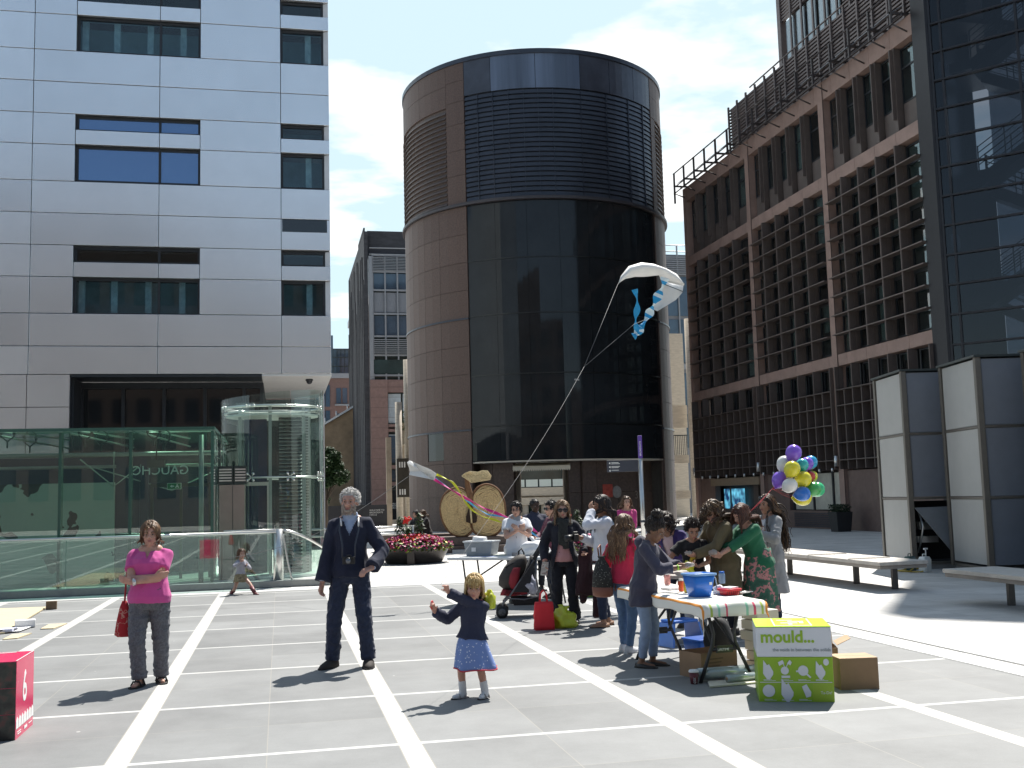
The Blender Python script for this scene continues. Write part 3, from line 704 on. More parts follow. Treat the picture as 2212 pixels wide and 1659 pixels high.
aw.build("awning", [mat("cream_awning", (.72, .66, .52), .8, var=.05)], tw, w=True)
# house number and poster on the pier wall
def wall_frame(a, z, r=None): 
    r = RP + .01 if r is None else r; p = TP(a, z, r) - TC; nrm = (_cm * cos(radians(a)) + _rr * sin(radians(a))); x = Vector((0, 0, 1)).cross(nrm)
    return frame(p, x, (0, 0, 1))
text("house_number", "3", .55, mat("number_bronze", (.30, .25, .2), .4, .5), tw, wall_frame(46, 1.35), ext=.01)
pq = MB(); pq.box(-.28, .28, 0, .62, 0, .01); me_ = pq.mesh("poster", [mat("poster_red", (.40, .07, .05), .5, var=.4, scale=5)]); me_.transform(wall_frame(30, 1.45)); o = bpy.data.objects.new("poster", me_); COL.objects.link(o); o.parent = tw
pq = MB(); pq.sphere((0, .3, 0), (.28, .3, .02)); me_ = pq.mesh("poster", [mat("poster_grey", (.25, .24, .23), .5, var=.3, scale=5)]); me_.transform(wall_frame(35, 1.4)); o = bpy.data.objects.new("poster", me_); COL.objects.link(o); o.parent = tw

# ================================================================ travertine colonnade behind the tower
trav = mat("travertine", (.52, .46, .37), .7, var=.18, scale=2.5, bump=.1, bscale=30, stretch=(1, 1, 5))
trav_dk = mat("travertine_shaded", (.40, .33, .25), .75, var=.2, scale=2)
rnd_glass = mat("colonnade_glass", (.03, .05, .05), .06, 0, var=.5, scale=.5)
cl = thing("colonnade_building", "pale travertine colonnade with balcony rail behind the round tower", "building", (18, 80, 0))
c_ = MB(); c_.box(12, 27, 80, 80.4, 1.62, 2.25); c_.box(12, 27, 79.6, 80.2, .95, 1.5, 0); c_.build("balcony_band", [trav], cl, w=True)
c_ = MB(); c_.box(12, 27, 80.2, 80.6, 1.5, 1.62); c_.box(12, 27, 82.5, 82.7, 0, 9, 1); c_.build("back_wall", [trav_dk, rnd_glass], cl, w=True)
for k in range(5):
    c_ = MB(); x0 = 17.3 + k * 1.05; c_.box(x0, x0 + .92, 80.0, 80.03, 2.32, 2.86); c_.build("balcony_panel", [mat("frosted_balcony_glass", (.62, .70, .66), .3, var=.05)], cl, w=True)
for k in range(7):
    c_ = MB(); c_.cyl((15.2 + k * 1.5, 79.9, 0), (15.2 + k * 1.5, 79.9, 1.0), .26, n=20); c_.build("column", [trav], cl, w=True)
c_ = MB()
for k in range(40):
    x = 15 + k * .23; c_.box(x, x + .12, 82.3, 82.4, .05, .9)
c_.build("shopfront_greenery", [mat("shop_greenery", (.03, .07, .03), .6, var=.9, scale=3)], cl, w=True)  # upright strips in a mottled dark green
# left group of columns with the dark banner box
cl2 = thing("colonnade_wing", "travertine columns with a dark banner box left of the round tower", "building", (7.5, 66, 0))
for x, y, zt in ((7.18, 66.0, 7.6), (7.78, 66.4, 10.3), (8.2, 67, 10.3), (8.7, 68, 10.3)):
    c_ = MB(); c_.cyl((x, y, 0), (x, y, zt), .21, n=24); c_.build("column", [trav], cl2, w=True)
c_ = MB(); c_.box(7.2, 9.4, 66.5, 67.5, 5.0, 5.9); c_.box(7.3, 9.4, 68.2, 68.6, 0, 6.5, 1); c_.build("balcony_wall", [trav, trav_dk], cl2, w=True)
c_ = MB(); c_.box(6.98, 8.3, 65.4, 65.78, 1.75, 4.1); c_.build("banner_box", [mat("banner_brown_black", (.035, .03, .022), .5, var=.3, scale=3)], cl2, w=True)
bs = MB()
for k in range(3):
    for z in (1.9, 3.55): bs.box(7.1 + k * .15, 7.18 + k * .15, 65.37, 65.398, z, z + .34)
bs.build("banner_bars", [mat("white_bars", (.75, .75, .72), .5, var=0)], cl2, w=True)
c_ = MB(); c_.box(6.2, 9.5, 64.9, 65.0, .15, .42); c_.build("low_wall", [trav], cl2, w=True)
pl_m = mat("distant_foliage", (.05, .08, .025), .8, var=.5, scale=4)
rng = random.Random(5); c_ = MB()
for k in range(260):
    x, y, z = rng.uniform(7.25, 7.7), rng.uniform(66.3, 66.7), 5.9 + rng.random() ** 2 * 1.2; s_ = rng.uniform(.05, .12)
    c_.obox((x, y, z), (s_, s_ * .4, .01), R3(rng.uniform(0, 6), rng.uniform(-1, 1), rng.uniform(-1, 1)))
c_.build("balcony_plants", [pl_m], cl2, w=True)
# right group between the tower and the brown building
cl3 = thing("colonnade_end", "travertine column and balconies in the gap right of the round tower", "building", (25, 64, 0))
c_ = MB(); c_.cyl((24.95, 62, 0), (24.95, 62, 12.3), .36, n=24); c_.build("column", [trav], cl3, w=True)
c_ = MB(); c_.box(22.0, 24.9, 63, 64, 5.6, 7.0); c_.box(22.0, 24.9, 63, 64, 3.4, 3.9); c_.box(22, 26, 66, 66.4, 0, 12); c_.box(22.0, 24.9, 63, 64, 1.2, 1.7); c_.build("balcony_wall", [trav], cl3, w=True)
c_ = MB()
for k in range(24): c_.box(22.05 + k * .12, 22.08 + k * .12, 63.1, 63.13, 3.9, 5.1)
c_.box(22, 24.9, 63.08, 63.15, 5.1, 5.16); c_.build("railing", [dsteel_m], cl3, w=True)
c_ = MB(); c_.box(22.1, 24.6, 65.9, 65.98, 1.8, 3.2); c_.box(22.1, 24.6, 65.9, 65.98, 7.6, 11.5); c_.build("dark_glazing", [rnd_glass], cl3, w=True)
c_ = MB(); c_.cyl((24.75, 61.5, 2.4), (24.75, 61.5, 2.9), .12, n=12); c_.build("wall_lamp", [steel_m], cl3, w=True)

# ================================================================ buildings behind
slate = mat("dark_party_wall", (.045, .045, .05), .8, var=.35, scale=1.2, bump=.3, bscale=6, stretch=(1, 1, 3))
pink_granite = mat("pink_granite", (.22, .135, .115), .6, var=.15, scale=4)
white_met = mat("white_metal_grid", (.27, .28, .295), .4, .2, var=.06)
blue_glass = mat("blue_grey_glass", (.045, .075, .11), .06, 0, var=.5, scale=.35, spec=.8)
pale_blind = mat("pale_blind", (.42, .47, .50), .6, var=.15, scale=2)
sb = thing("office_building", "dark sided office with white metal upper floors over pink granite", "building", (10, 86, 0))
c_ = MB(); c_.box(6.6, 6.9, 84.0, 103.5, 0, 22.9); c_.box(6.6, 7.5, 103, 103.5, 0, 21.9); c_.box(6.58, 6.7, 84.05, 90, 22.9, 23.2)
rng = random.Random(3)
for k in range(46):
    y = 84.2 + k * .42; c_.box(6.50 + rng.random() * .06, 6.62, y, y + .24, 0, 14 + rng.random() * 8.5)
c_.build("party_wall", [slate], sb, w=True)
c_ = MB(); c_.box(6.92, 14, 84.6, 85, 20.9, 23.1); c_.build("roof_screen", [slate], sb, w=True)
c_ = MB()
for z in (11.3, 12.9, 14.4, 16.2, 18.1, 19.6, 20.9): c_.box(7.2, 14, 84.0, 84.14, z, z + .14)
for k in range(7): c_.box(7.2 + k * .98, 7.32 + k * .98, 83.98, 84.12, 11.0, 20.9)
for k in range(9): c_.box(7.2, 14, 83.9, 83.95, 19.75 + k * .125, 19.80 + k * .125); 
for k in range(8): c_.box(7.3, 14, 83.85, 83.9, 13.1 + k * .15, 13.16 + k * .15)
c_.box(6.95, 7.25, 83.9, 84.3, 10.5, 20.9)
for z in (21.0, 21.5): c_.tube([(7.0, 83.7, z), (14, 83.7, z)], .04)
c_.build("metal_grid", [white_met], sb, w=True)
for k in range(6):
    x0 = 7.35 + k * .98
    for z0, z1 in ((18.25, 19.55), (14.55, 16.15)):
        c_ = MB(); c_.box(x0, x0 + .84, 84.2, 84.25, z0, z1); w_ = c_.build("window", [blue_glass], sb, w=True)
    c_ = MB(); c_.box(x0, x0 + .84, 84.15, 84.2, 16.4, 18.0); c_.build("spandrel", [mat("grey_spandrel", (.20, .21, .23), .5, var=.05)], sb, w=True)
c_ = MB(); c_.box(6.95, 14, 84.3, 84.5, 0, 21); c_.box(7.25, 14, 83.97, 84.0, 11.5, 12.6); c_.build("dark_backing", [rnd_glass], sb, w=True)
c_ = MB(); c_.box(6.95, 8.3, 83.7, 84.2, 0, 11.0); 
for z0, z1 in ((10.0, 11.0), (7.1, 7.5), (6.9, 7.3), (4.0, 4.3), (2.7, 3.0)): c_.box(8.3, 14, 83.8, 84.2, z0, z1)
c_.build("granite_frame", [pink_granite], sb, w=True, bevel=.02)
c_ = MB()
for k in range(14): c_.box(6.95, 14, 83.69, 83.70, .8 + k * .8, .82 + k * .8)
c_.build("granite_joints", [granite_dk], sb, w=True)
for k in range(4):
    for z0, z1, m_ in ((7.6, 9.9, pale_blind), (4.5, 6.6, blue_glass), (5.9, 6.7, pale_blind), (3.1, 3.9, blue_glass), (.4, 2.5, rnd_glass)):
        x0 = 8.35 + k * 1.15; c_ = MB(); c_.box(x0, x0 + 1.0, 84.0 + (0.05 if m_ is pale_blind else 0), 84.1, z0, z1); c_.build("window", [m_], sb, w=True)
c_ = MB(); c_.box(8.3, 11, 83.6, 83.7, .1, 2.3); c_.build("shop_board", [black_void], sb, w=True)
c_ = None
text("board_lettering", "WELCOME TO\nBROADGATE\nCIRCLE", .16, mat("white_bars", (.75, .75, .72)), sb, Matrix.Translation(Vector((8.4, 83.59, 1.25)) - sb.location) @ Matrix.Rotation(pi / 2, 4, 'X'), ext=.004)

brick = mat("red_brown_stone", (.17, .105, .09), .7, var=.15, scale=3)
fb_ = thing("apartment_building", "distant pink brick block with blue glass bays and roof terrace", "building", (6, 142, 0))
c_ = MB(); c_.box(-6, 9.2, 140, 152, 0, 17.5); c_.build("wall", [brick], fb_, w=True)
for k in range(8):
    for j in range(5):
        x0 = 4.3 + k * .62; c_ = MB()
        if k in (0, 1, 2): c_.box(4.6 + k * .62, 5.15 + k * .62, 139.9, 140.0, .6 + j * 3.3, 3.4 + j * 3.3)
        elif k in (5, 6): c_.box(7.2 + (k - 5) * .8, 7.8 + (k - 5) * .8, 139.9, 139.98, 1.0 + j * 3.3, 3.0 + j * 3.3)
        else: continue
        c_.build("window", [blue_glass], fb_, w=True)
c_ = MB(); c_.box(-6, 9.3, 139.6, 140.2, 17.5, 18.1); c_.box(7.0, 9.3, 139.5, 140.1, 13.9, 14.1); c_.build("cornice", [white_met], fb_, w=True)
c_ = MB(); c_.box(-6, 9.0, 141.5, 150, 18.1, 21.6); c_.box(-4, 7.0, 143, 148, 21.6, 23.6); c_.build("glass_storey", [blue_glass], fb_, w=True)
c_ = MB()
for k in range(10): c_.box(4.4 + k * .5, 4.46 + k * .5, 141.4, 141.5, 18.1, 21.6)
for z in (19.2, 20.4, 21.5): c_.box(-6, 9.0, 141.38, 141.48, z, z + .1)
c_.build("storey_grid", [dsteel_m], fb_, w=True)
bk2 = thing("brick_building", "brick block with cornice peeping out left of the dark sided office", "building", (9, 118, 0))
c_ = MB(); c_.box(8.35, 12, 118, 130, 0, 22.5); c_.build("wall", [brick], bk2, w=True)
c_ = MB(); c_.box(8.15, 12, 117.8, 130.2, 22.5, 23.2); c_.box(8.25, 12, 117.9, 130.1, 19.4, 19.7); c_.build("cornice", [white_met], bk2, w=True)
for k in range(3):
    c_ = MB(); c_.box(8.3, 8.36, 119 + k * 3.5, 121 + k * 3.5, 19.9, 22.2); c_.build("window", [rnd_glass], bk2, w=True)

shed = thing("glazed_shed", "beige gabled hall with a sloping glazed roof beyond the tree", "building", (5, 98, 0))
c_ = MB(); z0 = 0
prof = [(3.2, 0), (6.9, 0), (6.9, 10.2), (3.2, 8.0)]
c_.add([(x, 98, z) for x, z in prof] + [(x, 112, z) for x, z in prof], [(0, 1, 2, 3), (7, 6, 5, 4), (0, 3, 7, 4), (1, 5, 6, 2)]); c_.build("gable_wall", [mat("beige_render", (.26, .19, .12), .8, var=.35, scale=.6)], shed, w=True)
c_ = MB(); c_.add([(2.9, 97.7, 7.85), (7.1, 97.7, 10.35), (7.1, 112, 10.35), (2.9, 112, 7.85), (2.9, 97.7, 8.05), (7.1, 97.7, 10.55), (7.1, 112, 10.55), (2.9, 112, 8.05)], [(0, 3, 2, 1), (4, 5, 6, 7), (0, 1, 5, 4), (1, 2, 6, 5), (2, 3, 7, 6), (3, 0, 4, 7)])
for k in range(5): c_.cyl((3.0 + k * 1.0, 97.5, 8.05 + k * .6), (3.0 + k * 1.0, 97.5, 8.5 + k * .6), .05)
c_.build("roof", [mat("pale_glazed_roof", (.62, .66, .68), .25, .3, var=.1)], shed, w=True)
hd = thing("hoarding", "long low dark hoarding below the tree beyond the plaza", "hoarding", (4, 62, 0))
c_ = MB(); c_.box(2.0, 6.2, 62, 62.1, 0, 1.35); c_.box(6.0, 6.3, 61.95, 62.2, 0, 5.2, 1); c_.build("boards", [mat("charcoal_board", (.03, .03, .035), .6, var=.2), trav_dk], hd, w=True)
text("board_lettering", "WELCOME TO\nBROADGATE\nCIRCLE", .13, mat("white_bars", (.75, .75, .72)), hd, Matrix.Translation(Vector((5.0, 61.98, 1.0)) - hd.location) @ Matrix.Rotation(pi / 2, 4, 'X'), ext=.004)

# gap right of the tower
gbld = thing("office_building", "distant office with blue glazing and white louvres right of the tower", "building", (31, 78, 0))
c_ = MB(); c_.box(26, 36, 78.2, 84, 0, 20.2); c_.build("wall", [mat("grey_spandrel", (.20, .21, .23))], gbld, w=True)
for k in range(8):
    for z0, z1 in ((15.3, 18.4), (11.6, 15.0), (8.2, 10.8), (5.0, 7.6)):
        c_ = MB(); c_.box(26.2 + k * 1.1, 27.2 + k * 1.1, 78.08, 78.2, z0, z1); c_.build("window", [blue_glass], gbld, w=True)
c_ = MB()
for k in range(9): c_.box(26, 36, 77.9, 78.0, 18.55 + k * .17, 18.62 + k * .17)
for z in (20.4, 20.9): c_.tube([(26, 78, z), (36, 78, z)], .04)
for k in range(9): c_.box(26.1 + k * 1.1, 26.2 + k * 1.1, 77.95, 78.05, 4.8, 20.9)
c_.box(26, 36, 77.9, 78.1, 11.1, 11.5); c_.build("metal_grid", [white_met], gbld, w=True)

# ---------------------------------------------------------------- trees
leaf_m = mat("tree_leaves", (.030, .062, .018), .6, var=.55, scale=3)
bark_m = mat("bark", (.08, .06, .045), .9, var=.3, scale=8)
def tree(name, label, base, h, cr, n, seed, trunk_r=.14, group=None, zs=1.2, s0=.10):
    rng = random.Random(seed); t = thing(name, label, "tree", base, 0, group)
    tk = MB(); top = Vector((rng.uniform(-.2, .2), rng.uniform(-.2, .2), h * .62)); tk.tube([(0, 0, 0), (.03, 0, h * .3), top], [trunk_r, trunk_r * .75, trunk_r * .4], 8)
    cl_ = []
    for k in range(26):
        a = rng.uniform(0, 2 * pi); e = rng.uniform(-1.1, 1.3); r = cr * rng.uniform(.25, .85)
        c = Vector((cos(a) * cos(e) * r, sin(a) * cos(e) * r, h - cr * zs + sin(e) * r * zs)); cl_.append((c, cr * rng.uniform(.22, .46)))
        tk.tube([Vector((0, 0, h * rng.uniform(.3, .5))), (c + Vector((0, 0, h * .35))) * .5, c], [trunk_r * .4, trunk_r * .2, .01], 5)
    tk.build("trunk", [bark_m], t)
    lf = MB()
    for k in range(n):
        c, r = rng.choice(cl_); d = Vector((rng.gauss(0, 1), rng.gauss(0, 1), rng.gauss(0, 1))).normalized() * r * rng.random() ** .4
        p = c + d; s_ = s0 * rng.uniform(.7, 1.4); R = R3(rng.uniform(0, 6.3), rng.uniform(-1, 1), rng.uniform(-1, 1)); x, y = R @ Vector((s_, 0, 0)), R @ Vector((0, s_ * .55, 0))
        lf.add([tuple(p - x), tuple(p - y * .9), tuple(p + x), tuple(p + y * .9)], [(0, 1, 2, 3)])
    lf.build("crown", [leaf_m], t); return t
tree("plane_tree", "dark green tree between the glass lift and the dark office", (2.45, 60, 0), 5.0, 1.3, 15000, 11, .14, zs=1.6, s0=.08)
# office block across the square behind the viewpoint: it shows in the dark glass and the metal cladding
ob_ = thing("office_building", "dark brown flat roofed office mirrored in the black glass of the round tower", "building", (0, -42, 0))
c_ = MB(); c_.box(-70, 26, -58, -42, 0, 25); c_.box(-40, -8, -60, -44, 25, 33); c_.box(32, 60, -58, -42, 0, 16); c_.build("wall", [mat("dark_brown_brick", (.055, .040, .034), .8, var=.2, scale=.5)], ob_, w=True)
c_ = MB()
for k in range(40):
    for j in range(6): c_.box(-69 + k * 2.3, -67.6 + k * 2.3, -42, -41.95, 2.2 + j * 3.8, 4.6 + j * 3.8)
c_.build("window_glazing", [pane_dark], ob_, w=True)
# ================================================================ brown granite office with egg-crate facade (right)
BX = 21.0; YN, YF = 31.0, 52.0
rbg = mat("red_brown_granite", (.15, .102, .087), .6, var=.18, scale=3, bump=.05)
band_m = mat("band_granite", (.30, .205, .172), .6, var=.16, scale=2)
fin_m = mat("dark_brown_fin", (.096, .076, .068), .55, var=.15, scale=2)
br = thing("office_building", "brown granite office with egg-crate sun screens and roof trellis", "building", (26, 41, 0))
PIL = [31.0, 37.35, 44.25, 51.85]
for z0, z1 in ((16.76, 17.5), (13.30, 13.78), (6.24, 6.68)):
    y = YN; bn = MB()
    while y < YF - .05:
        y1 = min(y + 1.37, YF); bn.box(BX - .10, BX + .3, y + .006, y1 - .006, z0, z1); y = y1
    bn.build("floor_band", [band_m], br, w=True, bevel=.01)
pl = MB()
for y in PIL[1:3]: pl.box(BX - .12, BX + .25, y - .20, y + .20, 0, 17.5)
pl.box(BX - .12, BX + .25, 51.75, 52.1, 0, 17.5); pl.build("pilasters", [band_m], br, w=True)
dpipe = MB()
for y in PIL[1:3]: dpipe.box(BX - .135, BX - .125, y - .23, y - .21, 0, 17.4)
dpipe.build("rain_slot", [black_void], br, w=True)
bw = MB(); bw.box(BX + .62, BX + .8, YN, YF, 0, 17.5); bw.box(BX + .3, 26, 51.9, 52.1, 0, 17.5); bw.box(BX + .3, 26, YN, 51.9, 17.3, 17.5); bw.build("inner_wall", [mat("brown_black_wall", (.05, .042, .04), .6, var=.3)], br, w=True)
# columns of the screens
ys = []
for b0, b1 in ((PIL[0], PIL[1]), (PIL[1], PIL[2]), (PIL[2], PIL[3])):
    n = 5; a0, a1 = b0 + (.2 if b0 > 31.5 else .05), b1 - .2
    ys.append([a0 + (a1 - a0) * k / n for k in range(n + 1)])
shade = [mat("blind_a", (.20, .22, .21), .6, var=.2, scale=1.5), mat("blind_b", (.11, .12, .12), .6, var=.2, scale=1.5), mat("blind_c", (.32, .35, .34), .6, var=.15, scale=1.5)]
fin_v = MB()
for yy in ys:
    for y in yy[1:-1]:
        fin_v.box(BX - .09, BX + .15, y - .10, y + .10, 13.80, 16.74); fin_v.box(BX - .22, BX - .095, y - .03, y + .03, 14.2, 16.7)
        fin_v.box(BX - .24, BX - .005, y - .04, y + .04, 6.7, 13.28); fin_v.box(BX, BX + .15, y - .06, y + .06, 6.7, 13.28)
fv = fin_v.build("vertical_fins", [fin_m], br, w=True)
lip = MB()
for yy in ys:
    for y in yy[1:-1]: lip.box(BX - .262, BX - .241, y - .02, y + .02, 6.7, 13.28)
for k in range(1, 9):
    z = 6.68 + k * (13.30 - 6.68) / 9
    for b0, b1 in ((YN, 37.15), (37.55, 44.05), (44.45, 51.75)): lip.box(BX - .285, BX - .267, b0, b1, z - .02, z + .02)
lip.build("screen_edges", [mat("screen_edge_light", (.15, .12, .108), .5, var=.1)], br, w=True)
fin_h = MB()
for k in range(1, 9):
    z = 6.68 + k * (13.30 - 6.68) / 9
    for b0, b1 in ((YN, 37.15), (37.55, 44.05), (44.45, 51.75)): fin_h.box(BX - .266, BX + .05, b0, b1, z - .022, z + .022)
fin_h.build("horizontal_fins", [fin_m], br, w=True)
# windows
rng = random.Random(21)
nw = 0
def rb_window(y0, y1, z0, z1, split=None):
    f = MB(); x = BX + .16; t = .05
    f.box(x, x + .06, y0, y1, z0, z0 + t); f.box(x, x + .06, y0, y1, z1 - t, z1); f.box(x, x + .06, y0, y0 + t, z0 + t, z1 - t); f.box(x, x + .06, y1 - t, y1, z0 + t, z1 - t)
    if split: f.box(x, x + .06, y0 + t, y1 - t, split - .03, split + .03)
    w_ = f.build("window", [frame_m], br, w=True)
    p = MB(); p.box(x + .025, x + .032, y0 + t, y1 - t, z0 + t, z1 - t); p.build("pane", [pane_rb], w_, w=True)
    q = rng.random()
    if q < .75:
        dz = (z1 - z0) * rng.choice((1, 1, .55, .35)); bl = MB(); bl.box(x + .09, x + .10, y0 + .06, y1 - .06 - (rng.random() * .3 if rng.random() < .4 else 0), z1 - dz + .05, z1 - .05); bl.build("blind", [rng.choice(shade)], w_, w=True)
pane_rb = glass_mat("office_glass", (.62, .70, .70), refl=1.6)
for yy in ys:
    for k in range(5):
        y0, y1 = yy[k] + .07, yy[k + 1] - .07
        rb_window(y0, y1, 14.75, 16.7, 16.0)
        for r in range(3):
            z0 = 6.72 + r * 2.207; rb_window(y0, y1, z0 + .05, z0 + 2.1, z0 + 1.45)
        rb_window(y0, y1, 5.35, 6.2)
for yy in ys:
    sp = MB()
    for k in range(5): sp.box(BX + .14, BX + .2, yy[k] + .14, yy[k + 1] - .14, 13.8, 14.72)
    sp.build("spandrels", [fin_m], br, w=True)
lt = MB()
for bi, (b0, b1) in enumerate(((YN, 37.15), (37.55, 44.05), (44.45, 51.75))):
    n = 10
    for k in range(n + 1):
        y = b0 + (b1 - b0) * k / n; lt.box(BX - .28, BX + .06, y - .028, y + .028, 2.3, 6.2 if k % 2 == 0 else 5.3)
    for z in (2.65, 3.3, 4.0, 4.7, 5.3): lt.box(BX - .30, BX + .02, b0, b1, z - .02, z + .02)
lt.build("lower_lattice", [fin_m], br, w=True)
lw = MB(); lw.box(BX + .1, BX + .3, YN, YF, 2.3, 5.3); lw.build("lattice_wall", [mat("maroon_wall", (.06, .035, .03), .6, var=.2)], br, w=True)
hd_ = MB()
for k in range(14): hd_.cyl((BX - .3, 37.7 + k * 1.0, 2.22), (BX - .3, 37.7 + k * 1.0, 2.36), .05, n=8)
hd_.box(BX - .2, BX + .3, 44.45, 49.9, 1.85, 2.2, 1); hd_.build("canopy", [steel_m, mat("canopy_tan", (.24, .18, .12), .6, var=.1)], br, w=True)
gf = MB(); gf.box(BX + .02, BX + .3, 49.9, 51.75, 0, 2.25); gf.build("base_wall", [rbg], br, w=True); gf = MB(); gf.box(BX + .02, BX + .3, 42.0, 44.05, 0, 2.25); gf.box(BX + .02, BX + .3, 37.55, 42.0, 0, .72); gf.build("base_wall", [rbg], br, w=True); gf = MB(); gf.box(BX, BX + .3, YN, 37.15, 0, 2.25); gf.build("base_wall", [rbg], br, w=True)
vg = MB()
for k in range(8): vg.box(BX - .01, BX + .015, 38.6, 41.6, .08 + k * .072, .12 + k * .072)
vg.build("vent_grille", [black_m], br, w=True)
for y0, y1 in ((37.7, 38.5), (38.6, 40.1), (40.2, 41.8)):
    c_ = MB(); c_.box(BX + .2, BX + .25, y0, y1, .76, 2.2); c_.build("ground_window", [mat("cream_blind", (.46, .45, .38), .6, var=.2, scale=2)], br, w=True)  # blinds are pale by their own colour
c_ = MB()
for y in (37.6, 38.55, 40.15, 41.9): c_.box(BX + .14, BX + .2, y - .05, y + .05, .72, 2.25)
c_.build("ground_mullions", [frame_m], br, w=True)
em = bpy.data.materials.new("shop_screen_glow"); em.use_nodes = True; t = em.node_tree; bb = t.nodes["Principled BSDF"]
bb.inputs["Base Color"].default_value = (.02, .05, .1, 1); c0 = t.nodes.new("ShaderNodeTexCoord"); n0 = t.nodes.new("ShaderNodeTexNoise"); n0.inputs["Scale"].default_value = 2.2; t.links.new(c0.outputs["Object"], n0.inputs["Vector"])
r0 = t.nodes.new("ShaderNodeValToRGB"); r0.color_ramp.elements[0].position = .4; r0.color_ramp.elements[0].color = (.005, .02, .08, 1); r0.color_ramp.elements[1].position = .66; r0.color_ramp.elements[1].color = (.15, .55, .75, 1); t.links.new(n0.outputs["Fac"], r0.inputs[0]); t.links.new(r0.outputs[0], bb.inputs["Emission Color"]); bb.inputs["Emission Strength"].default_value = .7
for y0, y1 in ((47.4, 48.7), (48.8, 49.7)):
    c_ = MB(); c_.box(BX + .4, BX + .45, y0, y1, .75, 1.7); c_.build("lit_screen", [em], br, w=True)
c_ = MB(); c_.box(BX + .3, BX + .39, 44.4, 49.9, 0, .7); c_.box(BX + .3, BX + .39, 45.6, 46.1, .7, 1.85); c_.box(BX + .3, BX + .36, 48.72, 48.78, .7, 1.8); c_.build("shopfront", [fin_m], br, w=True)
for y in (44.35, 37.5, 51.9):
    c_ = MB(); c_.cyl((BX - .22, y, 2.42), (BX - .22, y, 2.82), .09, n=14); c_.build("wall_lamp", [steel_m], br, w=True)
# roof trellis
tm = mat("trellis_steel", (.075, .065, .065), .45, .4, var=.1)
tl = MB(); n = 15
for k in range(n + 1):
    y = YF - .2 - (YF - .2 - YN - .3) * k / n
    tl.box(BX - .72, BX - .64, y - .04, y + .04, 17.15 if k else 16.65, 18.28); tl.box(BX - .72, BX + .2, y - .035, y + .035, 17.54, 17.62)
    tl.tube([(BX - .68, y, 17.2), (BX - .05, y, 16.95)], .03, 6)
for x, z, r in ((BX - .68, 18.26, .035), (BX - .68, 17.2, .03), (BX - .3, 17.5, .05), (BX - .5, 17.66, .03)): tl.tube([(x, YN + .2, z), (x, YF - .1, z)], r, 6)
tl.build("roof_trellis", [tm], br, w=True)
for k in range(n):
    y1 = YF - .3 - (YF - .2 - YN - .3) * k / n; c_ = MB(); c_.add([(BX - .62, y1 - .15, 17.64), (BX - .1, y1 - .15, 17.95), (BX - .1, y1 - 1.15, 17.95), (BX - .62, y1 - 1.15, 17.64), (BX - .62, y1 - .15, 17.66), (BX - .1, y1 - .15, 17.97), (BX - .1, y1 - 1.15, 17.97), (BX - .62, y1 - 1.15, 17.66)], [(0, 1, 2, 3), (7, 6, 5, 4), (0, 4, 5, 1), (1, 5, 6, 2), (2, 6, 7, 3), (3, 7, 4, 0)])
    c_.build("trellis_panel", [mat("grey_trellis_panel", (.36, .37, .40), .4, .2, var=.1)], br, w=True)
# plant screens and the taller block set back on the roof
lvm = mat("roof_louvre", (.16, .13, .125), .5, .3, var=.15)
pk = MB()
for k in range(22): z = 17.7 + k * .165; pk.box(22.9, 23.06, 31, 50.2, z, z + .085)
for k in range(19): pk.box(22.82, 22.9, 31.1 + k * 1.06, 31.2 + k * 1.06, 17.5, 21.4)
for k in range(22): z = 17.7 + k * .165; pk.box(22.9, 28, 50.1, 50.2, z, z + .085)
pk.tube([(23, 31, 21.6), (23, 47.9, 21.6)], .04)
pk.build("louvre_screen", [lvm], br, w=True)
c_ = MB(); c_.box(23.4, 26, 33, 49.8, 17.5, 21.2); c_.build("plant_room", [mat("brown_black_wall", (.03, .024, .022))], br, w=True)
ub = MB(); ub.box(24.4, 27, 34, 45.8, 21.2, 30.2); ub.build("roof_block", [mat("brown_black_wall", (.03, .024, .022))], br, w=True)
ul = MB()
for k in range(54): z = 21.3 + k * .165; ul.box(24.0, 24.15, 31, 46.4, z, z + .085) if not (22.0 < z < 24.2) else ul.box(24.0, 24.15, 31, 40.5, z, z + .085)
for k in range(15): ul.box(23.93, 24.0, 31.3 + k * 1.06, 31.42 + k * 1.06, 21.2, 30.2)
ul.box(23.95, 24.3, 46.2, 46.5, 21.2, 30.2)
ul.build("louvre_screen", [lvm], br, w=True)
for k in range(5):
    y = 45.9 - k * 1.06; c_ = MB(); c_.box(24.1, 24.16, y - .75, y, 22.1, 24.15); c_.build("roof_window", [mat("bright_glass", (.35, .42, .46), .04, 0, var=.1, spec=1.0)], br, w=True)

# ================================================================ glazed stair tower at the chamfered corner
st = thing("stair_tower", "dark glazed stair tower with zigzag stairs at the corner of the brown office", "building", (24, 27, 0))
D1 = Vector((.66, -.75, 0)).normalized(); N1 = Vector((D1.y, -D1.x, 0)); N1 = N1 if N1.x < 0 else -N1       # facade direction, outward normal
O1 = Vector((21.0, 30.2, 0)); ZT = 34.4
def SP(t, z, d=0): return O1 + D1 * t + N1 * d + Vector((0, 0, z))
dark_fr = mat("stair_dark_frame", (.022, .022, .026), .4, .4, var=.15)
def sbox(mb, t0, t1, z0, z1, d0, d1, mi=0):
    vv = [SP(t, z, d) for z in (z0, z1) for (t, d) in ((t0, d0), (t1, d0), (t1, d1), (t0, d1))]
    mb.add([tuple(v) for v in vv], [(0, 3, 2, 1), (4, 5, 6, 7), (0, 1, 5, 4), (1, 2, 6, 5), (2, 3, 7, 6), (3, 0, 4, 7)], mi)
c_ = MB(); c_.box(20.86, 21.5, 30.22, 30.98, 0, ZT); c_.build("corner_column", [dark_fr], st, w=True)
stg = glass_mat("smoked_glass", (.36, .39, .43), refl=.8)
fr2 = MB()
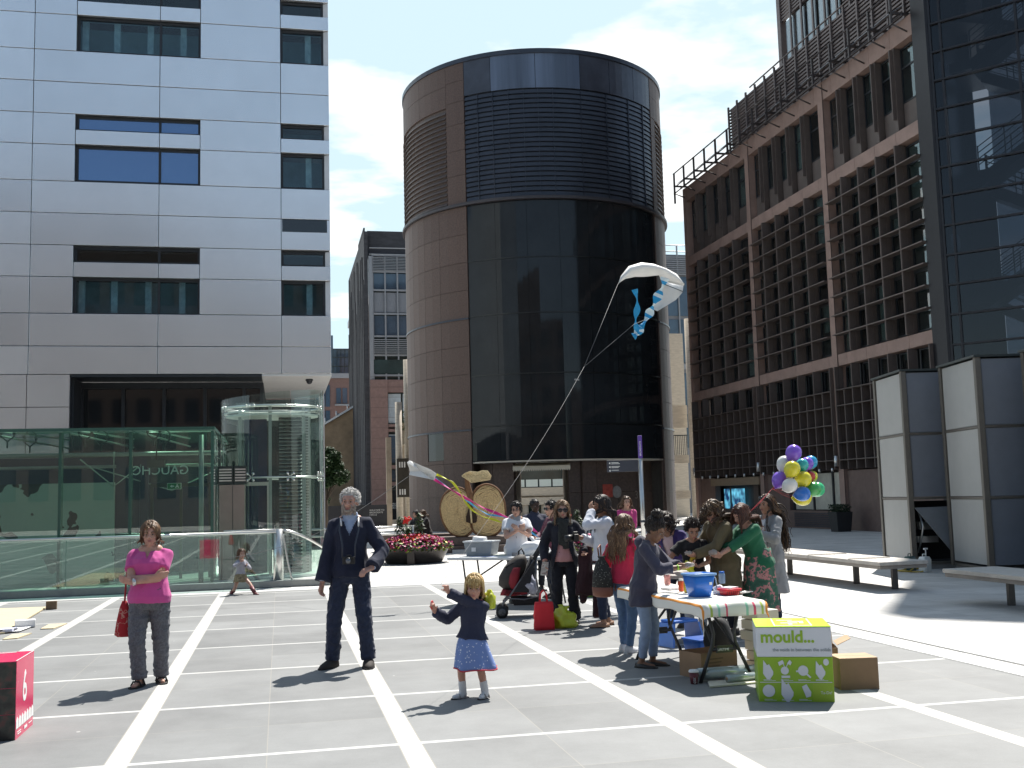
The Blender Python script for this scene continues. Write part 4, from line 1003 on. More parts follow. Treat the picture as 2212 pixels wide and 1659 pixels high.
for t in (0, .32, 2.6, 5.2, 7.8, 10.6): sbox(fr2, t - .035, t + .035, 0, ZT, -.10, .02)
z = 1.2
zt_ = []
while z < ZT: sbox(fr2, 0, 10.6, z - .03, z + .03, -.08, .05); zt_.append(z); z += .97
fr2.build("glazing_bars", [dark_fr], st, w=True)
c_ = MB(); [sbox(c_, a_, b2_, 0, ZT, -.05, -.04) for a_, b2_ in ((.04, .28), (.36, 2.56), (2.64, 5.16), (5.24, 7.76), (7.84, 10.6))]; c_.build("smoked_panes", [stg], st, w=True)
c_ = MB(); sbox(c_, .1, 1.0, 0, 12.4, -3.2, -3.1); sbox(c_, .1, .5, 12.4, ZT, -3.2, -3.1); sbox(c_, .05, .15, 0, ZT, -3.2, -.1); sbox(c_, 10.5, 10.6, 0, ZT, -3.2, -.1); sbox(c_, .1, 10.6, ZT - .2, ZT, -3.2, 0); c_.build("inner_wall", [dark_fr], st, w=True)
c_ = MB(); sbox(c_, 1.0, 10.6, 0, ZT, -3.3, -3.25); c_.build("end_glazing", [stg], st, w=True)
fl = MB(); rl = MB(); zf = -.6; k = 0
while zf < 30:
    ta, tb = (1.1, 4.4) if k % 2 == 0 else (4.4, 1.1); d0, d1 = ((-1.5, -.5) if k % 2 == 0 else (-2.8, -1.7)); z0, z1 = zf, zf + 1.95
    vv = []
    for (t, zz) in ((ta, z0), (tb, z1)):
        for d in (d0, d1): vv += [tuple(SP(t, zz, d)), tuple(SP(t, zz + .42, d))]
    fl.add(vv, [(0, 1, 3, 2), (4, 6, 7, 5), (0, 4, 5, 1), (2, 3, 7, 6), (1, 5, 7, 3), (0, 2, 6, 4)])
    sbox(fl, tb - (.1 if tb > 3 else .7), tb + (1.2 if tb > 3 else .1), z1 + .1, z1 + .42, -2.8, -.5)
    for dd in (d0, d1):
        for h in (.75, .95, 1.15, 1.35): rl.tube([SP(ta, z0 + h, dd), SP(tb, z1 + h, dd)], .018, 5)
        for q in range(5): t = ta + (tb - ta) * q / 4; zz = z0 + (z1 - z0) * q / 4; rl.tube([SP(t, zz + .3, dd), SP(t, zz + 1.38, dd)], .022, 5)
    zf += 1.95; k += 1
fl.build("stair_flights", [dark_fr], st, w=True); rl.build("stair_railings", [dark_fr], st, w=True)
lamp_m = mat("round_lamp_white", (.75, .76, .78), .4, var=.03)
for z in (5.2, 9.4, 15.2):
    c_ = MB(); p = SP(.17, z, -.35); c_.sphere(p, (.28, .12, .42), seg=18); c_.build("oval_lamp", [lamp_m], st, w=True)

# ================================================================ steel-framed ventilation cabins
light_pan = mat("frosted_white_panel", (.34, .35, .345), .45, var=.05, scale=2)
dark_pan = mat("blue_grey_panel", (.15, .168, .20), .38, var=.08, scale=2)
cab_fr = mat("cabin_frame", (.14, .13, .115), .45, .5, var=.1)
plinth_m = mat("cabin_plinth", (.26, .25, .24), .7, var=.15)
def cabin(lab, X0, Y0_, open_flap=False):
    """corner nearest the camera axis at (X0, Y0_) in view-aligned metres"""
    base = FX * X0 + FY * Y0_
    c = thing("ventilation_cabin", lab, "cabin", base, HEAD_CAM, group="steel framed ventilation cabins")
    W_ = 1.66; H = 3.87; js = [.16, 1.36, 2.61, 3.84]
    f = MB()
    for x, y in ((0, 0), (W_ - .09, 0), (0, W_ - .09), (W_ - .09, W_ - .09)): f.box(x, x + .10, y, y + .10, .10, H - .03)
    for z in js[1:3]:
        f.box(.1, W_ - .1, .015, .06, z - .022, z + .022); f.box(.015, .06, .1, W_ - .1, z - .022, z + .022)
    f.box(.1, W_ - .1, .02, .06, .10, .15); f.box(.02, .06, .1, W_ - .1, .10, .15)
    f.build("frame", [cab_fr], c, bevel=.006)
    r = MB(); r.box(-.03, W_ + .03, -.03, W_ + .03, H - .03, H + .01); r.build("roof", [dsteel_m], c)
    p = MB(); p.box(.06, W_ - .06, .06, W_ - .06, 0, .10); p.build("plinth", [plinth_m], c)
    for k in range(3):
        q = MB(); q.box(.03, .05, .115, W_ - .115, js[k] + .03, js[k + 1] - .03); q.build("light_panel", [light_pan], c)
        if open_flap and k == 0:
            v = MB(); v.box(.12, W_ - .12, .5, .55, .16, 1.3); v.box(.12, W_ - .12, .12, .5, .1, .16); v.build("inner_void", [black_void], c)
            v = MB(); v.add([(.10, -.02, 1.18), (W_ - .1, -.02, 1.20), (W_ - .1, -.34, .18), (.78, -.34, .16), (.10, .02, 1.18), (W_ - .1, .02, 1.20), (W_ - .1, -.30, .18), (.78, -.30, .16)], [(0, 1, 2, 3), (7, 6, 5, 4), (0, 4, 5, 1), (1, 5, 6, 2), (2, 6, 7, 3), (3, 7, 4, 0)]); v.build("open_flap", [mat("flap_grey", (.16, .17, .18), .5, var=.1)], c)
            v = MB(); v.tube([(.2, .2, .3), (.28, .1, .8), (.25, .2, 1.1)], .02); v.box(.2, .6, .2, .4, .5, .62); v.box(.25, .5, .2, .4, .75, .9); v.build("pump_gear", [steel_m], c)
            continue
        q = MB(); q.box(.115, W_ - .115, .03, .05, js[k] + .03, js[k + 1] - .03); q.build("dark_panel", [dark_pan], c)
        q = MB(); q.box(.115, W_ - .115, W_ - .05, W_ - .03, js[k] + .03, js[k + 1] - .03); q.build("back_panel", [light_pan], c)
        q = MB(); q.box(W_ - .05, W_ - .03, .115, W_ - .115, js[k] + .03, js[k + 1] - .03); q.build("side_panel", [light_pan], c)
    return c
cabin("tall ventilation cabin with its lowest dark panel propped open", 7.62, 20.9, True)
cabin("tall ventilation cabin with all dark front panels shut, behind the near bench", 8.20, 18.85)
cabin("tall ventilation cabin cut by the picture edge, beside the shut one", 8.80, 16.75)

# ================================================================ benches
bench_wood = mat("weathered_bench_top", (.43, .40, .36), .75, var=.16, scale=3, bump=.15, bscale=20, stretch=(6, 1, 1))
bench_edge = mat("bench_edge", (.24, .215, .19), .75, var=.15, scale=3)
def bench(lab, y0, y1, legs):
    b_ = thing("plaza_bench", lab, "bench", (9.35, (y0 + y1) / 2, 0), 0, "long slab benches beside the cabins")
    m = (y0 + y1) / 2
    for k, (a, c) in enumerate(((y0, y0 + (y1 - y0) * .42), (y0 + (y1 - y0) * .42 + .012, y1))):
        t_ = MB(); t_.box(-.42, .42, a - m, c - m, .40, .455); t_.build("seat_slab", [bench_wood], b_, bevel=.006)
    u = MB(); u.box(-.40, .40, y0 - m + .02, y1 - m - .02, .345, .398); u.build("seat_frame", [bench_edge], b_, bevel=.005)
    d = MB()
    for a in (y0 + (y1 - y0) * .42, y0 + .9): d.box(-.42, .30, a - m - .02, a - m + .02, .456, .47)
    d.build("armrest_blade", [steel_m], b_)
    for y in legs:
        l = MB(); l.box(.02, .11, y - m - .03, y - m + .03, 0, .345); l.build("leg", [mat("bench_leg", (.10, .095, .09), .5, .5, var=.1)], b_, bevel=.004)
bench("long slab bench in full view, beside the open ventilation cabin", 15.0, 20.4, (15.4, 16.55, 18.95))
bench("long slab bench cut off by the right picture edge", 8.2, 13.4, (9.6, 12.65))
# ================================================================ exhibition cubes
sunlit_m = mat("sunlit_green_print", (.40, .60, .012), .35, var=.03); green_m = mat("green_print", (.27, .45, .02), .35, var=.04); olive_m = mat("olive_print", (.31, .45, .03), .35, var=.03)
white_pr = mat("white_print", (.66, .68, .72), .35, var=.02); grey_pr = mat("grey_print", (.30, .34, .36), .4, var=0)
S_ = .555
mc = thing("mould_cube", "green and white information cube reading mould beside the striped table", "display cube", (3.55, 7.77, 0), radians(-22.0))
c_ = MB(); c_.box(0, S_, 0, S_, 0, .335); c_.build("green_body", [green_m], mc, bevel=.004)
c_ = MB(); c_.box(0, S_, 0, S_, .336, .556); c_.build("white_band", [white_pr], mc, bevel=.004)
c_ = MB(); c_.box(0, S_, 0, S_, .557, .562); c_.build("sunlit_top", [sunlit_m], mc)  # top of the cube: sunlight put into a lighter copy of the green
FR = frame((0, -.002, 0), (1, 0, 0), (0, 0, 1))
text("title", "mould...", .125, green_m, mc, FR @ Matrix.Translation((.03, .445, 0)), ext=.001, offset=.0035)
text("subtitle", "the voids in between the solids", .034, grey_pr, mc, FR @ Matrix.Translation((.118, .378, 0)), ext=.001, offset=.0006)
text("small_print", "Ta-Da!", .030, white_pr, mc, FR @ Matrix.Translation((.455, .062, 0)), ext=.001)
def decal(name, polys, m_, parent, M, th=.0015):
    d = MB()
    for p in polys: d.prism(p, 0, th)
    me = d.mesh(name, [m_]); me.transform(M); o = bpy.data.objects.new(name, me); COL.objects.link(o); o.parent = parent; return o
def disc(x, y, r, n=20, ky=1.0): return [(x + r * cos(2 * pi * k / n), y + r * ky * sin(2 * pi * k / n)) for k in range(n)]
def blob(x, y, s, kind):
    if kind == 'hand': return [[(x - .4 * s, y + .1 * s), (x - .35 * s, y + .9 * s), (x - .05 * s, y + .45 * s), (x + .12 * s, y + .55 * s), (x + .45 * s, y - .1 * s), (x + .42 * s, y - .35 * s), (x + .1 * s, y - .8 * s), (x - .1 * s, y - .75 * s), (x - .42 * s, y - .25 * s)]]
    if kind == 'cup': return [disc(x, y, .34 * s, 14), [(x - .3 * s, y - .62 * s), (x + .42 * s, y - .62 * s), (x + .42 * s, y - .42 * s), (x - .3 * s, y - .42 * s)], [(x - .02 * s, y + .2 * s), (x + .06 * s, y + .2 * s), (x - .08 * s, y + .62 * s), (x - .13 * s, y + .6 * s)], [(x + .07 * s, y + .2 * s), (x + .12 * s, y + .2 * s), (x + .32 * s, y + .6 * s), (x + .25 * s, y + .62 * s)], [(x - .55 * s, y + .7 * s), (x - .15 * s, y + .9 * s), (x - .02 * s, y + .62 * s), (x - .45 * s, y + .4 * s)], [(x + .2 * s, y + .6 * s), (x + .45 * s, y + .92 * s), (x + .62 * s, y + .7 * s), (x + .5 * s, y + .45 * s)]]
    if kind == 'ball': return [disc(x, y, .4 * s), [(x - .55 * s, y), (x - .3 * s, y + .05 * s), (x - .3 * s, y - .1 * s), (x - .55 * s, y - .12 * s)], [(x + .2 * s, y - .3 * s), (x + .3 * s, y - .2 * s), (x + .6 * s, y - .5 * s), (x + .5 * s, y - .58 * s)]]
    if kind == 'pour': return blob(x - .05 * s, y, s * .85, 'hand') + [disc(x + .42 * s, y + .65 * s, .22 * s, 12, 1.2)]
    if kind == 'disc': return [disc(x, y, .5 * s)]
    return [[(x - .38 * s, y + .4 * s), (x + .05 * s, y + .62 * s), (x + .45 * s, y - .1 * s), (x + .4 * s, y - .5 * s), (x - .02 * s, y - .62 * s)]]
for (x, y, k, s) in ((.075, .235, 'hand', .11), (.20, .235, 'cup', .11), (.335, .235, 'ball', .12), (.465, .235, 'pour', .12), (.075, .085, 'disc', .115), (.21, .085, 'hand', .13), (.35, .085, 'page', .10)):
    for j, pz in enumerate(blob(x, y, s * .80, k)): decal("pictogram", [pz], white_pr, mc, FR @ Matrix.Translation((0, 0, .0004 * j)))
for k in range(7): x0, z0 = .04 + (k % 4) * .128, (.160 if k < 4 else .014); decal("caption_lettering", [[(x0, z0 + j * .007), (x0 + .09 - .03 * j, z0 + j * .007), (x0 + .09 - .03 * j, z0 + .003 + j * .007), (x0, z0 + .003 + j * .007)] for j in (1, 0)], white_pr, mc, FR)
decal("white_rule", [[(.012, .146), (S_ - .012, .146), (S_ - .012, .151), (.012, .151)]], white_pr, mc, FR)
decal("olive_square", [[(.40, .004), (S_ - .004, .004), (S_ - .004, .142), (.40, .142)]], olive_m, mc, FR @ Matrix.Translation((0, 0, -.0012)))
TT = frame((0, 0, .5625), (1, 0, 0), (0, 1, 0))
mk = [[(.14, .05), (.15, .05), (.15, .50), (.14, .50)], [(.415, .05), (.425, .05), (.425, .50), (.415, .50)], [(.15, .05), (.415, .05), (.415, .07), (.15, .07)],
      [(.20, .20), (.33, .20), (.33, .235), (.20, .235)], [(.26, .30), (.38, .30), (.38, .335), (.26, .335)], [(.345, .20), (.375, .20), (.375, .30), (.345, .30)], [(.18, .38), (.30, .38), (.30, .41), (.18, .41)], [(.255, .12), (.285, .12), (.285, .20), (.255, .20)]]
decal("emblem", mk, mat("white_print_bright", (.8, .82, .8), .35, var=0), mc, TT)

red_m = mat("magenta_red_print", (.62, .03, .11), .22, var=.04)
rc = thing("number_cube", "red exhibition cube numbered 6 with dark photo panels on its front", "display cube", (-1.81, 8.26, 0), radians(0))
c_ = MB(); c_.box(-.55, 0, 0, .55, 0, .545); c_.build("body", [red_m], rc, bevel=.004)
ph = bpy.data.materials.new("dark_photo_print"); ph.use_nodes = True; t = ph.node_tree; bb = t.nodes["Principled BSDF"]; bb.inputs["Roughness"].default_value = .3
c0 = t.nodes.new("ShaderNodeTexCoord"); n0 = t.nodes.new("ShaderNodeTexNoise"); n0.inputs["Scale"].default_value = 11; n0.inputs["Detail"].default_value = 5; t.links.new(c0.outputs["Object"], n0.inputs["Vector"])
r0 = t.nodes.new("ShaderNodeValToRGB"); e = r0.color_ramp.elements; e[0].position = .38; e[0].color = (.008, .008, .01, 1); e[1].position = .75; e[1].color = (.25, .26, .24, 1); q = e.new(.52); q.color = (.03, .035, .03, 1); q = e.new(.63); q.color = (.10, .03, .03, 1)
t.links.new(n0.outputs["Fac"], r0.inputs[0]); t.links.new(r0.outputs[0], bb.inputs["Base Color"])
RF = frame((0, -.002, 0), (1, 0, 0), (0, 0, 1))
for k in range(3): decal("photo_panel", [[(-.548, .002 + k * .18), (-.002, .002 + k * .18), (-.002, .178 + k * .18), (-.548, .178 + k * .18)]], ph, rc, RF)
RS = frame((.001, 0, 0), (0, 1, 0), (0, 0, 1))
white_b = mat("white_print_bright", (.8, .82, .8), .35, var=0)
text("numeral", "6", .30, white_b, rc, RS @ Matrix.Translation((.19, .235, 0)) @ Matrix.Scale(.9, 4, (1, 0, 0)), ext=.001, offset=.004)
decal("skyline_strip", [[(.01 + k * .078, .075), (.08 + k * .078, .075), (.075 + k * .078, .135), (.045 + k * .078, .155), (.012 + k * .078, .13)] for k in range(7)], white_b, rc, RS)
decal("small_print", [[(.06, .03), (.16, .03), (.16, .036), (.06, .036)], [(.05, .045), (.16, .045), (.16, .05), (.05, .05)], [(.26, .03), (.35, .03), (.35, .05), (.26, .05)], [(.40, .04), (.50, .04), (.50, .045), (.40, .045)]], white_b, rc, RS)
decal("edge_lines", [[(0, 0), (.006, 0), (.006, .55), (0, .55)]], white_b, rc, frame((0, 0, .546), (0, 1, 0), (-1, 0, 0)) @ Matrix.Rotation(pi / 2, 4, 'Z') @ Matrix.Translation((0, -.55, 0)))
decal("top_mark", [[(-.54, .36), (-.12, .50), (-.11, .49), (-.54, .345)], [(-.54, .49), (-.11, .50), (-.11, .51), (-.54, .50)]], white_b, rc, frame((0, 0, .547), (1, 0, 0), (0, 1, 0)))

# ================================================================ things on the floor at the left
ply = mat("plywood", (.52, .44, .29), .7, var=.10, scale=3, stretch=(1, 6, 1)); paper_m = mat("paper_white", (.72, .72, .72), .7, var=.04)
bd_ = MB(); bd_.prism([(-4.55, 18.95), (-3.70, 18.88), (-3.50, 15.25), (-4.45, 14.6)], .012, .030)
bd_.build("plywood_sheet", [ply], label="long sheet of pale plywood lying on the paving by the balustrade", cat="plywood")
bk_ = MB(); bk_.obox((-3.58, 18.62, .07), (.16, .10, .13), R3(.1)); bk_.build("wood_block", [mat("brown_wood", (.16, .11, .07), .8, var=.3, scale=10)], bevel=.004, label="small brown wooden block at the end of the plywood sheet", cat="wood block")
for lab, pts in (("pale plywood offcut lying against the wide white band", [(-3.13, 15.58), (-2.96, 15.56), (-2.90, 16.15), (-3.13, 16.12)]), ("pale plywood offcut nearest the red number cube", [(-3.36, 14.55), (-3.20, 14.6), (-3.14, 15.12), (-3.36, 15.08)])):
    c_ = MB(); c_.prism(pts, .006, .018); c_.build("plywood_offcut", [ply], label=lab, cat="plywood", group="plywood offcuts on the paving")
c_ = MB(); c_.prism([(-3.72, 15.2), (-3.34, 15.35), (-3.30, 15.85), (-3.58, 15.8)], .02, .026); c_.prism([(-3.62, 15.25), (-3.42, 15.3), (-3.40, 15.5), (-3.6, 15.45)], .03, .06, 1); c_.tube([(-3.68, 15.2, .045), (-3.5, 15.3, .05), (-3.38, 15.42, .045)], .012, 6, 2)
c_.build("paper_sheets", [paper_m, mat("paper_lilac", (.55, .56, .68), .7, var=.05), black_m], label="loose white paper sheets with a pen beside the plywood sheet", cat="paper")
c_ = MB(); c_.obox((-3.40, 15.95, .06), (.26, .17, .10), R3(.2)); c_.build("paper_parcel", [paper_m], bevel=.01, label="crumpled white paper parcel above the loose sheets", cat="paper")

# ================================================================ folding tables
plastic_w = mat("white_table_plastic", (.68, .69, .69), .4, var=.05, scale=12); leg_m = mat("table_leg_steel", (.045, .045, .047), .4, .5, var=.1)
wt_z = .72; a = G(965, 1204, wt_z); b2 = G(1215, 1203, wt_z); xd = (b2 - a).normalized(); yd = Vector((-xd.y, xd.x, 0)); wtl = 1.85
wt = thing("folding_table", "white folding table holding a grey tub and a carrier bag", "table", (a.x, a.y, 0), atan2(xd.y, xd.x), group="folding work tables")
c_ = MB(); c_.box(0, wtl, 0, .72, wt_z - .045, wt_z); c_.build("table_top", [plastic_w], wt, bevel=.015)
for x0, sg in ((.22, 1), (wtl - .22, -1)):
    for y in (.10, .62):
        c_ = MB(); c_.tube([(x0, y, wt_z - .05), (x0 + .04 * sg, y, .35), (x0 - .02 * sg, y + (.0), .0)], .014, 8); c_.build("leg", [leg_m], wt)
    c_ = MB(); c_.tube([(x0 + .03 * sg, .10, .3), (x0 + .03 * sg, .62, .3)], .012, 8); c_.tube([(x0 + .02 * sg, .36, .34), (x0 + .55 * sg, .36, wt_z - .06)], .012, 8); c_.build("leg_brace", [leg_m], wt)
def on_wt(x, y, z=0.0):
    p = Vector((a.x, a.y, 0)) + xd * x + yd * y; p.z = wt_z + z; return p
WT_R = atan2(xd.y, xd.x)
tub = thing("storage_tub", "grey translucent plastic tub with a paper on its lid on the white table", "tub", on_wt(.42, .36, .002), WT_R)
tubm = mat("grey_translucent_plastic", (.30, .34, .37), .25, var=.06, trans=.25)
c_ = MB(); c_.loft([[(-w_, -d_, z), (w_, -d_, z), (w_, d_, z), (-w_, d_, z)] for w_, d_, z in ((.20, .13, 0), (.23, .155, .20), (.23, .155, .205))], 0, True, False); c_.build("tub_body", [tubm], tub, bevel=.015)
c_ = MB(); c_.box(-.245, .245, -.17, .17, .206, .228); c_.build("rim", [mat("tub_rim", (.48, .51, .53), .35, var=.05)], tub, bevel=.008)
c_ = MB(); c_.obox((-.07, -.148, .10), (.07, .004, .06), R3(0)); c_.build("sticker", [paper_m], tub)
c_ = MB(); c_.add([(-.13, -.06, .229), (.06, -.06, .229), (.06, .08, .229), (-.13, .08, .229), (-.12, -.055, .29), (.065, -.055, .27), (.055, .07, .28), (-.125, .07, .295)], [(3, 2, 1, 0), (4, 5, 6, 7), (0, 1, 5, 4), (1, 2, 6, 5), (2, 3, 7, 6), (3, 0, 4, 7)]); c_.build("paper_box", [paper_m], tub)
def lumpy(name, c, r, seed, m_, lab, cat, n=28, rings_=18, amp=.28, flat=.0, knot=None, group=None):
    mb = MB(); mb.sphere((0, 0, 0), 1.0, seg=n, rings=rings_); rng = random.Random(seed); o = Vector((rng.uniform(0, 50), rng.uniform(0, 50), 0)); out_ = []
    for v in mb.v:
        v = Vector(v); d = 1 + amp * noise.noise(v * 1.6 + o) + amp * .5 * abs(noise.noise(v * 4 + o))
        p = Vector((v.x * r[0] * d, v.y * r[1] * d, v.z * r[2] * d)); p.z = max(p.z, -r[2] * .7); out_.append(tuple(p + Vector((0, 0, r[2] * .7))))
    mb.v = out_
    if knot:
        for k in range(knot): a_ = 2.2 * k; mb.loft([[(.02 * cos(q * pi / 3) + .02 * k, .02 * sin(q * pi / 3), r[2] * 1.3)for q in range(6)], [(r[0] * .3 * cos(a_) + .035 * cos(q * pi / 3), r[1] * .3 * sin(a_) + .012 * sin(q * pi / 3), r[2] * 2.0 + .02 * k) for q in range(6)]])
    ob = bpy.data.objects.new(name, mb.mesh(name, [m_])); COL.objects.link(ob); ob.location = c; tag(ob, lab, cat, group); return ob
lumpy("carrier_bag", on_wt(1.28, .35), (.22, .15, .13), 4, mat("white_plastic_bag", (.75, .76, .77), .35, var=.03, trans=.1), "white plastic carrier bag slumped on the white table", "bag", knot=2)
c_ = MB(); c_.obox(on_wt(1.02, .2, .03), (.07, .04, .05), R3(WT_R)); c_.build("tape_roll", [mat("grey_tape", (.2, .2, .21), .5)], label="small grey tape roll beside the white carrier bag", cat="tape")
c_ = MB(); c_.obox(on_wt(.74, .3, .012), (.18, .12, .022), R3(WT_R + .2)); c_.build("paper_pad", [mat("pad_cream", (.5, .52, .45), .7)], label="small pad of paper beside the grey tub", cat="paper")
c_ = MB(); c_.obox(on_wt(.55, .12, .003), (.40, .12, .004), R3(WT_R + .05)); c_.build("blue_sheet", [mat("sheet_blue", (.25, .33, .55), .6, var=.3, scale=20)], label="thin blue printed sheet under the edge of the grey tub", cat="paper")

# striped cloth table
tz = .68; LN, RN, LF = G(1520, 1304, tz), G(1650, 1293, tz), G(1365, 1268, tz)
ux = Vector((cos(radians(3)), sin(radians(3)), 0)); tw_ = .55; uy = Vector((-ux.y, ux.x, 0)); tl_ = 1.83
T0 = Vector((LN.x, LN.y, 0)); TRZ = atan2(ux.y, ux.x)
tt = thing("folding_table", "folding table under a striped cloth with children working round it", "table", T0, TRZ, group="folding work tables")
c_ = MB(); c_.box(0, tw_, 0, tl_, tz - .05, tz - .004); c_.build("table_top", [plastic_w], tt, bevel=.01)
for y0, sg in ((.22, 1), (tl_ - .22, -1)):
    for x in (.08, tw_ - .08):
        s2 = 1 if x < .3 else -1
        c_ = MB(); c_.tube([(x + .04 * s2, y0, tz - .05), (x + .10 * s2, y0, .40), (x + .09 * s2, y0, .32), (x - .05 * s2, y0 - .02 * sg, 0)], .016, 8); c_.build("leg", [leg_m], tt)
    c_ = MB(); c_.tube([(.14, y0, .27), (tw_ - .14, y0, .27)], .016, 8); c_.box(.2, tw_ - .2, y0 - .012, y0 + .012, .24, .30); c_.tube([(tw_ / 2 - .1, y0, .28), (tw_ / 2 - .04, y0 + .45 * sg, tz - .06)], .012, 8); c_.tube([(tw_ / 2 + .1, y0, .28), (tw_ / 2 + .04, y0 + .45 * sg, tz - .06)], .012, 8); c_.build("leg_brace", [leg_m], tt)
text("maker_plate", "LIFETIME", .028, mat("white_print_bright", (.8, .82, .8)), tt, frame((tw_ / 2 - .07, .205, .258), (1, 0, 0), (0, 0, 1)), ext=.001)
sm = bpy.data.materials.new("striped_cloth"); sm.use_nodes = True; t = sm.node_tree; bb = t.nodes["Principled BSDF"]; bb.inputs["Roughness"].default_value = .75
uvn = t.nodes.new("ShaderNodeAttribute"); uvn.attribute_name = "stripe"
r0 = t.nodes.new("ShaderNodeValToRGB"); r0.color_ramp.interpolation = 'CONSTANT'; W0 = (.72, .71, .66, 1)
stops = [(0, W0), (.10, (.78, .30, .05, 1)), (.125, W0), (.19, (.40, .50, .10, 1)), (.215, W0), (.28, (.28, .55, .42, 1)), (.305, W0), (.38, (.65, .08, .15, 1)), (.405, W0), (.62, (.28, .55, .42, 1)), (.645, W0), (.70, (.65, .08, .15, 1)), (.73, W0), (.79, (.40, .50, .10, 1)), (.82, W0), (.865, (.78, .30, .05, 1)), (.89, W0), (.94, (.40, .50, .10, 1)), (.965, W0)]
r0.color_ramp.elements[0].color = stops[0][1]; r0.color_ramp.elements[0].position = 0; r0.color_ramp.elements[1].position = stops[1][0]; r0.color_ramp.elements[1].color = stops[1][1]
for p_, c0 in stops[2:]: q = r0.color_ramp.elements.new(p_); q.color = c0
t.links.new(uvn.outputs["Fac"], r0.inputs[0])
plain = t.nodes.new("ShaderNodeAttribute"); plain.attribute_name = "edge"
mm = t.nodes.new("ShaderNodeMix"); mm.data_type = 'RGBA'; t.links.new(plain.outputs["Fac"], mm.inputs[0]); mm.inputs[6].default_value = W0; t.links.new(r0.outputs[0], mm.inputs[7]); t.links.new(mm.outputs[2], bb.inputs["Base Color"])
mb = MB(); nx, ny = 44, 60; st_, ed_ = [], []
for j in range(ny + 1):
    for i in range(nx + 1):
        x = -.11 + (tw_ + .22) * i / nx; y = -.12 + (tl_ + .2) * j / ny; ox = max(0, -x, x - tw_); oy = max(0, -y); over_ = ox + oy
        cx_ = min(max(x, -.012), tw_ + .012); cy_ = max(y, -.012)
        wob = .012 * sin(y * 17 + 1.3 * sin(y * 5)) * min(1, over_ / .06) if ox else .014 * sin(x * 15 + .5) * min(1, over_ / .06)
        drop = -over_ * (1.0 + .25 * noise.noise(Vector((x * 3, y * 3, 1)))) - (.10 if (ox > .03 and oy > .03) else 0) * 1.0
        z = tz + .004 + (drop if over_ > 0 else .003 * noise.noise(Vector((x * 6, y * 6, 0))))
        ex_ = (-1 if x < 0 else 1) * wob if ox else 0
        mb.v.append((cx_ + ex_ + (.02 * (-1 if x < 0 else 1) if ox > .02 else 0), cy_ - (.02 + wob if oy > .02 else 0), max(z, tz - .26))); st_.append(min(.999, max(0, i / nx))); ed_.append(1.0 if over_ > .004 else 0.0)
for j in range(ny):
    for i in range(nx):
        k = j * (nx + 1) + i; mb.f.append((k, k + 1, k + nx + 2, k + nx + 1)); mb.mi.append(0); mb.sm.append(True)
clo = bpy.data.objects.new("tablecloth", mb.mesh("tablecloth", [sm])); COL.objects.link(clo); clo.location = T0; clo.rotation_euler = (0, 0, TRZ)
for nm_, vals in (("stripe", st_), ("edge", ed_)):
    at_ = clo.data.attributes.new(nm_, 'FLOAT', 'POINT'); at_.data.foreach_set("value", vals)
sl = clo.modifiers.new("thickness", 'SOLIDIFY'); sl.thickness = .003
tag(clo, "white tablecloth with coloured stripes along its hanging edges", "tablecloth")
def on_tt(x, y, z=0.0): p = T0 + ux * x + uy * y; p.z = tz + .008 + z; return p

# blue bucket, red basket, jars, scraps
blue_m = mat("blue_plastic", (.02, .16, .62), .3, var=.05, trans=.08)
def crate(name, lab, cat, loc, rz, w0, d0, w1, d1, h, m_, rimm=None, group=None):
    t_ = thing(name, lab, cat, loc, rz, group); mb = MB(); th = .006
    def rect(w, d, z, r=.03): 
        p = []
        for (sx, sy, a0) in ((1, 1, 0), (-1, 1, pi / 2), (-1, -1, pi), (1, -1, 3 * pi / 2)):
            for k in range(4): a_ = a0 + pi / 2 * k / 3; p.append((sx * (w - r) + r * cos(a_), sy * (d - r) + r * sin(a_), z))
        return p
    mb.loft([rect(w0, d0, 0), rect(w1, d1, h), rect(w1 - th, d1 - th, h), rect(w0 - th, d0 - th, th)], 0, True, True); mb.build("body", [m_], t_)
    r = MB(); r.loft([rect(w1 + .008, d1 + .008, h - .018), rect(w1 + .010, d1 + .010, h), rect(w1 - .004, d1 - .004, h + .002), rect(w1 - .004, d1 - .004, h - .018)], 0, False, True); r.build("rim", [rimm or m_], t_); return t_
pb = G(1513, 1290, tz); 
bkt = crate("blue_bucket", "square blue plastic bucket with a barcode sticker on the striped table", "bucket", (pb.x, pb.y + .02, tz + .008), TRZ + .1, .082, .08, .115, .11, .20, blue_m, mat("pale_blue_rim", (.25, .45, .75), .3, trans=.2))
c_ = MB(); c_.box(.045, .07, -.102, -.099, .10, .125); c_.build("barcode_sticker", [paper_m], bkt)
c_ = MB(); c_.tube([(.115, 0, .19), (.15, -.03, .15), (.155, -.04, .09), (.14, -.05, .05)], .006, 6); c_.build("handle", [mat("clear_plastic", (.6, .7, .75), .2, trans=.6)], bkt)
pb = G(1578, 1287, tz)
rb = crate("red_basket", "small red plastic lattice basket in front of the blue bucket", "basket", (pb.x, pb.y + .02, tz + .008), TRZ + .15, .072, .055, .085, .066, .055, mat("red_plastic", (.60, .03, .035), .35, var=.05))
c_ = MB()
for k in range(7): c_.box(-.07 + k * .021, -.062 + k * .021, -.0655, -.062, .008, .042)
c_.build("lattice_holes", [mat("basket_hole", (.25, .01, .015), .6)], rb)
c_ = MB(); c_.obox((0, 0, .058), (.13, .10, .02), R3(.3)); c_.build("paper_filling", [paper_m], rb)
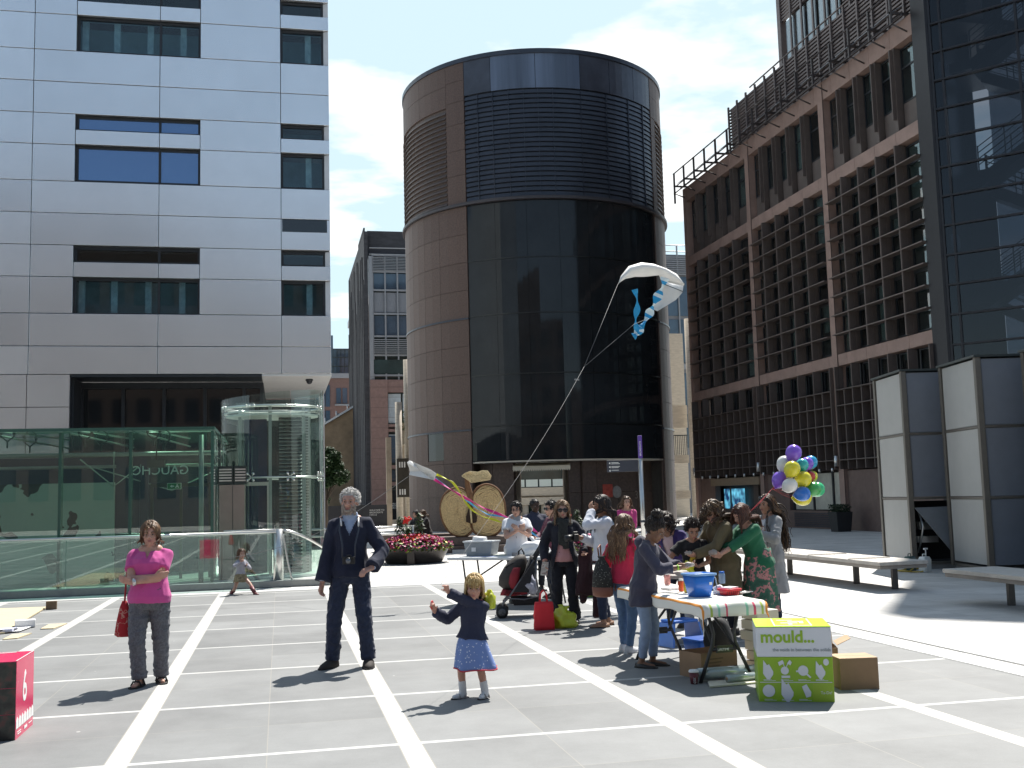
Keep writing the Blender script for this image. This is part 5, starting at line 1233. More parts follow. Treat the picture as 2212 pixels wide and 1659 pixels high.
def jar(x, y, r, h, m_, lab, lid=None, name="paint_jar"):
    t_ = thing(name, lab, "jar", on_tt(x, y), 0, "jars on the striped table"); c_ = MB(); c_.lathe([(r * .9, 0), (r, .01), (r, h * .85), (r * .8, h)], n=16); c_.build("body", [m_], t_)
    c_ = MB(); c_.lathe([(r * .82, h + .001), (r * .82, h + .018)], n=16); c_.build("lid", [lid or paper_m], t_)
def ptt(u, v): 
    p = G(u, v, tz) - T0; return p.dot(ux), p.dot(uy)
x, y = ptt(1472, 1279); jar(x, y, .026, .095, mat("red_orange_pot", (.70, .10, .03), .3), "red pot among the jars on the striped table")
x, y = ptt(1484, 1281); jar(x, y, .028, .095, mat("yellow_pot", (.62, .48, .02), .3), "yellow paint pot left of the blue bucket")
x, y = ptt(1442, 1265); jar(x, y, .03, .10, mat("red_white_tub", (.60, .25, .22), .4, var=.6, scale=30), "pale red striped tub near the hooded girl")
x, y = ptt(1560, 1262); jar(x, y, .032, .10, mat("clear_jug", (.35, .5, .7), .2, var=.2, trans=.3), "clear plastic jug with a blue top behind the bucket", blue_m, "plastic_jug")
x, y = ptt(1462, 1252); lumpy("clay_pile", on_tt(x, y), (.13, .09, .05), 9, mat("grey_clay", (.35, .31, .27), .7, var=.3, scale=20), "crumpled heap of grey clay wrapping on the table", "clay", amp=.5)
x, y = ptt(1470, 1246); lumpy("yellow_packet", on_tt(x + .1, y), (.06, .04, .08), 12, mat("yellow_wrap", (.62, .62, .02), .35, var=.1), "bright yellow plastic packet on the striped table", "packet", amp=.6)
x, y = ptt(1552, 1285); lumpy("tissue_heap", on_tt(x + .02, y), (.06, .05, .04), 15, paper_m, "crumpled white tissue beside the red basket", "tissue", amp=.6)
x, y = ptt(1450, 1275); c_ = MB(); c_.obox(on_tt(x, y, .01), (.16, .12, .02), R3(.4)); c_.build("paper_stack", [paper_m], label="low stack of white paper near the hooded girl", cat="paper")
c_ = MB(); p = on_tt(*ptt(1607, 1283)); c_.tube([p + Vector((-.08, .03, .012)), p + Vector((.08, -.02, .012))], .004, 6); c_.obox(p + Vector((.0, .0, .004)), (.12, .05, .004), R3(.5)); c_.build("modelling_tools", [steel_m], label="thin modelling tools at the right corner of the table", cat="tools")

# under the striped table
card_m = mat("brown_cardboard", (.27, .17, .10), .8, var=.10, scale=5, bump=.05); card_in = mat("cardboard_inside", (.42, .29, .18), .8, var=.08)
def carton(lab, loc, rz, w, d, h, flaps=True, seam=True):
    t_ = thing("cardboard_box", lab, "box", loc, rz, "brown cardboard boxes by the striped table"); th = .006
    c_ = MB(); c_.box(-w, w, -d, -d + th, 0, h); c_.box(-w, w, d - th, d, 0, h); c_.box(-w, -w + th, -d + th, d - th, 0, h); c_.box(w - th, w, -d + th, d - th, 0, h); c_.box(-w + th, w - th, -d + th, d - th, 0, th); c_.build("walls", [card_m], t_)
    if flaps:
        for sx in (-1, 1):
            f = MB(); f.obox((0, 0, 0), (d * .9, 2 * d - .02, .004)); o = f.build("flap", [card_in], t_); o.location = (sx * (w + d * .38), 0, h + .05 * (1 if sx > 0 else -.6)); o.rotation_euler = (0, -sx * (.45 if sx > 0 else -.6), 0)
        f = MB(); f.obox((0, d + .07, h + .05), (2 * w - .01, .17, .004), R3(0, .9)); f.build("flap", [card_in], t_)
    elif seam:
        f = MB(); f.box(-w, w, -d, -.003, h, h + .005); f.box(-w, w, .003, d, h, h + .005); f.build("closed_flaps", [card_in], t_)
    return t_
g1 = G(1515, 1462); cb1 = carton("open brown carton under the near end of the striped table", (3.66, 9.02, 0), TRZ + .25, .20, .15, .22, False, False)
decal("print_lines", [[(-.12, .10 + .03 * k), (.0 + .02 * k, .10 + .03 * k), (.0 + .02 * k, .112 + .03 * k), (-.12, .112 + .03 * k)] for k in range(3)], mat("carton_ink", (.16, .10, .06), .8), cb1, frame((0, -.152, 0), (1, 0, 0), (0, 0, 1)))
decal("label", [[(.04, .02), (.12, .02), (.12, .07), (.04, .07)]], paper_m, cb1, frame((0, -.152, 0), (1, 0, 0), (0, 0, 1)))
carton("closed brown carton standing right of the green information cube", (4.52, 8.08, 0), radians(-9), .155, .13, .245, False)
carton("brown carton with open flaps behind the green information cube", (4.50, 8.62, 0), radians(-22), .15, .14, .26, True)
bl = G(1442, 1395); 
st2 = thing("step_stool", "blue plastic step stool under the far end of the striped table", "stool", (4.12, 10.9, 0), .3)
c_ = MB(); c_.box(-.16, .16, -.12, .12, .24, .27); c_.build("tread", [blue_m], st2, bevel=.01)
for sx in (-1, 1):
    c_ = MB(); c_.loft([[(sx * .16 - .012, -.12, .24), (sx * .16 + .012, -.12, .24), (sx * .16 + .012, .12, .24), (sx * .16 - .012, .12, .24)], [(sx * .21 - .012, -.16, 0), (sx * .21 + .012, -.16, 0), (sx * .21 + .012, .16, 0), (sx * .21 - .012, .16, 0)]], 0, True, False); c_.build("side_leg", [blue_m], st2)
crate("blue_crate", "deep blue storage crate on the ground behind the table legs", "crate", (4.10, 10.15, 0), TRZ + .2, .17, .12, .19, .14, .17, mat("dark_blue_plastic", (.015, .10, .42), .35, var=.05))
lid_m = mat("cream_foam", (.62, .58, .48), .6, var=.06)
for k in range(6):
    p = Vector((4.16 + .01 * (k % 2) + (.025 if k < 3 else -.02), 8.95 + .006 * k, .03 + k * .088)); c_ = MB(); c_.obox((0, 0, .042), (.30 if k < 4 else .24, .22, .082), R3(TRZ + .12 + .03 * (k % 3)))
    o = c_.build("foam_block", [lid_m], bevel=.008); o.location = p; tag(o, ["bottom cream foam block in the stack under the table", "second cream foam block from the bottom of the stack", "third cream foam block from the bottom of the stack", "fourth cream foam block from the bottom of the stack", "narrow cream foam block second from the top", "narrow cream foam block topping the stack under the table"][k], "foam block", "cream foam blocks stacked under the table")
lumpy("black_bag", (3.95, 9.45, 0), (.14, .12, .26), 33, mat("black_cloth", (.012, .012, .014), .8, var=.2), "tall black cloth bag under the striped table", "bag", amp=.2)
c_ = MB(); c_.prism([(3.42, 8.42), (4.05, 8.50), (4.10, 8.66), (3.5, 8.66)], .008, .02); c_.build("foam_sheet", [lid_m], label="pale foam board lying under the plastic film rolls", cat="board")
film = mat("clear_film_roll", (.34, .40, .40), .12, .25, var=.15, scale=3, coat=.5)
for lab, a_, b_, r in (("long roll of clear plastic film lying under the table", (3.44, 8.72), (4.05, 8.74), .05), ("short roll of clear plastic film in front of the long roll", (3.62, 8.53), (4.02, 8.60), .032)):
    t_ = thing("film_roll", lab, "plastic roll", ((a_[0] + b_[0]) / 2, (a_[1] + b_[1]) / 2, 0), 0, "rolls of clear film"); c_ = MB(); c_.cyl((a_[0], a_[1], r + .02), (b_[0], b_[1], r + .02), r, n=20); c_.build("film", [film], t_, w=True)
    c_ = MB(); d_ = Vector((b_[0] - a_[0], b_[1] - a_[1], 0)).normalized() * .006; c_.cyl(Vector((a_[0], a_[1], r + .02)) - d_, Vector((b_[0], b_[1], r + .02)) + d_, r * .45, n=14); c_.build("core_tube", [card_m], t_, w=True)
cup = thing("paper_cup", "dark red takeaway coffee cup with white lid on the ground", "cup", (3.38, 8.66, 0), radians(-14))
c_ = MB(); c_.lathe([(.028, 0), (.040, .10)], n=24); c_.build("cup_body", [mat("costa_maroon", (.10, .012, .02), .5, var=.03)], cup)
c_ = MB(); c_.lathe([(.043, .10), (.043, .108), (.038, .118), (.036, .12)], n=24); c_.build("lid", [paper_m], cup)
text("cup_lettering", "COSTA", .026, white_b, cup, frame((.010, -.0385, .012), (0, .12, .99), (-1, 0, 0)), ext=.001)

# shopping bags near the stroller
def tote(name, lab, loc, rz, w, d, h, m_, hm=None):
    t_ = thing(name, lab, "bag", loc, rz); mb = MB(); rng = random.Random(len(lab)); rings = []
    for k in range(7):
        z = h * k / 6; f = 1 - .10 * (k / 6); bul = 1 + .06 * sin(pi * k / 6); rings.append([(w * f * bul * cx_ + rng.uniform(-.006, .006), d * (1.1 - .45 * k / 6) * cy_ + rng.uniform(-.008, .008), z) for cx_, cy_ in ((-1, -1), (-.33, -1.1), (.33, -1.05), (1, -1), (1.02, 0), (1, 1), (0, 1.1), (-1, 1), (-1.02, 0))])
    mb.loft(rings, 0, True, True); mb.build("bag_body", [m_], t_)
    for sy in (-1, 1):
        hh = MB(); hh.tube([(-w * .4, sy * d * .55, h - .01), (-w * .3, sy * d * .4, h + .10), (0, sy * d * .35, h + .14), (w * .3, sy * d * .4, h + .10), (w * .4, sy * d * .55, h - .01)], .008, 6); hh.build("handle", [hm or m_], t_)
    return t_
tote("shopping_bag", "bright red cloth shopping bag standing beside the woman in sunglasses", (3.10, 12.76, 0), HEAD_CAM + .1, .115, .08, .33, mat("red_cloth", (.62, .025, .035), .8, var=.08, bump=.1, bscale=12))
lumpy("carrier_bag", (3.36, 12.82, 0), (.15, .13, .13), 21, mat("lime_plastic_bag", (.50, .55, .03), .3, var=.18, scale=9, trans=.1), "lime yellow plastic carrier bag by the feet of the woman in sunglasses", "bag", amp=.4, knot=2)
p_ = G(1283, 1293)
sbm = bpy.data.materials.new("supermarket_bag_print"); sbm.use_nodes = True; t = sbm.node_tree; bb = t.nodes["Principled BSDF"]; bb.inputs["Roughness"].default_value = .4
c0 = t.nodes.new("ShaderNodeTexCoord"); s0 = t.nodes.new("ShaderNodeSeparateXYZ"); t.links.new(c0.outputs["Object"], s0.inputs[0]); r0 = t.nodes.new("ShaderNodeValToRGB"); r0.color_ramp.interpolation = 'CONSTANT'; e = r0.color_ramp.elements; e[0].color = (.16, .30, .05, 1); e[1].position = .12; e[1].color = (.02, .28, .48, 1); q = e.new(.22); q.color = (.22, .42, .48, 1); q = e.new(.37); q.color = (.02, .32, .50, 1)
t.links.new(s0.outputs["Z"], r0.inputs[0]); t.links.new(r0.outputs[0], bb.inputs["Base Color"])
tote("shopping_bag", "tall blue and green shopping bag behind the photographer", (p_.x, p_.y + .25, 0), HEAD_CAM, .15, .09, .40, sbm)

# ================================================================ stroller with rucksack
sp_ = G(1085, 1336); STR = thing("stroller", "dark folding stroller facing left with a loaded seat", "stroller", (sp_.x, sp_.y, 0), HEAD_CAM)
tube_m = mat("stroller_tube", (.14, .14, .15), .35, .7, var=.1); blk = mat("black_fabric", (.015, .015, .018), .8, var=.25, scale=12, bump=.1); tyre_m = mat("tyre_rubber", (.018, .018, .018), .7, var=.1); redf = mat("dark_red_fabric", (.24, .015, .025), .75, var=.15, scale=10, bump=.1)
for (x, y) in ((0, -.0), (.0, .42), (.52, .0), (.52, .42)):
    for dy_ in (-.028, .028):
        w_ = MB(); w_.cyl((x, y + dy_ - .014, .082), (x, y + dy_ + .014, .082), .082, n=24); wh = w_.build("wheel", [tyre_m], STR)
        h_ = MB(); h_.cyl((x, y + dy_ - .0155, .082), (x, y + dy_ + .0155, .082), .050, n=18)
        for q in range(5): h_.cyl((x + .03 * cos(q * 1.257), y + dy_ - .018, .082 + .03 * sin(q * 1.257)), (x + .03 * cos(q * 1.257), y + dy_ + .018, .082 + .03 * sin(q * 1.257)), .010, n=8, mi=1)
        h_.build("rim", [mat("wheel_hub_grey", (.10, .10, .10), .5, var=.1), tube_m], wh)
fr3 = MB()
for y in (0, .42):
    fr3.tube([(0, y, .09), (.02, y, .2), (.10, y, .28), (.42, y, .72), (.58, y, .98)], .013, 8)
    fr3.tube([(.52, y, .09), (.50, y, .3), (.46, y, .52), (.475, y, .80)], .013, 8); fr3.tube([(.08, y, .26), (.30, y, .24), (.50, y, .28)], .010, 8)
fr3.tube([(.30, 0, .52), (.50, .42, .25)], .009, 6); fr3.tube([(.30, .42, .52), (.50, 0, .25)], .009, 6); fr3.tube([(.52, 0, .11), (.52, .42, .11)], .011, 6); fr3.tube([(.02, 0, .2), (.02, .42, .2)], .011, 6)
fr3.build("frame", [tube_m], STR)
for y in (0, .42):
    h_ = MB(); h_.tube([(.44, y, .76), (.50, y, .85), (.575, y, .975), (.62, y, 1.03)], [.024, .026, .024, .02], 10); h_.build("grip", [blk], STR)
c_ = MB(); c_.loft([[(x, y, z) for x, y, z in ((.02, -.0, .30), (.02, .42, .30), (.06, .42, .36), (.06, 0, .36))], [(.25, 0, .31), (.25, .42, .31), (.22, .42, .38), (.22, 0, .38)], [(.46, 0, .78), (.46, .42, .78), (.40, .42, .80), (.40, 0, .80)]], 0, True, True); c_.build("seat_fabric", [blk], STR)
c_ = MB(); c_.loft([[(-.02, 0, .30), (-.02, .42, .30), (.02, .42, .37), (.02, 0, .37)], [(.14, 0, .29), (.14, .42, .29), (.14, .42, .36), (.14, 0, .36)], [(.34, 0, .31), (.34, .42, .31), (.34, .42, .34), (.34, 0, .34)]], 0, True, True); c_.build("red_lining", [redf], STR)
c_ = MB(); c_.add([(.16, -.012, .34), (.36, -.012, .33), (.45, -.012, .74), (.36, -.012, .68), (.16, .43, .34), (.36, .43, .33), (.45, .43, .74), (.36, .43, .68)], [(0, 1, 2, 3), (7, 6, 5, 4), (0, 4, 5, 1), (1, 5, 6, 2), (2, 6, 7, 3), (3, 7, 4, 0)]); c_.build("side_panel", [blk], STR)
c_ = MB(); c_.loft([[(.16, .05, .16), (.48, .05, .16), (.48, .38, .16), (.16, .38, .16)], [(.12, .02, .26), (.5, .02, .26), (.5, .4, .26), (.12, .4, .26)]], 0, True, True); c_.build("basket", [blk], STR)
def at_str(x, y, z): return Vector((sp_.x, sp_.y, 0)) + FX * x + FY * y + Vector((0, 0, z))
rk_ = thing("rucksack", "stuffed brown and red rucksack sitting in the stroller seat", "rucksack", at_str(.14, .20, .36), HEAD_CAM)
mb = MB(); rings = []
for z, x0, wx, wy in ((0, .0, .11, .15), (.06, -.02, .16, .18), (.17, -.01, .165, .18), (.30, .05, .15, .17), (.40, .10, .11, .14), (.46, .13, .05, .08)): rings.append([(x0 + wx * cos(q * pi / 7), wy * sin(q * pi / 7), z) for q in range(14)])
mb.loft(rings); mb.build("pack_body", [mat("brown_black_nylon", (.035, .028, .024), .7, var=.3, scale=12, bump=.15)], rk_)
mb = MB(); rings = []
for z, x0, wx in ((.02, .03, .05), (.10, .02, .075), (.2, .035, .07), (.30, .07, .05)): rings.append([(x0 + wx * cos(q * pi / 6), -.15 + .05 * sin(q * pi / 6), z) for q in range(12)])
mb.loft(rings); mb.build("red_pocket", [redf], rk_)
mb = MB(); mb.tube([(.10, 0, .44), (.10, -.02, .50), (.14, -.01, .54), (.17, 0, .48), (.17, .0, .42)], .012, 6); mb.tube([(-.08, -.1, .30), (.02, -.14, .36), (.12, -.12, .38)], .009, 5); mb.build("top_strap", [blk], rk_)
lumpy("carrier_bag", at_str(.38, .1, .30), (.10, .12, .14), 40, mat("pale_printed_bag", (.36, .36, .42), .4, var=.6, scale=14), "pale printed bag hung inside the stroller frame", "bag", amp=.3)

# ================================================================ rope apple sculpture
AD = 32.0; apo = DP(1020, 1170, AD); apo = Vector((apo.x, apo.y, 0)); psc = FPX / AD
ap = thing("apple_sculpture", "giant halved apple sculpture wound from straw rope with a stem and leaf", "sculpture", apo, HEAD_CAM)
rope = mat("straw_rope", (.50, .37, .19), .85, var=.35, scale=30, bump=.3, bscale=60); barkr = mat("brown_bark_rim", (.15, .075, .035), .85, var=.35, scale=12, bump=.3); wick = mat("pale_wicker", (.58, .47, .27), .8, var=.25, scale=25, bump=.2)
def z8(x, y): u, v = 760.9 + x * .176, 1017.5 + y * .176; d = DP(u, v, AD) - apo; return (d.dot(FX), d.z)
lob = {'right': [(1640, 160), (1740, 185), (1820, 260), (1865, 370), (1880, 480), (1870, 600), (1830, 710), (1760, 785), (1660, 810), (1560, 795), (1490, 745), (1470, 690), (1468, 560), (1462, 420), (1480, 290), (1540, 200)],
       'left': [(1290, 200), (1370, 225), (1425, 300), (1440, 420), (1442, 560), (1455, 690), (1470, 740), (1400, 800), (1290, 800), (1190, 745), (1120, 640), (1085, 520), (1085, 400), (1120, 300), (1200, 225)]}
for nm_, pts in lob.items():
    P = [z8(*p) for p in pts]; cx_ = sum(p[0] for p in P) / len(P); cz_ = sum(p[1] for p in P) / len(P)
    def outline(s, N=64):
        o = []; n = len(P)
        for k in range(N):
            t = k / N * n; i = int(t); f = t - i; a_, b_, c0, d0 = P[(i - 1) % n], P[i], P[(i + 1) % n], P[(i + 2) % n]
            q = [.5 * (2 * b_[j] + (c0[j] - a_[j]) * f + (2 * a_[j] - 5 * b_[j] + 4 * c0[j] - d0[j]) * f * f + (3 * b_[j] - a_[j] - 3 * c0[j] + d0[j]) * f ** 3) for j in (0, 1)]
            o.append((cx_ + (q[0] - cx_) * s, cz_ + (q[1] - cz_) * s))
        return o
    body = MB(); body.loft([[(x, y, z) for x, z in outline(s)] for s, y in ((.0, -.13), (.5, -.12), (.94, -.09), (.985, -.02), (1.0, .10), (.93, .30), (.7, .50), (.35, .60), (.0, .62))], 0, False, True); body.build("apple_half", [barkr], ap)
    rp = MB(); s = .05; rng = random.Random(3); k = 0
    while s < .95:
        o = outline(s, 72); ph_ = rng.uniform(0, 6); pts3 = []
        for i, (x, z) in enumerate(o + [o[0]]): w = .012 * sin(i * .35 + ph_) + .008 * sin(i * .9 + ph_ * 2); pts3.append((cx_ + (x - cx_) * (1 + w), -.125 - .02 * (1 - s) + .012 * rng.random() + .015 * (s > .9), cz_ + (z - cz_) * (1 + w)))
        pts3[-1] = pts3[0]; rp.tube(pts3, .013 + .005 * rng.random(), 5, caps=False); s += .030 + .008 * rng.random(); k += 1
    rp.build("rope_winding", [rope], ap)
    rm = MB(); o = outline(.985, 80); rm.tube([(x, -.07, z) for x, z in o + [o[0]]], .038, 6, caps=False); rm.build("bark_rim", [barkr], ap)
co = MB(); core = [z8(*p) for p in ((1455, 420), (1500, 480), (1535, 560), (1525, 630), (1460, 645), (1400, 625), (1398, 560), (1425, 470))]
co.loft([[(x, y, z) for x, z in core] for y in (-.20, -.13)], 0, True, False); co.build("dark_core", [mat("core_brown_black", (.03, .016, .01), .9, var=.3)], ap)
cs = MB(); cs.tube([(z8(1452, 450)[0], -.21, z8(1452, 450)[1]), (z8(1462, 560)[0], -.23, z8(1462, 560)[1]), (z8(1468, 640)[0], -.21, z8(1468, 640)[1])], .028, 8); cs.build("core_rope", [wick], ap)
sm_ = MB(); S = [z8(*p) for p in ((1455, 420), (1440, 300), (1415, 180), (1400, 90), (1420, 40), (1470, 20), (1530, 35))]
sm_.tube([(x, -.05 - .01 * i, z) for i, (x, z) in enumerate(S)], [.13, .11, .085, .06, .05, .04, .022], 10); sm_.build("stem", [barkr], ap)
lf = MB(); Lp = [z8(*p) for p in ((1345, 60), (1390, 25), (1450, 5), (1540, 15), (1600, -5), (1660, 0), (1705, 60), (1690, 105), (1600, 120), (1460, 140), (1400, 95))]
lf.loft([[(x, y + .03 * sin(i), z) for i, (x, z) in enumerate(Lp)] for y in (-.22, -.19)], 0, True, False)
lx = sum(p[0] for p in Lp) / len(Lp); lz = sum(p[1] for p in Lp) / len(Lp)
for s in (1.0, .8, .6, .4, .2): lf.tube([(lx + (x - lx) * s, -.235, lz + (z - lz) * s) for x, z in Lp + [Lp[0]]], .014, 5, caps=False)
for k in range(7): a_ = Lp[k]; b_ = Lp[-k - 1]; lf.tube([(a_[0], -.24, a_[1]), (b_[0], -.24, b_[1])], .010, 5)
lf.build("woven_leaf", [wick], ap)
lg3 = thing("stone_plinth", "low stepped dark granite ledge under the apple sculpture", "plinth", apo, HEAD_CAM)
c_ = MB(); zt = z8(1480, 815)[1]; c_.box(-1.6, 2.4, -.5, 1.6, 0, zt - .22); c_.box(-1.2, 1.2, -.25, 1.2, zt - .219, zt + .02); c_.build("steps", [granite_dk], lg3, bevel=.01)
c_ = MB(); c_.box(-.55, .15, -.8, -.52, .0, .10); c_.build("step_block", [pale_stone], lg3)

# ================================================================ flower planters
bowl_m = mat("dark_bronze_bowl", (.045, .04, .038), .35, .5, var=.2, scale=4)
fl_m = [mat("petal_magenta", (.42, .02, .14), .6, var=.3, scale=20), mat("petal_red", (.62, .02, .015), .6, var=.3, scale=20), mat("petal_pink", (.50, .10, .22), .6, var=.3, scale=20), mat("petal_yellow", (.55, .42, .03), .6, var=.3, scale=20)]
gl_m = [mat("leaf_dark", (.015, .035, .012), .6, var=.4, scale=10), mat("leaf_mid", (.05, .10, .02), .6, var=.4, scale=10), mat("leaf_lime", (.20, .24, .03), .6, var=.4, scale=10)]
def planter(lab, base, r, h, seed, cone=True):
    t_ = thing("flower_planter", lab, "planter", base, HEAD_CAM, "bronze bowl planters of summer flowers"); rng = random.Random(seed)
    c_ = MB(); c_.lathe([(r * .74, 0), (r * .78, .03), (r * 1.0, h), (r * 1.0, h + .03), (r * .93, h + .03), (r * .90, h - .05)], n=40); c_.build("bowl", [bowl_m], t_)
    c_ = MB(); c_.box(-.09, .09, -r * .97, -r * .70, .02, h - .02); c_.build("bowl_bracket", [bowl_m], t_)
    for mlist, n, z0, z1, kind, nm_ in ((gl_m, 1300, -.02, .28, 'leaf', "leaves"), (fl_m, 1500, .0, .32, 'flower', "flowers")):
        mb = MB()
        for k in range(n):
            a_ = rng.uniform(0, 2 * pi); q = sqrt(rng.random()) * 1.08; dome = (1 - (q / 1.1) ** 2)
            x, y = r * q * cos(a_), r * q * sin(a_); z = h + z0 + dome * z1 * .8 + rng.uniform(-.03, .06) - (.10 * rng.random() if q > .92 else 0)
            s_ = rng.uniform(.022, .045) if kind == 'flower' else rng.uniform(.03, .07)
            if kind == 'flower': mi = 0 if q > .62 else rng.choice((0, 1, 1, 2)); mi = rng.choice((0, 0, 2, 1, 3)) if rng.random() < .4 else mi
            else: mi = rng.choice((0, 1, 1, 2))
            R = R3(rng.uniform(0, 6.3), rng.uniform(-.9, .9), rng.uniform(-.9, .9)); p = Vector((x, y, z))
            vv = [tuple(p + R @ Vector((s_ * cos(i * 1.2566) * (1 if kind == 'flower' else (1.3 if i == 0 else .6)), s_ * sin(i * 1.2566) * .8, 0))) for i in range(5)]; mb.add(vv, [(0, 1, 2, 3, 4)], mi)
        mb.build(nm_, mlist, t_)
    if cone:
        mb = MB()
        for cx0, cy0, hh, rr in ((-.35, .1, .62, .22), (.12, .15, .70, .18), (-.12, -.05, .35, .15)):
            for k in range(420):
                q = rng.random(); z = h + .15 + hh * q; rad = rr * (1 - q) ** .8 * sqrt(rng.random()); a_ = rng.uniform(0, 6.28); s_ = rng.uniform(.03, .07); R = R3(a_, rng.uniform(-.6, .6), rng.uniform(.2, 1.2)); p = Vector((cx0 + rad * cos(a_), cy0 + rad * sin(a_), z))
                mb.add([tuple(p), tuple(p + R @ Vector((s_, s_ * .3, 0))), tuple(p + R @ Vector((s_ * 1.7, 0, 0))), tuple(p + R @ Vector((s_, -s_ * .3, 0)))], [(0, 1, 2, 3)], rng.choice((0, 0, 1)))
        mb.build("cone_shrubs", gl_m, t_)
        mb = MB()
        for k in range(40): p = Vector((-.18 + rng.gauss(0, .05), -.1 + rng.gauss(0, .05), h + .66 + rng.gauss(0, .04))); mb.sphere(p, rng.uniform(.018, .032), seg=6, rings=5)
        mb.tube([(-.18, -.1, h + .1), (-.18, -.1, h + .62)], .01, 5, 1); mb.build("canna_bloom", [fl_m[1], gl_m[1]], t_)
pb_ = G(898, 1217); planter("bowl planter of red and magenta flowers left of the apple sculpture", (pb_.x, pb_.y + .3, 0), .92, .42, 2)
pb_ = DP(1238, 1200, 25.5); planter("bowl planter of red and yellow flowers behind the woman in sunglasses", (pb_.x, pb_.y, 0), .8, .42, 8)
pb_ = DP(1432, 1200, 25.0); planter("bowl planter of flowers behind the long haired photographer", (pb_.x, pb_.y, 0), .5, .42, 9, False)

# tall black planter with clipped shrub by the brown office
bp_ = thing("box_planter", "tall black tapering planter with a clipped shrub by the brown office", "planter", (20.2, 36.4, 0), 0)
c_ = MB(); c_.loft([[(-s, -s, z), (s, -s, z), (s, s, z), (-s, s, z)] for s, z in ((.26, 0), (.33, .72))], 0, True, False); c_.build("pot", [mat("black_pot", (.015, .016, .018), .5, var=.2)], bp_, bevel=.01)
rng = random.Random(4); c_ = MB()
for k in range(700):
    p = Vector((rng.uniform(-.33, .33), rng.uniform(-.33, .33), .72 + rng.random() * .28)); s_ = rng.uniform(.03, .06); c_.obox(p, (s_, s_ * .6, .004), R3(rng.uniform(0, 6), rng.uniform(-1, 1), rng.uniform(-1, 1)))
c_.build("shrub", [gl_m[0]], bp_)

# wayfinding post
wp = DP(1387, 1080, 24.0); wps = thing("signpost", "steel wayfinding post with purple top and black direction board", "signpost", (wp.x, wp.y, 0), HEAD_CAM)
zt = DP(1384, 940, 24.0).z; zm = DP(1384, 990, 24).z; zb = DP(1384, 1018, 24).z
c_ = MB(); c_.cyl((0, 0, 0), (0, 0, zm), .05, n=16); c_.cyl((0, 0, .95), (0, 0, 1.0), .056, n=16, mi=1); c_.build("post", [steel_m, black_m], wps)
c_ = MB(); c_.box(-.045, .045, -.045, .045, zm + .002, zt); c_.build("purple_top", [mat("purple_enamel", (.10, .045, .30), .35, var=.05)], wps, bevel=.008)
c_ = MB(); c_.box(-.76, -.06, -.02, .02, zb, zm - .03); c_.box(-.76, -.05, -.012, .012, zm - .025, zm - .01, 1); c_.build("board", [black_m, steel_m], wps)
c_ = MB()
for k in range(3):
    z = zm - .09 - k * .085; c_.add([(-.72, -.023, z), (-.685, -.023, z + .025), (-.685, -.023, z - .025)], [(0, 2, 1)])
    for j in range(2 if k < 2 else 1): c_.box(-.66, -.50 + .03 * ((k + j) % 2), -.024, -.021, z + .006 - j * .026, z + .016 - j * .026)
c_.build("board_marks", [white_b], wps)
text("post_lettering", "BROADGATE", .055, white_b, wps, frame((.016, -.047, zm + .06), (0, 0, 1), (-1, 0, 0)), ext=.001)

# jerry cans and hose by the open cabin
def can(lab, p, s, m_, pump):
    t_ = thing("jerry_can", lab, "jerry can", p, .4, "jerry cans by the open cabin"); c_ = MB(); c_.loft([[(-x, -y, z), (x, -y, z), (x, y, z), (-x, y, z)] for x, y, z in ((.09 * s, .06 * s, 0), (.095 * s, .065 * s, .2 * s), (.07 * s, .05 * s, .25 * s))], 0, True, True); c_.build("can_body", [m_], t_, bevel=.012)
    c_ = MB(); c_.tube([(-.05 * s, 0, .25 * s), (-.04 * s, 0, .29 * s), (.02 * s, 0, .29 * s), (.03 * s, 0, .25 * s)], .010, 6); c_.build("handle", [m_], t_)
    if pump: c_ = MB(); c_.cyl((.05, 0, .24 * s), (.05, 0, .37 * s), .010, n=8); c_.box(-.0, .10, -.015, .015, .36 * s, .385 * s); c_.build("pump", [paper_m], t_)
pj = G(1999, 1236); can("white plastic jerry can with a pump by the open cabin", (pj.x, pj.y, 0), 1.15, mat("white_can", (.68, .70, .68), .4, var=.05), True)
can("dark green jerry can behind the white one", (pj.x - .02, pj.y + .45, 0), 1.1, mat("green_can", (.03, .07, .06), .4, var=.1), False)
hp = [G(u, v) for u, v in ((1930, 1232), (1950, 1236), (1985, 1238), (2008, 1235), (1990, 1231), (1960, 1233), (1940, 1237), (1965, 1239), (1980, 1228), (1982, 1212))]
c_ = MB(); q = []
for i in range(len(hp) - 1):
    for k in range(4): f = k / 4; q.append(hp[i].lerp(hp[i + 1], f) + Vector((0, 0, .014 + .004 * i)))
q += [q[-1] + Vector((.02, .2, .25)), q[-1] + Vector((.0, .3, .6))]
c_.tube(q, .013, 6); c_.build("garden_hose", [mat("yellow_hose", (.42, .30, .03), .5, var=.1)], label="yellow hose coiled on the ground before the open cabin", cat="hose")

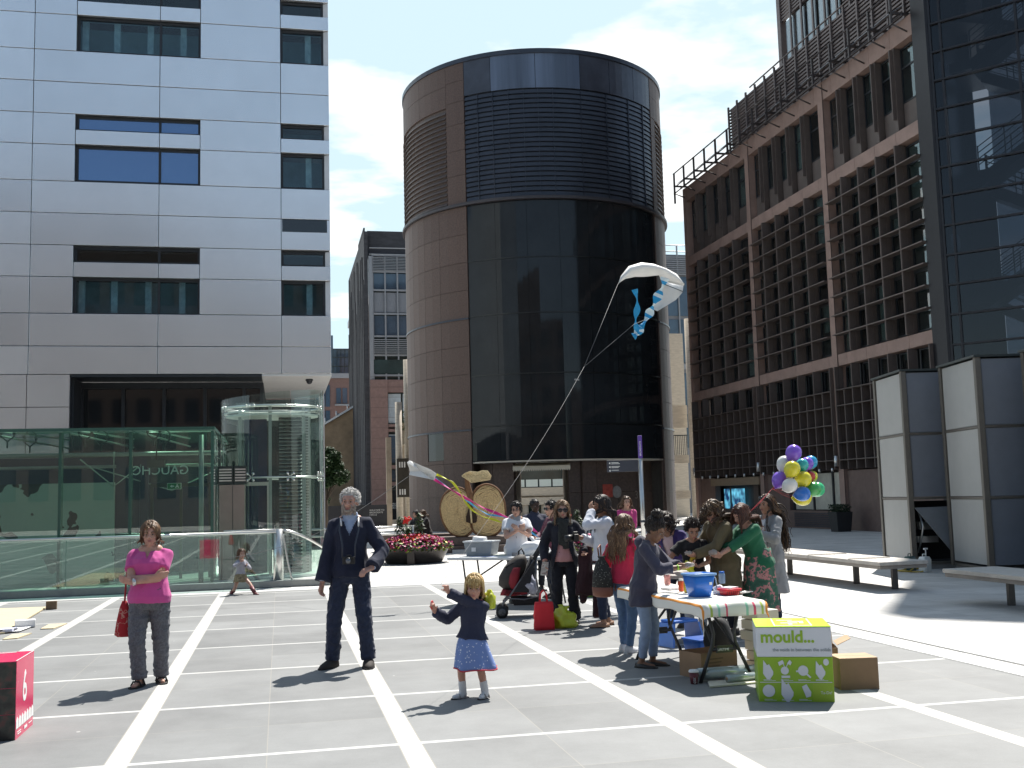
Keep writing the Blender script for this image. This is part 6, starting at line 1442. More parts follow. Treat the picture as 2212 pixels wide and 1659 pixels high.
# ================================================================ kites
sail = mat("white_kite_sail", (.74, .73, .70), .6, var=.04, scale=6)
b_ = sail.node_tree.nodes["Principled BSDF"]; b_.inputs["Transmission Weight"].default_value = 0.0
cord_m = mat("kite_cord", (.20, .20, .20), .7, var=0)
KD = 17.0
def kp(u, v, dd=0): return DP(u, v, KD + dd)
kroot = kp(1405, 630); kt = thing("kite", "big white sled kite with blue tails high before the black glass", "kite", kroot, 0, "white paper kites in the air")
top = [(1335, 614), (1341, 596), (1358, 575), (1385, 567), (1412, 570), (1440, 580), (1462, 592), (1476, 612)]
bot = [(1337, 611), (1352, 602), (1372, 598), (1392, 598), (1412, 596), (1424, 595), (1429, 607), (1476, 618)]
front = MB(); n = len(top); A = [kp(u, v, -.25 + .1 * i) for i, (u, v) in enumerate(top)]; B_ = [kp(u, v, -.05 + .09 * i) for i, (u, v) in enumerate(bot)]
vv = []
for i in range(n):
    for f in (0, .25, .5, .75, 1): m_ = A[i].lerp(B_[i], f); m_ += FW * (-.12 * sin(pi * f)); vv.append(tuple(m_))
front.add(vv, [(5 * i + k, 5 * i + k + 1, 5 * i + 6 + k, 5 * i + 5 + k) for i in range(n - 1) for k in range(4)], 0, True)
o = front.build("sail", [sail], kt, w=True); s_ = o.modifiers.new("thickness", 'SOLIDIFY'); s_.thickness = .004
side = MB(); P1 = [(1424, 595), (1430, 612), (1427, 630), (1416, 655), (1411, 668), (1420, 672)]; P2 = [(1476, 612), (1476, 620), (1474, 632), (1460, 648), (1440, 660), (1422, 671)]
A = [kp(u, v, .55 - .05 * i) for i, (u, v) in enumerate(P1)]; B_ = [kp(u, v, .75 - .08 * i) for i, (u, v) in enumerate(P2)]; vv = []
for a_, b2_ in zip(A, B_):
    for f in (0, .5, 1): vv.append(tuple(a_.lerp(b2_, f) + FW * (.08 * sin(pi * f))))
side.add(vv, [(3 * i + k, 3 * i + k + 1, 3 * i + 4 + k, 3 * i + 3 + k) for i in range(len(A) - 1) for k in range(2)], 0, True)
o = side.build("side_panel", [sail], kt, w=True); s_ = o.modifiers.new("thickness", 'SOLIDIFY'); s_.thickness = .004
c_ = MB(); c_.tube([kp(1430, 612, .5), kp(1476, 630, .6)], .006, 5); c_.build("spar", [dsteel_m], kt, w=True)
blue_t = mat("blue_ribbon", (.01, .28, .55), .45, var=.1, scale=20); pale_t = mat("pale_blue_ribbon", (.62, .72, .74), .45, var=.05)
def tail(pts, hw, m_list, parent, name, dd=.2, pattern=None, D0=None):
    P = [DP(u, v, (D0 or KD) + dd) for u, v in pts]; Q = []
    for i in range(len(P) - 1):
        for k in range(5): Q.append(P[i].lerp(P[i + 1], k / 5))
    Q.append(P[-1]); Q2 = [Q[0]] + [(Q[i - 1] + Q[i] * 2 + Q[i + 1]) / 4 for i in range(1, len(Q) - 1)] + [Q[-1]]
    sd_ = []
    for i, q in enumerate(Q2):
        d = (Q2[min(i + 1, len(Q2) - 1)] - Q2[max(i - 1, 0)]).normalized(); w = d.cross(FW).normalized(); tw2 = .6 + .4 * cos(i * .55); sd_.append((w * tw2 + FW * sin(i * .4) * .5) * hw * (1 if i < len(Q2) - 2 else .6))
    r = MB(); r.ribbon(Q2, sd_, .002)
    if pattern:
        for fi in range(len(r.f)): r.mi[fi] = pattern[(fi // 4 // 2) % len(pattern)]
    return r.build(name, m_list, parent, w=True)
tail([(1437, 600), (1432, 618), (1424, 635), (1415, 652), (1408, 668), (1400, 682), (1390, 700), (1378, 716), (1368, 727)], .075, [blue_t, pale_t], kt, "tail", .1, (1, 0, 1, 1, 0, 1, 0, 0))
tail([(1371, 625), (1376, 645), (1377, 665), (1373, 685), (1373, 700), (1378, 716)], .05, [blue_t], kt, "tail", .0)
tail([(1368, 727), (1376, 722), (1384, 716), (1382, 706)], .06, [blue_t, pale_t], kt, "tail", .05, (0, 0, 1))
gh = G(1020, 1510)
line_end = DP(952, 1262, 8.35)
c_ = MB()
def cord(pts, r=.0035): c_.tube(pts, r, 5)
kn = kp(1262, 792, -2.0)
cord([kp(1335, 613), kn], .0026); cord([kp(1395, 690), kp(1370, 700, -.3), kn], .0026)
Pm = [kn.lerp(line_end, k / 12) - Vector((0, 0, .10 * sin(pi * k / 12))) for k in range(13)]
c_.tube(Pm, [.0023 - .0014 * k / 12 for k in range(13)], 5); c_.obox(kp(1246, 820, -2.4), (.08, .01, .02), R3(.4)); c_.build("flying_line", [cord_m], kt, w=True)

KD2 = 16.2
def kq(u, v, dd=0): return DP(u, v, KD2 + dd)
k2 = thing("kite", "small white kite with pink yellow and blue tails beside the apple sculpture", "kite", kq(910, 1015), 0, "white paper kites in the air")
c_ = MB(); O = [(879, 999), (884, 995), (890, 997), (930, 1014), (943, 1023), (938, 1037), (925, 1034), (884, 1026), (886, 1018)]
ctr = kq(910, 1017, .10); F_ = [kq(u, v, .05 * (i % 3)) for i, (u, v) in enumerate(O)]
c_.add([tuple(ctr)] + [tuple(p) for p in F_], [(0, i + 1, (i + 1) % len(F_) + 1) for i in range(len(F_))], 0, False); o = c_.build("sail", [sail], k2, w=True); s_ = o.modifiers.new("thickness", 'SOLIDIFY'); s_.thickness = .004
def tail2(pts, hw, m_, dd): return tail(pts, hw, [m_], k2, "tail", dd, None, KD2)
tail2([(938, 1035), (965, 1052), (995, 1070), (1022, 1085), (1050, 1100), (1085, 1113), (1120, 1128), (1150, 1142), (1163, 1152)], .022, mat("pink_ribbon", (.62, .02, .22), .45, var=.1), .15)
tail2([(943, 1025), (960, 1032), (978, 1042), (992, 1060), (1005, 1085), (1022, 1104), (1045, 1117), (1070, 1123), (1088, 1131)], .018, mat("yellow_ribbon", (.62, .62, .02), .45, var=.1), .1)
tail2([(940, 1033), (970, 1055), (1005, 1078), (1030, 1098), (1055, 1112), (1085, 1115), (1120, 1125), (1150, 1152), (1166, 1162)], .014, mat("sky_ribbon", (.05, .35, .62), .45, var=.1), .25)
c_ = MB(); e_ = DP(492, 1206, 18.6); s0 = kq(884, 1028); c_.tube([s0.lerp(e_, k / 12) - Vector((0, 0, .25 * sin(pi * k / 12))) for k in range(13)], .004, 5); c_.build("flying_line", [cord_m], k2, w=True)

# ================================================================ balloons
BCOL = {'purple': (.22, .10, .60), 'white': (.70, .70, .68), 'yellow': (.68, .62, .03), 'teal': (.04, .42, .40), 'cyan': (.03, .33, .55), 'red': (.50, .04, .02), 'blue': (.03, .17, .58), 'green': (.06, .36, .09), 'bright green': (.05, .48, .20)}
BM = {}
for k, c0 in BCOL.items():
    m_ = mat("balloon_" + k.replace(' ', '_'), c0, .22, var=0, coat=.3); m_.node_tree.nodes["Principled BSDF"].inputs["Subsurface Weight"].default_value = .25; m_.node_tree.nodes["Principled BSDF"].inputs["Subsurface Radius"].default_value = (.05, .05, .05); BM[k] = m_
bl_ = [(1218, 188, 79, 'purple', 0, "purple balloon at the very top of the bunch"), (1125, 297, 76, 'white', .1, "white balloon high on the left of the bunch"), (1203, 348, 79, 'yellow', -.15, "yellow balloon right under the topmost purple one"), (1300, 312, 64, 'teal', .05, "teal balloon between the upper yellow and a purple one"), (1348, 298, 66, 'purple', .15, "purple balloon between the teal and the cyan one"), (1388, 284, 66, 'cyan', .28, "cyan balloon at the upper right of the bunch"), (1080, 455, 78, 'purple', .0, "purple balloon lowest on the left of the bunch"), (1180, 512, 73, 'white', -.16, "white balloon hanging below the yellow ones"), (1312, 452, 80, 'yellow', -.05, "yellow balloon in the middle of the bunch"), (1378, 425, 55, 'red', .14, "small red balloon peeping from behind the middle yellow one"), (1398, 425, 58, 'yellow', .26, "yellow balloon mostly hidden behind the red one"), (1308, 597, 74, 'blue', -.14, "blue balloon low in the bunch"), (1307, 630, 86, 'yellow', .02, "yellow balloon at the bottom behind the blue one"), (1412, 552, 74, 'green', .02, "dark green balloon low on the right of the bunch"), (1452, 554, 74, 'bright green', .16, "bright green balloon at the far right of the bunch")]
BD = 12.9; hand_b = DP(1612, 1113, 12.62); gathering = DP(1668, 1056, BD)
for x, y, r, colr, dd, lab in bl_:
    u, v = 1451.1 + x * .216, 937.9 + y * .216; c = DP(u, v, BD + dd); rr = r * .216 / FPX * (BD + dd)
    kdir = (c - gathering); kdir = kdir.normalized() if kdir.length > .05 else Vector((0, 0, 1)); zax = (kdir + Vector((0, 0, .35))).normalized()
    t_ = thing("balloon", lab, "balloon", c, 0, "balloons held by the woman in the grey coat"); mb = MB(); Rm = zax.to_track_quat('Z', 'Y').to_matrix()
    mb.loft([[tuple(Rm @ Vector((q * rr * cos(2 * pi * k / 24), q * rr * sin(2 * pi * k / 24), z * rr))) for k in range(24)] for q, z in ((.001, 1.08), (.28, 1.04), (.54, .93), (.77, .74), (.93, .46), (1.0, .12), (.98, -.2), (.88, -.52), (.70, -.80), (.46, -1.02), (.22, -1.18), (.07, -1.27), (.10, -1.33), (.001, -1.34))]); mb.build("skin", [BM[colr]], t_)
    kn_ = c - zax * rr * 1.33; s2 = MB(); loc = [kn_, kn_.lerp(gathering, .5) + Vector((0, 0, -.01)), gathering, gathering.lerp(hand_b, .5) + Vector((.0, 0, -.02 + .01 * (x % 3))), hand_b]; s2.tube([p - c for p in loc], .0022, 4); s2.build("ribbon", [mat("red_ribbon", (.50, .05, .06), .5, var=0)], t_)
# ================================================================ people
skin_cache = {}
def skin(c):
    k = "skin_%02d%02d%02d" % tuple(int(x * 99) for x in c)
    if k not in MATS:
        m_ = mat(k, c, .5, var=.10, scale=18, spec=.35); b_ = m_.node_tree.nodes["Principled BSDF"]; b_.inputs["Subsurface Weight"].default_value = .12; b_.inputs["Subsurface Radius"].default_value = (.012, .005, .003); b_.inputs["Subsurface Scale"].default_value = 1.0
    return MATS[k]
def cloth(name, c, var=.10, scale=9, rough=.85, bump=.12, bscale=70, sheen=.15): return mat(name, c, rough, var=var, scale=scale, bump=bump, bscale=bscale, spec=.25, sheen=sheen)
def dotted(name, base, dot, scale=22, thr=.30):
    if name in MATS: return MATS[name]
    m_ = bpy.data.materials.new(name); m_.use_nodes = True; t = m_.node_tree; b_ = t.nodes["Principled BSDF"]; b_.inputs["Roughness"].default_value = .8
    c_ = t.nodes.new("ShaderNodeTexCoord"); v_ = t.nodes.new("ShaderNodeTexVoronoi"); v_.inputs["Scale"].default_value = scale; t.links.new(c_.outputs["Object"], v_.inputs["Vector"])
    l_ = t.nodes.new("ShaderNodeMath"); l_.operation = 'LESS_THAN'; l_.inputs[1].default_value = thr; t.links.new(v_.outputs["Distance"], l_.inputs[0])
    x_ = t.nodes.new("ShaderNodeMix"); x_.data_type = 'RGBA'; x_.inputs[6].default_value = (*base, 1); x_.inputs[7].default_value = (*dot, 1); t.links.new(l_.outputs[0], x_.inputs[0]); t.links.new(x_.outputs[2], b_.inputs["Base Color"])
    MATS[name] = m_; return m_
def patchy(name, cols, scale=9, pos=None):
    if name in MATS: return MATS[name]
    m_ = bpy.data.materials.new(name); m_.use_nodes = True; t = m_.node_tree; b_ = t.nodes["Principled BSDF"]; b_.inputs["Roughness"].default_value = .8
    c_ = t.nodes.new("ShaderNodeTexCoord"); n_ = t.nodes.new("ShaderNodeTexNoise"); n_.inputs["Scale"].default_value = scale; n_.inputs["Detail"].default_value = 3; t.links.new(c_.outputs["Object"], n_.inputs["Vector"])
    r_ = t.nodes.new("ShaderNodeValToRGB"); r_.color_ramp.interpolation = 'CONSTANT'; e_ = r_.color_ramp.elements; P = pos or [0] + [.38 + .28 * i / (len(cols) - 1) for i in range(1, len(cols))]
    e_[0].color = (*cols[0], 1); e_[0].position = 0; e_[1].color = (*cols[1], 1); e_[1].position = P[1]
    for c0, p0 in zip(cols[2:], P[2:]): q = e_.new(p0); q.color = (*c0, 1)
    t.links.new(n_.outputs["Fac"], r_.inputs[0]); t.links.new(r_.outputs[0], b_.inputs["Base Color"]); MATS[name] = m_; return m_

def solid(mb, voxel, smooth=4, fac=.5):
    """weld the overlapping pieces of mb into one continuous skin"""
    me = mb.mesh("tmp", []); o = bpy.data.objects.new("tmp", me); COL.objects.link(o)
    r = o.modifiers.new("r", 'REMESH'); r.mode = 'VOXEL'; r.voxel_size = voxel; r.use_smooth_shade = True
    if smooth: s = o.modifiers.new("s", 'SMOOTH'); s.factor = fac; s.iterations = smooth
    dg = bpy.context.evaluated_depsgraph_get(); me2 = bpy.data.meshes.new_from_object(o.evaluated_get(dg))
    bpy.data.objects.remove(o); bpy.data.meshes.remove(me); return me2
def wrinkle(me, amp, seed, freq=22, stretch=(1, 1, 1)):
    n = len(me.vertices)
    if n == 0: return
    co = np.empty(n * 3); me.vertices.foreach_get("co", co); co = co.reshape(-1, 3); no = np.empty(n * 3); me.vertices.foreach_get("normal", no); no = no.reshape(-1, 3)
    rs = np.random.RandomState(seed); q = co * np.array(stretch); d = np.zeros(n)
    w = q + .035 * np.sin(q[:, [1, 2, 0]] * 19 + rs.rand(3) * 6) + .02 * np.sin(q[:, [2, 0, 1]] * 37 + rs.rand(3) * 6)
    for k in range(6):
        v = rs.randn(3); v /= np.linalg.norm(v); f = freq * (.6 + 1.5 * rs.rand()); d += (1 - np.abs(np.sin(w @ v * f + rs.rand() * 6))) ** 2 / 6
    co += no * ((d - .3) * amp)[:, None]; me.vertices.foreach_set("co", co.ravel()); me.update()
def cull(me, fn):
    """drop the faces whose centre satisfies fn"""
    import bmesh as bm_
    b_ = bm_.new(); b_.from_mesh(me); bm_.ops.delete(b_, geom=[f for f in b_.faces if fn(f.calc_center_median())], context='FACES'); b_.to_mesh(me); b_.free()
def put(name, me, m_, parent):
    me.materials.clear()
    for q in (m_ if isinstance(m_, list) else [m_]): me.materials.append(q)
    me.polygons.foreach_set("use_smooth", [True] * len(me.polygons))
    o = bpy.data.objects.new(name, me); COL.objects.link(o); o.parent = parent; return o
def ik(a, t, l1, l2, pole):
    a, t = Vector(a), Vector(t); d = t - a; L = max(1e-6, d.length)
    if L > (l1 + l2) * .999: t = a + d * ((l1 + l2) * .999 / L); d = t - a; L = d.length
    if L < abs(l1 - l2) * 1.05: L = abs(l1 - l2) * 1.05
    u = d.normalized(); x = (l1 * l1 - l2 * l2 + L * L) / (2 * L); h = sqrt(max(0, l1 * l1 - x * x)); p = Vector(pole); p = p - u * p.dot(u)
    p = p.normalized() if p.length > 1e-5 else u.orthogonal().normalized()
    return a + u * x + p * h, t
def hand(mb, w, d, n, s, side, curl=.5):
    """palm, four fingers of unequal length and a thumb from the side of the palm"""
    w = Vector(w); d = Vector(d).normalized(); n = Vector(n); n = (n - d * n.dot(d)).normalized(); th = (d.cross(n) if side > 0 else n.cross(d)).normalized()
    pl = .082 * s
    for k, (o, L, r) in enumerate(((.030, .066, .0085), (.011, .076, .0088), (-.009, .070, .0085), (-.028, .055, .0075))):
        kn = w + d * pl + th * o * s; mb.capsule(w + th * o * .55 * s + d * .012 * s, kn, .0155 * s, .0125 * s, 8)
        c1 = curl * (.9 + .12 * k); d1 = d * cos(c1) + n * sin(c1); p1 = kn + d1 * L * .5 * s; c2 = c1 + curl * 1.1; d2 = d * cos(c2) + n * sin(c2)
        mb.capsule(kn, p1, r * 1.1 * s, r * s, 8); mb.capsule(p1, p1 + d2 * L * .5 * s, r * s, r * .8 * s, 8)
    b0 = w + d * .022 * s + th * .026 * s; t1 = b0 + (d * .55 + th * .65 + n * .35 * (.5 + curl)).normalized() * .040 * s; t2 = t1 + (d * .85 + th * .25 + n * .5 * (.4 + curl)).normalized() * .030 * s
    mb.capsule(b0, t1, .0135 * s, .0105 * s, 8); mb.capsule(t1, t2, .0105 * s, .0085 * s, 8)

def person(label, loc, face, H, skin_c, lean=0, side=0, twist=0, pelvis=(0, 0, .53), head=(0, 0), hs=.133, sw=.108, fat=1.0, belly=0.0, bust=0.0, larm=None, rarm=None, lfoot=(.06, .0, 0), rfoot=(.06, .0, 0), top=None, under=None, bottom=None, shoes=None, hair=None, face_kw=None, group=None, vox=.009, seed=1, leglen=None, name="person", knees=(.0, 1, 0)):
    rng = random.Random(seed); az = YAW + pi - radians(face); root = thing(name, label, "person", loc, -az, group); J = {}
    W_ = lambda p: root_M @ Vector(p); root_M = Matrix.Translation(Vector(loc)) @ Matrix.Rotation(-az, 4, 'Z')
    P = Vector(pelvis) * H; R = Matrix.Rotation(radians(twist), 3, 'Z') @ Matrix.Rotation(radians(side), 3, 'Y') @ Matrix.Rotation(-radians(lean), 3, 'X')
    def T(t, x=0, y=0): return P + R @ Vector((x * H, y * H, t * H))
    hipw = .052 * (.6 + .4 * fat); ua, fa = .172 * H, .150 * H; th_l = 0
    hips = {1: P + Vector((hipw * H, 0, -.03 * H)), -1: P + Vector((-hipw * H, 0, -.03 * H))}
    feet = {1: Vector((rfoot[0] * H, rfoot[1] * H, .042 * H + (rfoot[3] * H if len(rfoot) > 3 else 0))), -1: Vector((-lfoot[0] * H, lfoot[1] * H, .042 * H + (lfoot[3] * H if len(lfoot) > 3 else 0)))}
    th_l = max((feet[s] - hips[s]).length for s in (1, -1)) * .5045 if not leglen else leglen
    fdir = {1: radians(rfoot[2]), -1: -radians(lfoot[2])}
    kn = {}; an = {}
    for s in (1, -1):
        fd = Vector((sin(fdir[s]), cos(fdir[s]), 0)); kn[s], an[s] = ik(hips[s], feet[s], th_l, th_l, fd if knees[1] > 0 else Vector(knees)); feet[s] = an[s]
    sh = {1: T(.250, sw), -1: T(.250, -sw)}; el, wr, hd, hn, hc = {}, {}, {}, {}, {}
    for s, a_ in ((1, rarm), (-1, larm)):
        a_ = a_ or {}
        tgt = a_.get('to', (.15, .03, .44)); tgt = Vector((tgt[0] * (s if a_.get('mirror', True) else 1), tgt[1], tgt[2])) * H
        pole = Vector(a_.get('pole', (.25, -1, -.2))); pole.x *= s if a_.get('mirror', True) else 1
        el[s], wr[s] = ik(sh[s], tgt, ua, fa, pole); hd[s] = Vector(a_['dir']) if 'dir' in a_ else (wr[s] - el[s]).normalized()
        hn[s] = Vector(a_['palm']) if 'palm' in a_ else Vector((-s, 0, .15)); hc[s] = a_.get('curl', .45)
    nb = T(.305); hl = hs * H; sc = hl / .232
    HR = R @ Matrix.Rotation(radians(lean) * .65, 3, 'X') @ Matrix.Rotation(-radians(head[0]), 3, 'Z') @ Matrix.Rotation(radians(-head[1]), 3, 'X')
    hcn = nb + (R @ Vector((0, .012 * H, .010 * H))) + HR @ Vector((0, .010, .098)) * sc
    def Hd(p): return hcn + HR @ (Vector(p) * sc)
    f = fat
    # ---- body
    b = MB()
    def torso(mb, off, t0=-.06, t1=.31, flare=0.0, hoff=0.0, hip=1.0):
        rows_ = [(-.075, .070, .060), (-.04, .088, .070), (0, .094, .073), (.05, .088, .066), (.10, .080, .060), (.15, .084, .062), (.20, .094, .067), (.228, .095, .064), (.250, .074, .056), (.274, .050, .045), (.300, .037, .039)]
        rg = []
        for t, hw, hd_ in rows_:
            if t < t0 - 1e-6 or t > t1 + 1e-6: continue
            be = belly * max(0, 1 - abs(t - .07) / .12); bu = bust * max(0, 1 - abs(t - .195) / .06)
            hw2 = hw * f * (.5 + .5 * sw / .108) * (hip if t < .02 else 1) + off + (hoff if t < .03 else 0) + flare * max(0, .05 - t); hd2 = hd_ * f + off + (hoff if t < .03 else 0) + (be + bu) * .5
            rg.append([tuple(T(t, hw2 * cos(2 * pi * k / 20), hd2 * sin(2 * pi * k / 20) + (be + bu) * .5)) for k in range(20)])
        mb.loft(rg)
    torso(b, 0)
    for s in (1, -1):
        b.capsule(hips[s], kn[s], .047 * H * f, .032 * H * (.7 + .3 * f), 12); b.capsule(kn[s] , kn[s].lerp(an[s], .35), .031 * H * (.7 + .3 * f), .031 * H * (.7 + .3 * f), 12); b.capsule(kn[s].lerp(an[s], .35), an[s], .031 * H * (.7 + .3 * f), .0205 * H, 12)
        fd = Vector((sin(fdir[s]), cos(fdir[s]), 0)); b.capsule(an[s] + Vector((0, 0, -.016 * H)) - fd * .015 * H, an[s] + fd * .082 * H + Vector((0, 0, -.026 * H)), .020 * H, .014 * H, 10)
        b.capsule(sh[s], el[s], .028 * H * (.5 + .5 * f), .0225 * H * (.5 + .5 * f), 12); b.capsule(el[s], wr[s], .0225 * H * (.5 + .5 * f), .0155 * H, 12); b.capsule(T(.282, .03 * s), sh[s], .020 * H, .026 * H, 10)
        hand(b, wr[s], hd[s], hn[s], H / 1.72 * (1.0 if H > 1.2 else 1.08), s, hc[s])
    b.capsule(T(.275), Hd((0, -.02, -.06)), .034 * H * (.8 + .2 * f), .048 * sc, 14); b.capsule(T(.275, .04), T(.275, -.04), .030 * H * f, .030 * H * f, 10)
    b.sphere(Hd((0, -.014, .030)), [q * sc for q in (.0755, .096, .088)], HR, 20, 14); fw_ = 1.0 + .10 * (f - 1)
    b.sphere(Hd((0, .016, -.036)), [q * sc for q in (.060 * fw_, .070, .078)], HR, 18, 12); b.sphere(Hd((0, .060, -.096)), [q * sc for q in (.026, .022, .019)], HR, 10, 8)
    b.sphere(Hd((0, .068, .026)), [q * sc for q in (.052, .022, .016)], HR, 12, 8)
    for s in (1, -1): b.sphere(Hd((s * .036, .056, -.028)), [q * sc for q in (.026, .026, .026)], HR, 10, 8); b.sphere(Hd((s * .074, -.008, -.006)), [q * sc for q in (.010, .019, .031)], HR, 10, 8); b.sphere(Hd((s * .012, .098, -.030)), .0095 * sc, HR, 8, 6)
    b.capsule(Hd((0, .082, .012)), Hd((0, .105, -.026)), .0085 * sc, .0125 * sc, 8); b.sphere(Hd((0, .080, -.062)), [q * sc for q in (.026, .013, .017)], HR, 10, 8)
    put("body", solid(b, vox, 3, .45), skin(skin_c), root)
    fk = dict(brow=(.03, .02, .015), lip=(.30, .10, .09), eye=(.02, .015, .01)); fk.update(face_kw or {})
    for s in (1, -1):
        e = MB(); e.sphere(Hd((s * .030, .076, .002)), [q * sc for q in (.0120, .012, .0062)], HR, 12, 8, 0); e.sphere(Hd((s * .030, .0850, .002)), [q * sc for q in (.0068, .004, .0062)], HR, 10, 6, 1); e.build("eye", [mat("eye_white", (.30, .27, .25), .5, var=0), mat("iris_%d" % int(fk['eye'][0] * 1000), fk['eye'], .2, var=0)], root)
        e = MB(); e.tube([Hd((s * .014, .089, .020)), Hd((s * .032, .088, .027)), Hd((s * .050, .074, .020))], [.0035 * sc, .0045 * sc, .002 * sc], 6); e.build("eyebrow", [mat("brow_%d" % int(fk['brow'][0] * 1000), fk['brow'], .8, var=0)], root)
    e = MB(); e.sphere(Hd((0, .0905, -.058)), [q * sc for q in (.021, .0055, .0042)], HR, 12, 6); e.sphere(Hd((0, .0895, -.067)), [q * sc for q in (.017, .0060, .0050)], HR, 12, 6); e.build("lips", [mat("lip_%d_%d" % (int(fk['lip'][0] * 100), int(fk['lip'][1] * 100)), fk['lip'], .4, var=0)], root)
    # ---- clothes
    def upper(d, nm_, extra=0.0):
        o = d.get('off', .010) + extra; g = MB(); hem = d.get('hem', -.03); torso(g, o, -.075 if hem < -.06 else -.045 if hem < -.02 else 0, .292, d.get('flare', 0), d.get('hoff', .009 if nm_ == 'top' or d is top else .003), d.get('hip', 1.0))
        if hem < -.075:
            rg = []
            for k in range(7):
                t = -.04 + (hem + .04) * k / 6; fl_ = d.get('flare', .15) * (k / 6) * abs(hem); pls = d.get('pleat', .006); c0 = T(0) + Vector((0, 0, t * H)) + (R @ Vector((0, 0, 1)) - Vector((0, 0, 1))) * 0
                rg.append([tuple(c0 + Vector(((.098 * f * (.5 + .5 * sw / .108) + o + fl_) * H * cos(2 * pi * q / 40) * (1 + pls * 6 * (k / 6) * sin(q * pi / 40 * 16)), (.078 * f + o + fl_ + belly * .5) * H * sin(2 * pi * q / 40) * (1 + pls * 6 * (k / 6) * sin(q * pi / 40 * 16 + 1)), 0))) for q in range(40)])
            g.loft(rg[::-1])
        sl_ = d.get('sleeve', 'long'); ro = o * H * .9
        for s in (1, -1):
            r0, r1 = .027 * H * (.5 + .5 * f) + ro * .9, .0235 * H * (.5 + .5 * f) + ro
            if sl_ == 'none': continue
            g.capsule(T(.274, .030 * s), sh[s], .020 * H + ro * .7, r0 * .96, 12)
            if sl_ == 'short': g.cyl(sh[s], sh[s].lerp(el[s], .62), r0, r1 + .012 * H, 14)
            elif sl_ == '34': g.capsule(sh[s], el[s], r0, r1, 12); g.cyl(el[s], el[s].lerp(wr[s], .45), r1, r1 * .95, 14)
            else: g.capsule(sh[s], el[s], r0, r1, 12); g.cyl(el[s], el[s].lerp(wr[s], d.get('cuff', .96)), r1, .0195 * H + ro * d.get('cuffw', 1.0), 14)
        if d.get('collar'): g.cyl(T(.275), T(.318, 0, .012), .052 * H, .040 * H + ro * .5, 16)
        if d.get('hood'): g.sphere(T(.285, 0, -.055), [.075 * H, .040 * H, .045 * H], R, 14, 10)
        me = solid(g, max(vox * 1.15, .009), 4); wrinkle(me, d.get('amp', .012) * 1.5, seed + len(nm_), d.get('freq', 20), d.get('stretch', (1, 1, .55)))
        neck = d.get('neck', .022); vn = d.get('v', 0); Ri = R.transposed()
        def gone(c):
            q = Ri @ (c - P); x, y, t = q.x / H, q.y / H, q.z / H
            if t > .262 and y > -.02 and x * x + (y - .035) ** 2 < neck ** 2 * (1 + 2.2 * (t > .285)) and not d.get('collar'): return True
            if vn and y > .02 and t > .305 - vn and abs(x) < (t - (.305 - vn)) * .42: return True
            op = d.get('open')
            if op and y > 0.0 and t < .30 and abs(x) < op + d.get('openk', 0) * max(0, .12 - t): return True
            return False
        cull(me, gone); return put(d.get('name', nm_), me, d['mat'], root)
    if bottom:
        g = MB(); o = bottom.get('off', .008); k_ = bottom.get('kind', 'trousers')
        if k_ in ('trousers', 'leggings', 'shorts'):
            torso(g, o, -.075, .05, 0, 0, bottom.get('hip', 1.0)); end = bottom.get('end', .93); wd = bottom.get('wide', 1.0)
            for s in (1, -1):
                g.capsule(hips[s], kn[s], .049 * H * f + o * H, (.034 * H * (.7 + .3 * f) + o * H) * wd, 14)
                if k_ != 'shorts': g.sphere(kn[s], (.034 * H * (.7 + .3 * f) + o * H) * wd, seg=12, rings=8); m_ = kn[s].lerp(an[s], .45); g.cyl(kn[s], m_, (.034 * H * (.7 + .3 * f) + o * H) * wd, (.031 * H * (.7 + .3 * f) + o * H) * wd, 14); g.cyl(m_, kn[s].lerp(an[s], end), (.031 * H * (.7 + .3 * f) + o * H) * wd, (.024 * H + o * H) * wd * bottom.get('hemw', 1.0), 14)
            me = solid(g, max(vox * 1.15, .009), 3); wrinkle(me, bottom.get('amp', .014) * 1.4, seed + 5, 24, (1, 1, 1.3)); put(bottom.get('name', 'trousers'), me, bottom['mat'], root)
        else:
            rg = []; L = bottom['len']; fl_ = bottom.get('flare', .25); nq = 48; w0 = bottom.get('waist', .03)
            for k in range(13):
                q_ = k / 12; t = w0 - (L + w0) * q_; cen = P + Vector((0, 0, t * H)) + Vector(bottom.get('sway', (0, 0, 0))) * H * q_ ** 1.5
                hw = (.090 + .012 * min(1, q_ * 4)) * f * (.5 + .5 * sw / .108) + .012 + fl_ * L * q_; hdp = (.070 + .014 * min(1, q_ * 4)) * f + .012 + fl_ * L * q_ * .9 + belly * .5 * (1 - q_)
                rg.append([tuple(cen + Vector((hw * H * cos(2 * pi * i / nq) * (1 + .07 * q_ * sin(i * 2 * pi / nq * 7 + seed)), hdp * H * sin(2 * pi * i / nq) * (1 + .07 * q_ * sin(i * 2 * pi / nq * 7 + seed + .7)), .006 * H * q_ * sin(i * 2 * pi / nq * 4)))) for i in range(nq)])
            g.loft(rg[::-1], 0, False); me = g.mesh("skirt", []); o_ = put(bottom.get('name', 'skirt'), me, bottom['mat'], root); s_ = o_.modifiers.new("thickness", 'SOLIDIFY'); s_.thickness = .004
            if bottom.get('trim'): tr_ = MB(); tr_.tube(rg[-1] + [rg[-1][0]], .006 * H, 6, caps=False); tr_.build("hem_trim", [bottom['trim']], o_)
    if under: upper(under, under.get('name', 'shirt'))
    if top: upper(top, top.get('name', 'top'), 0)
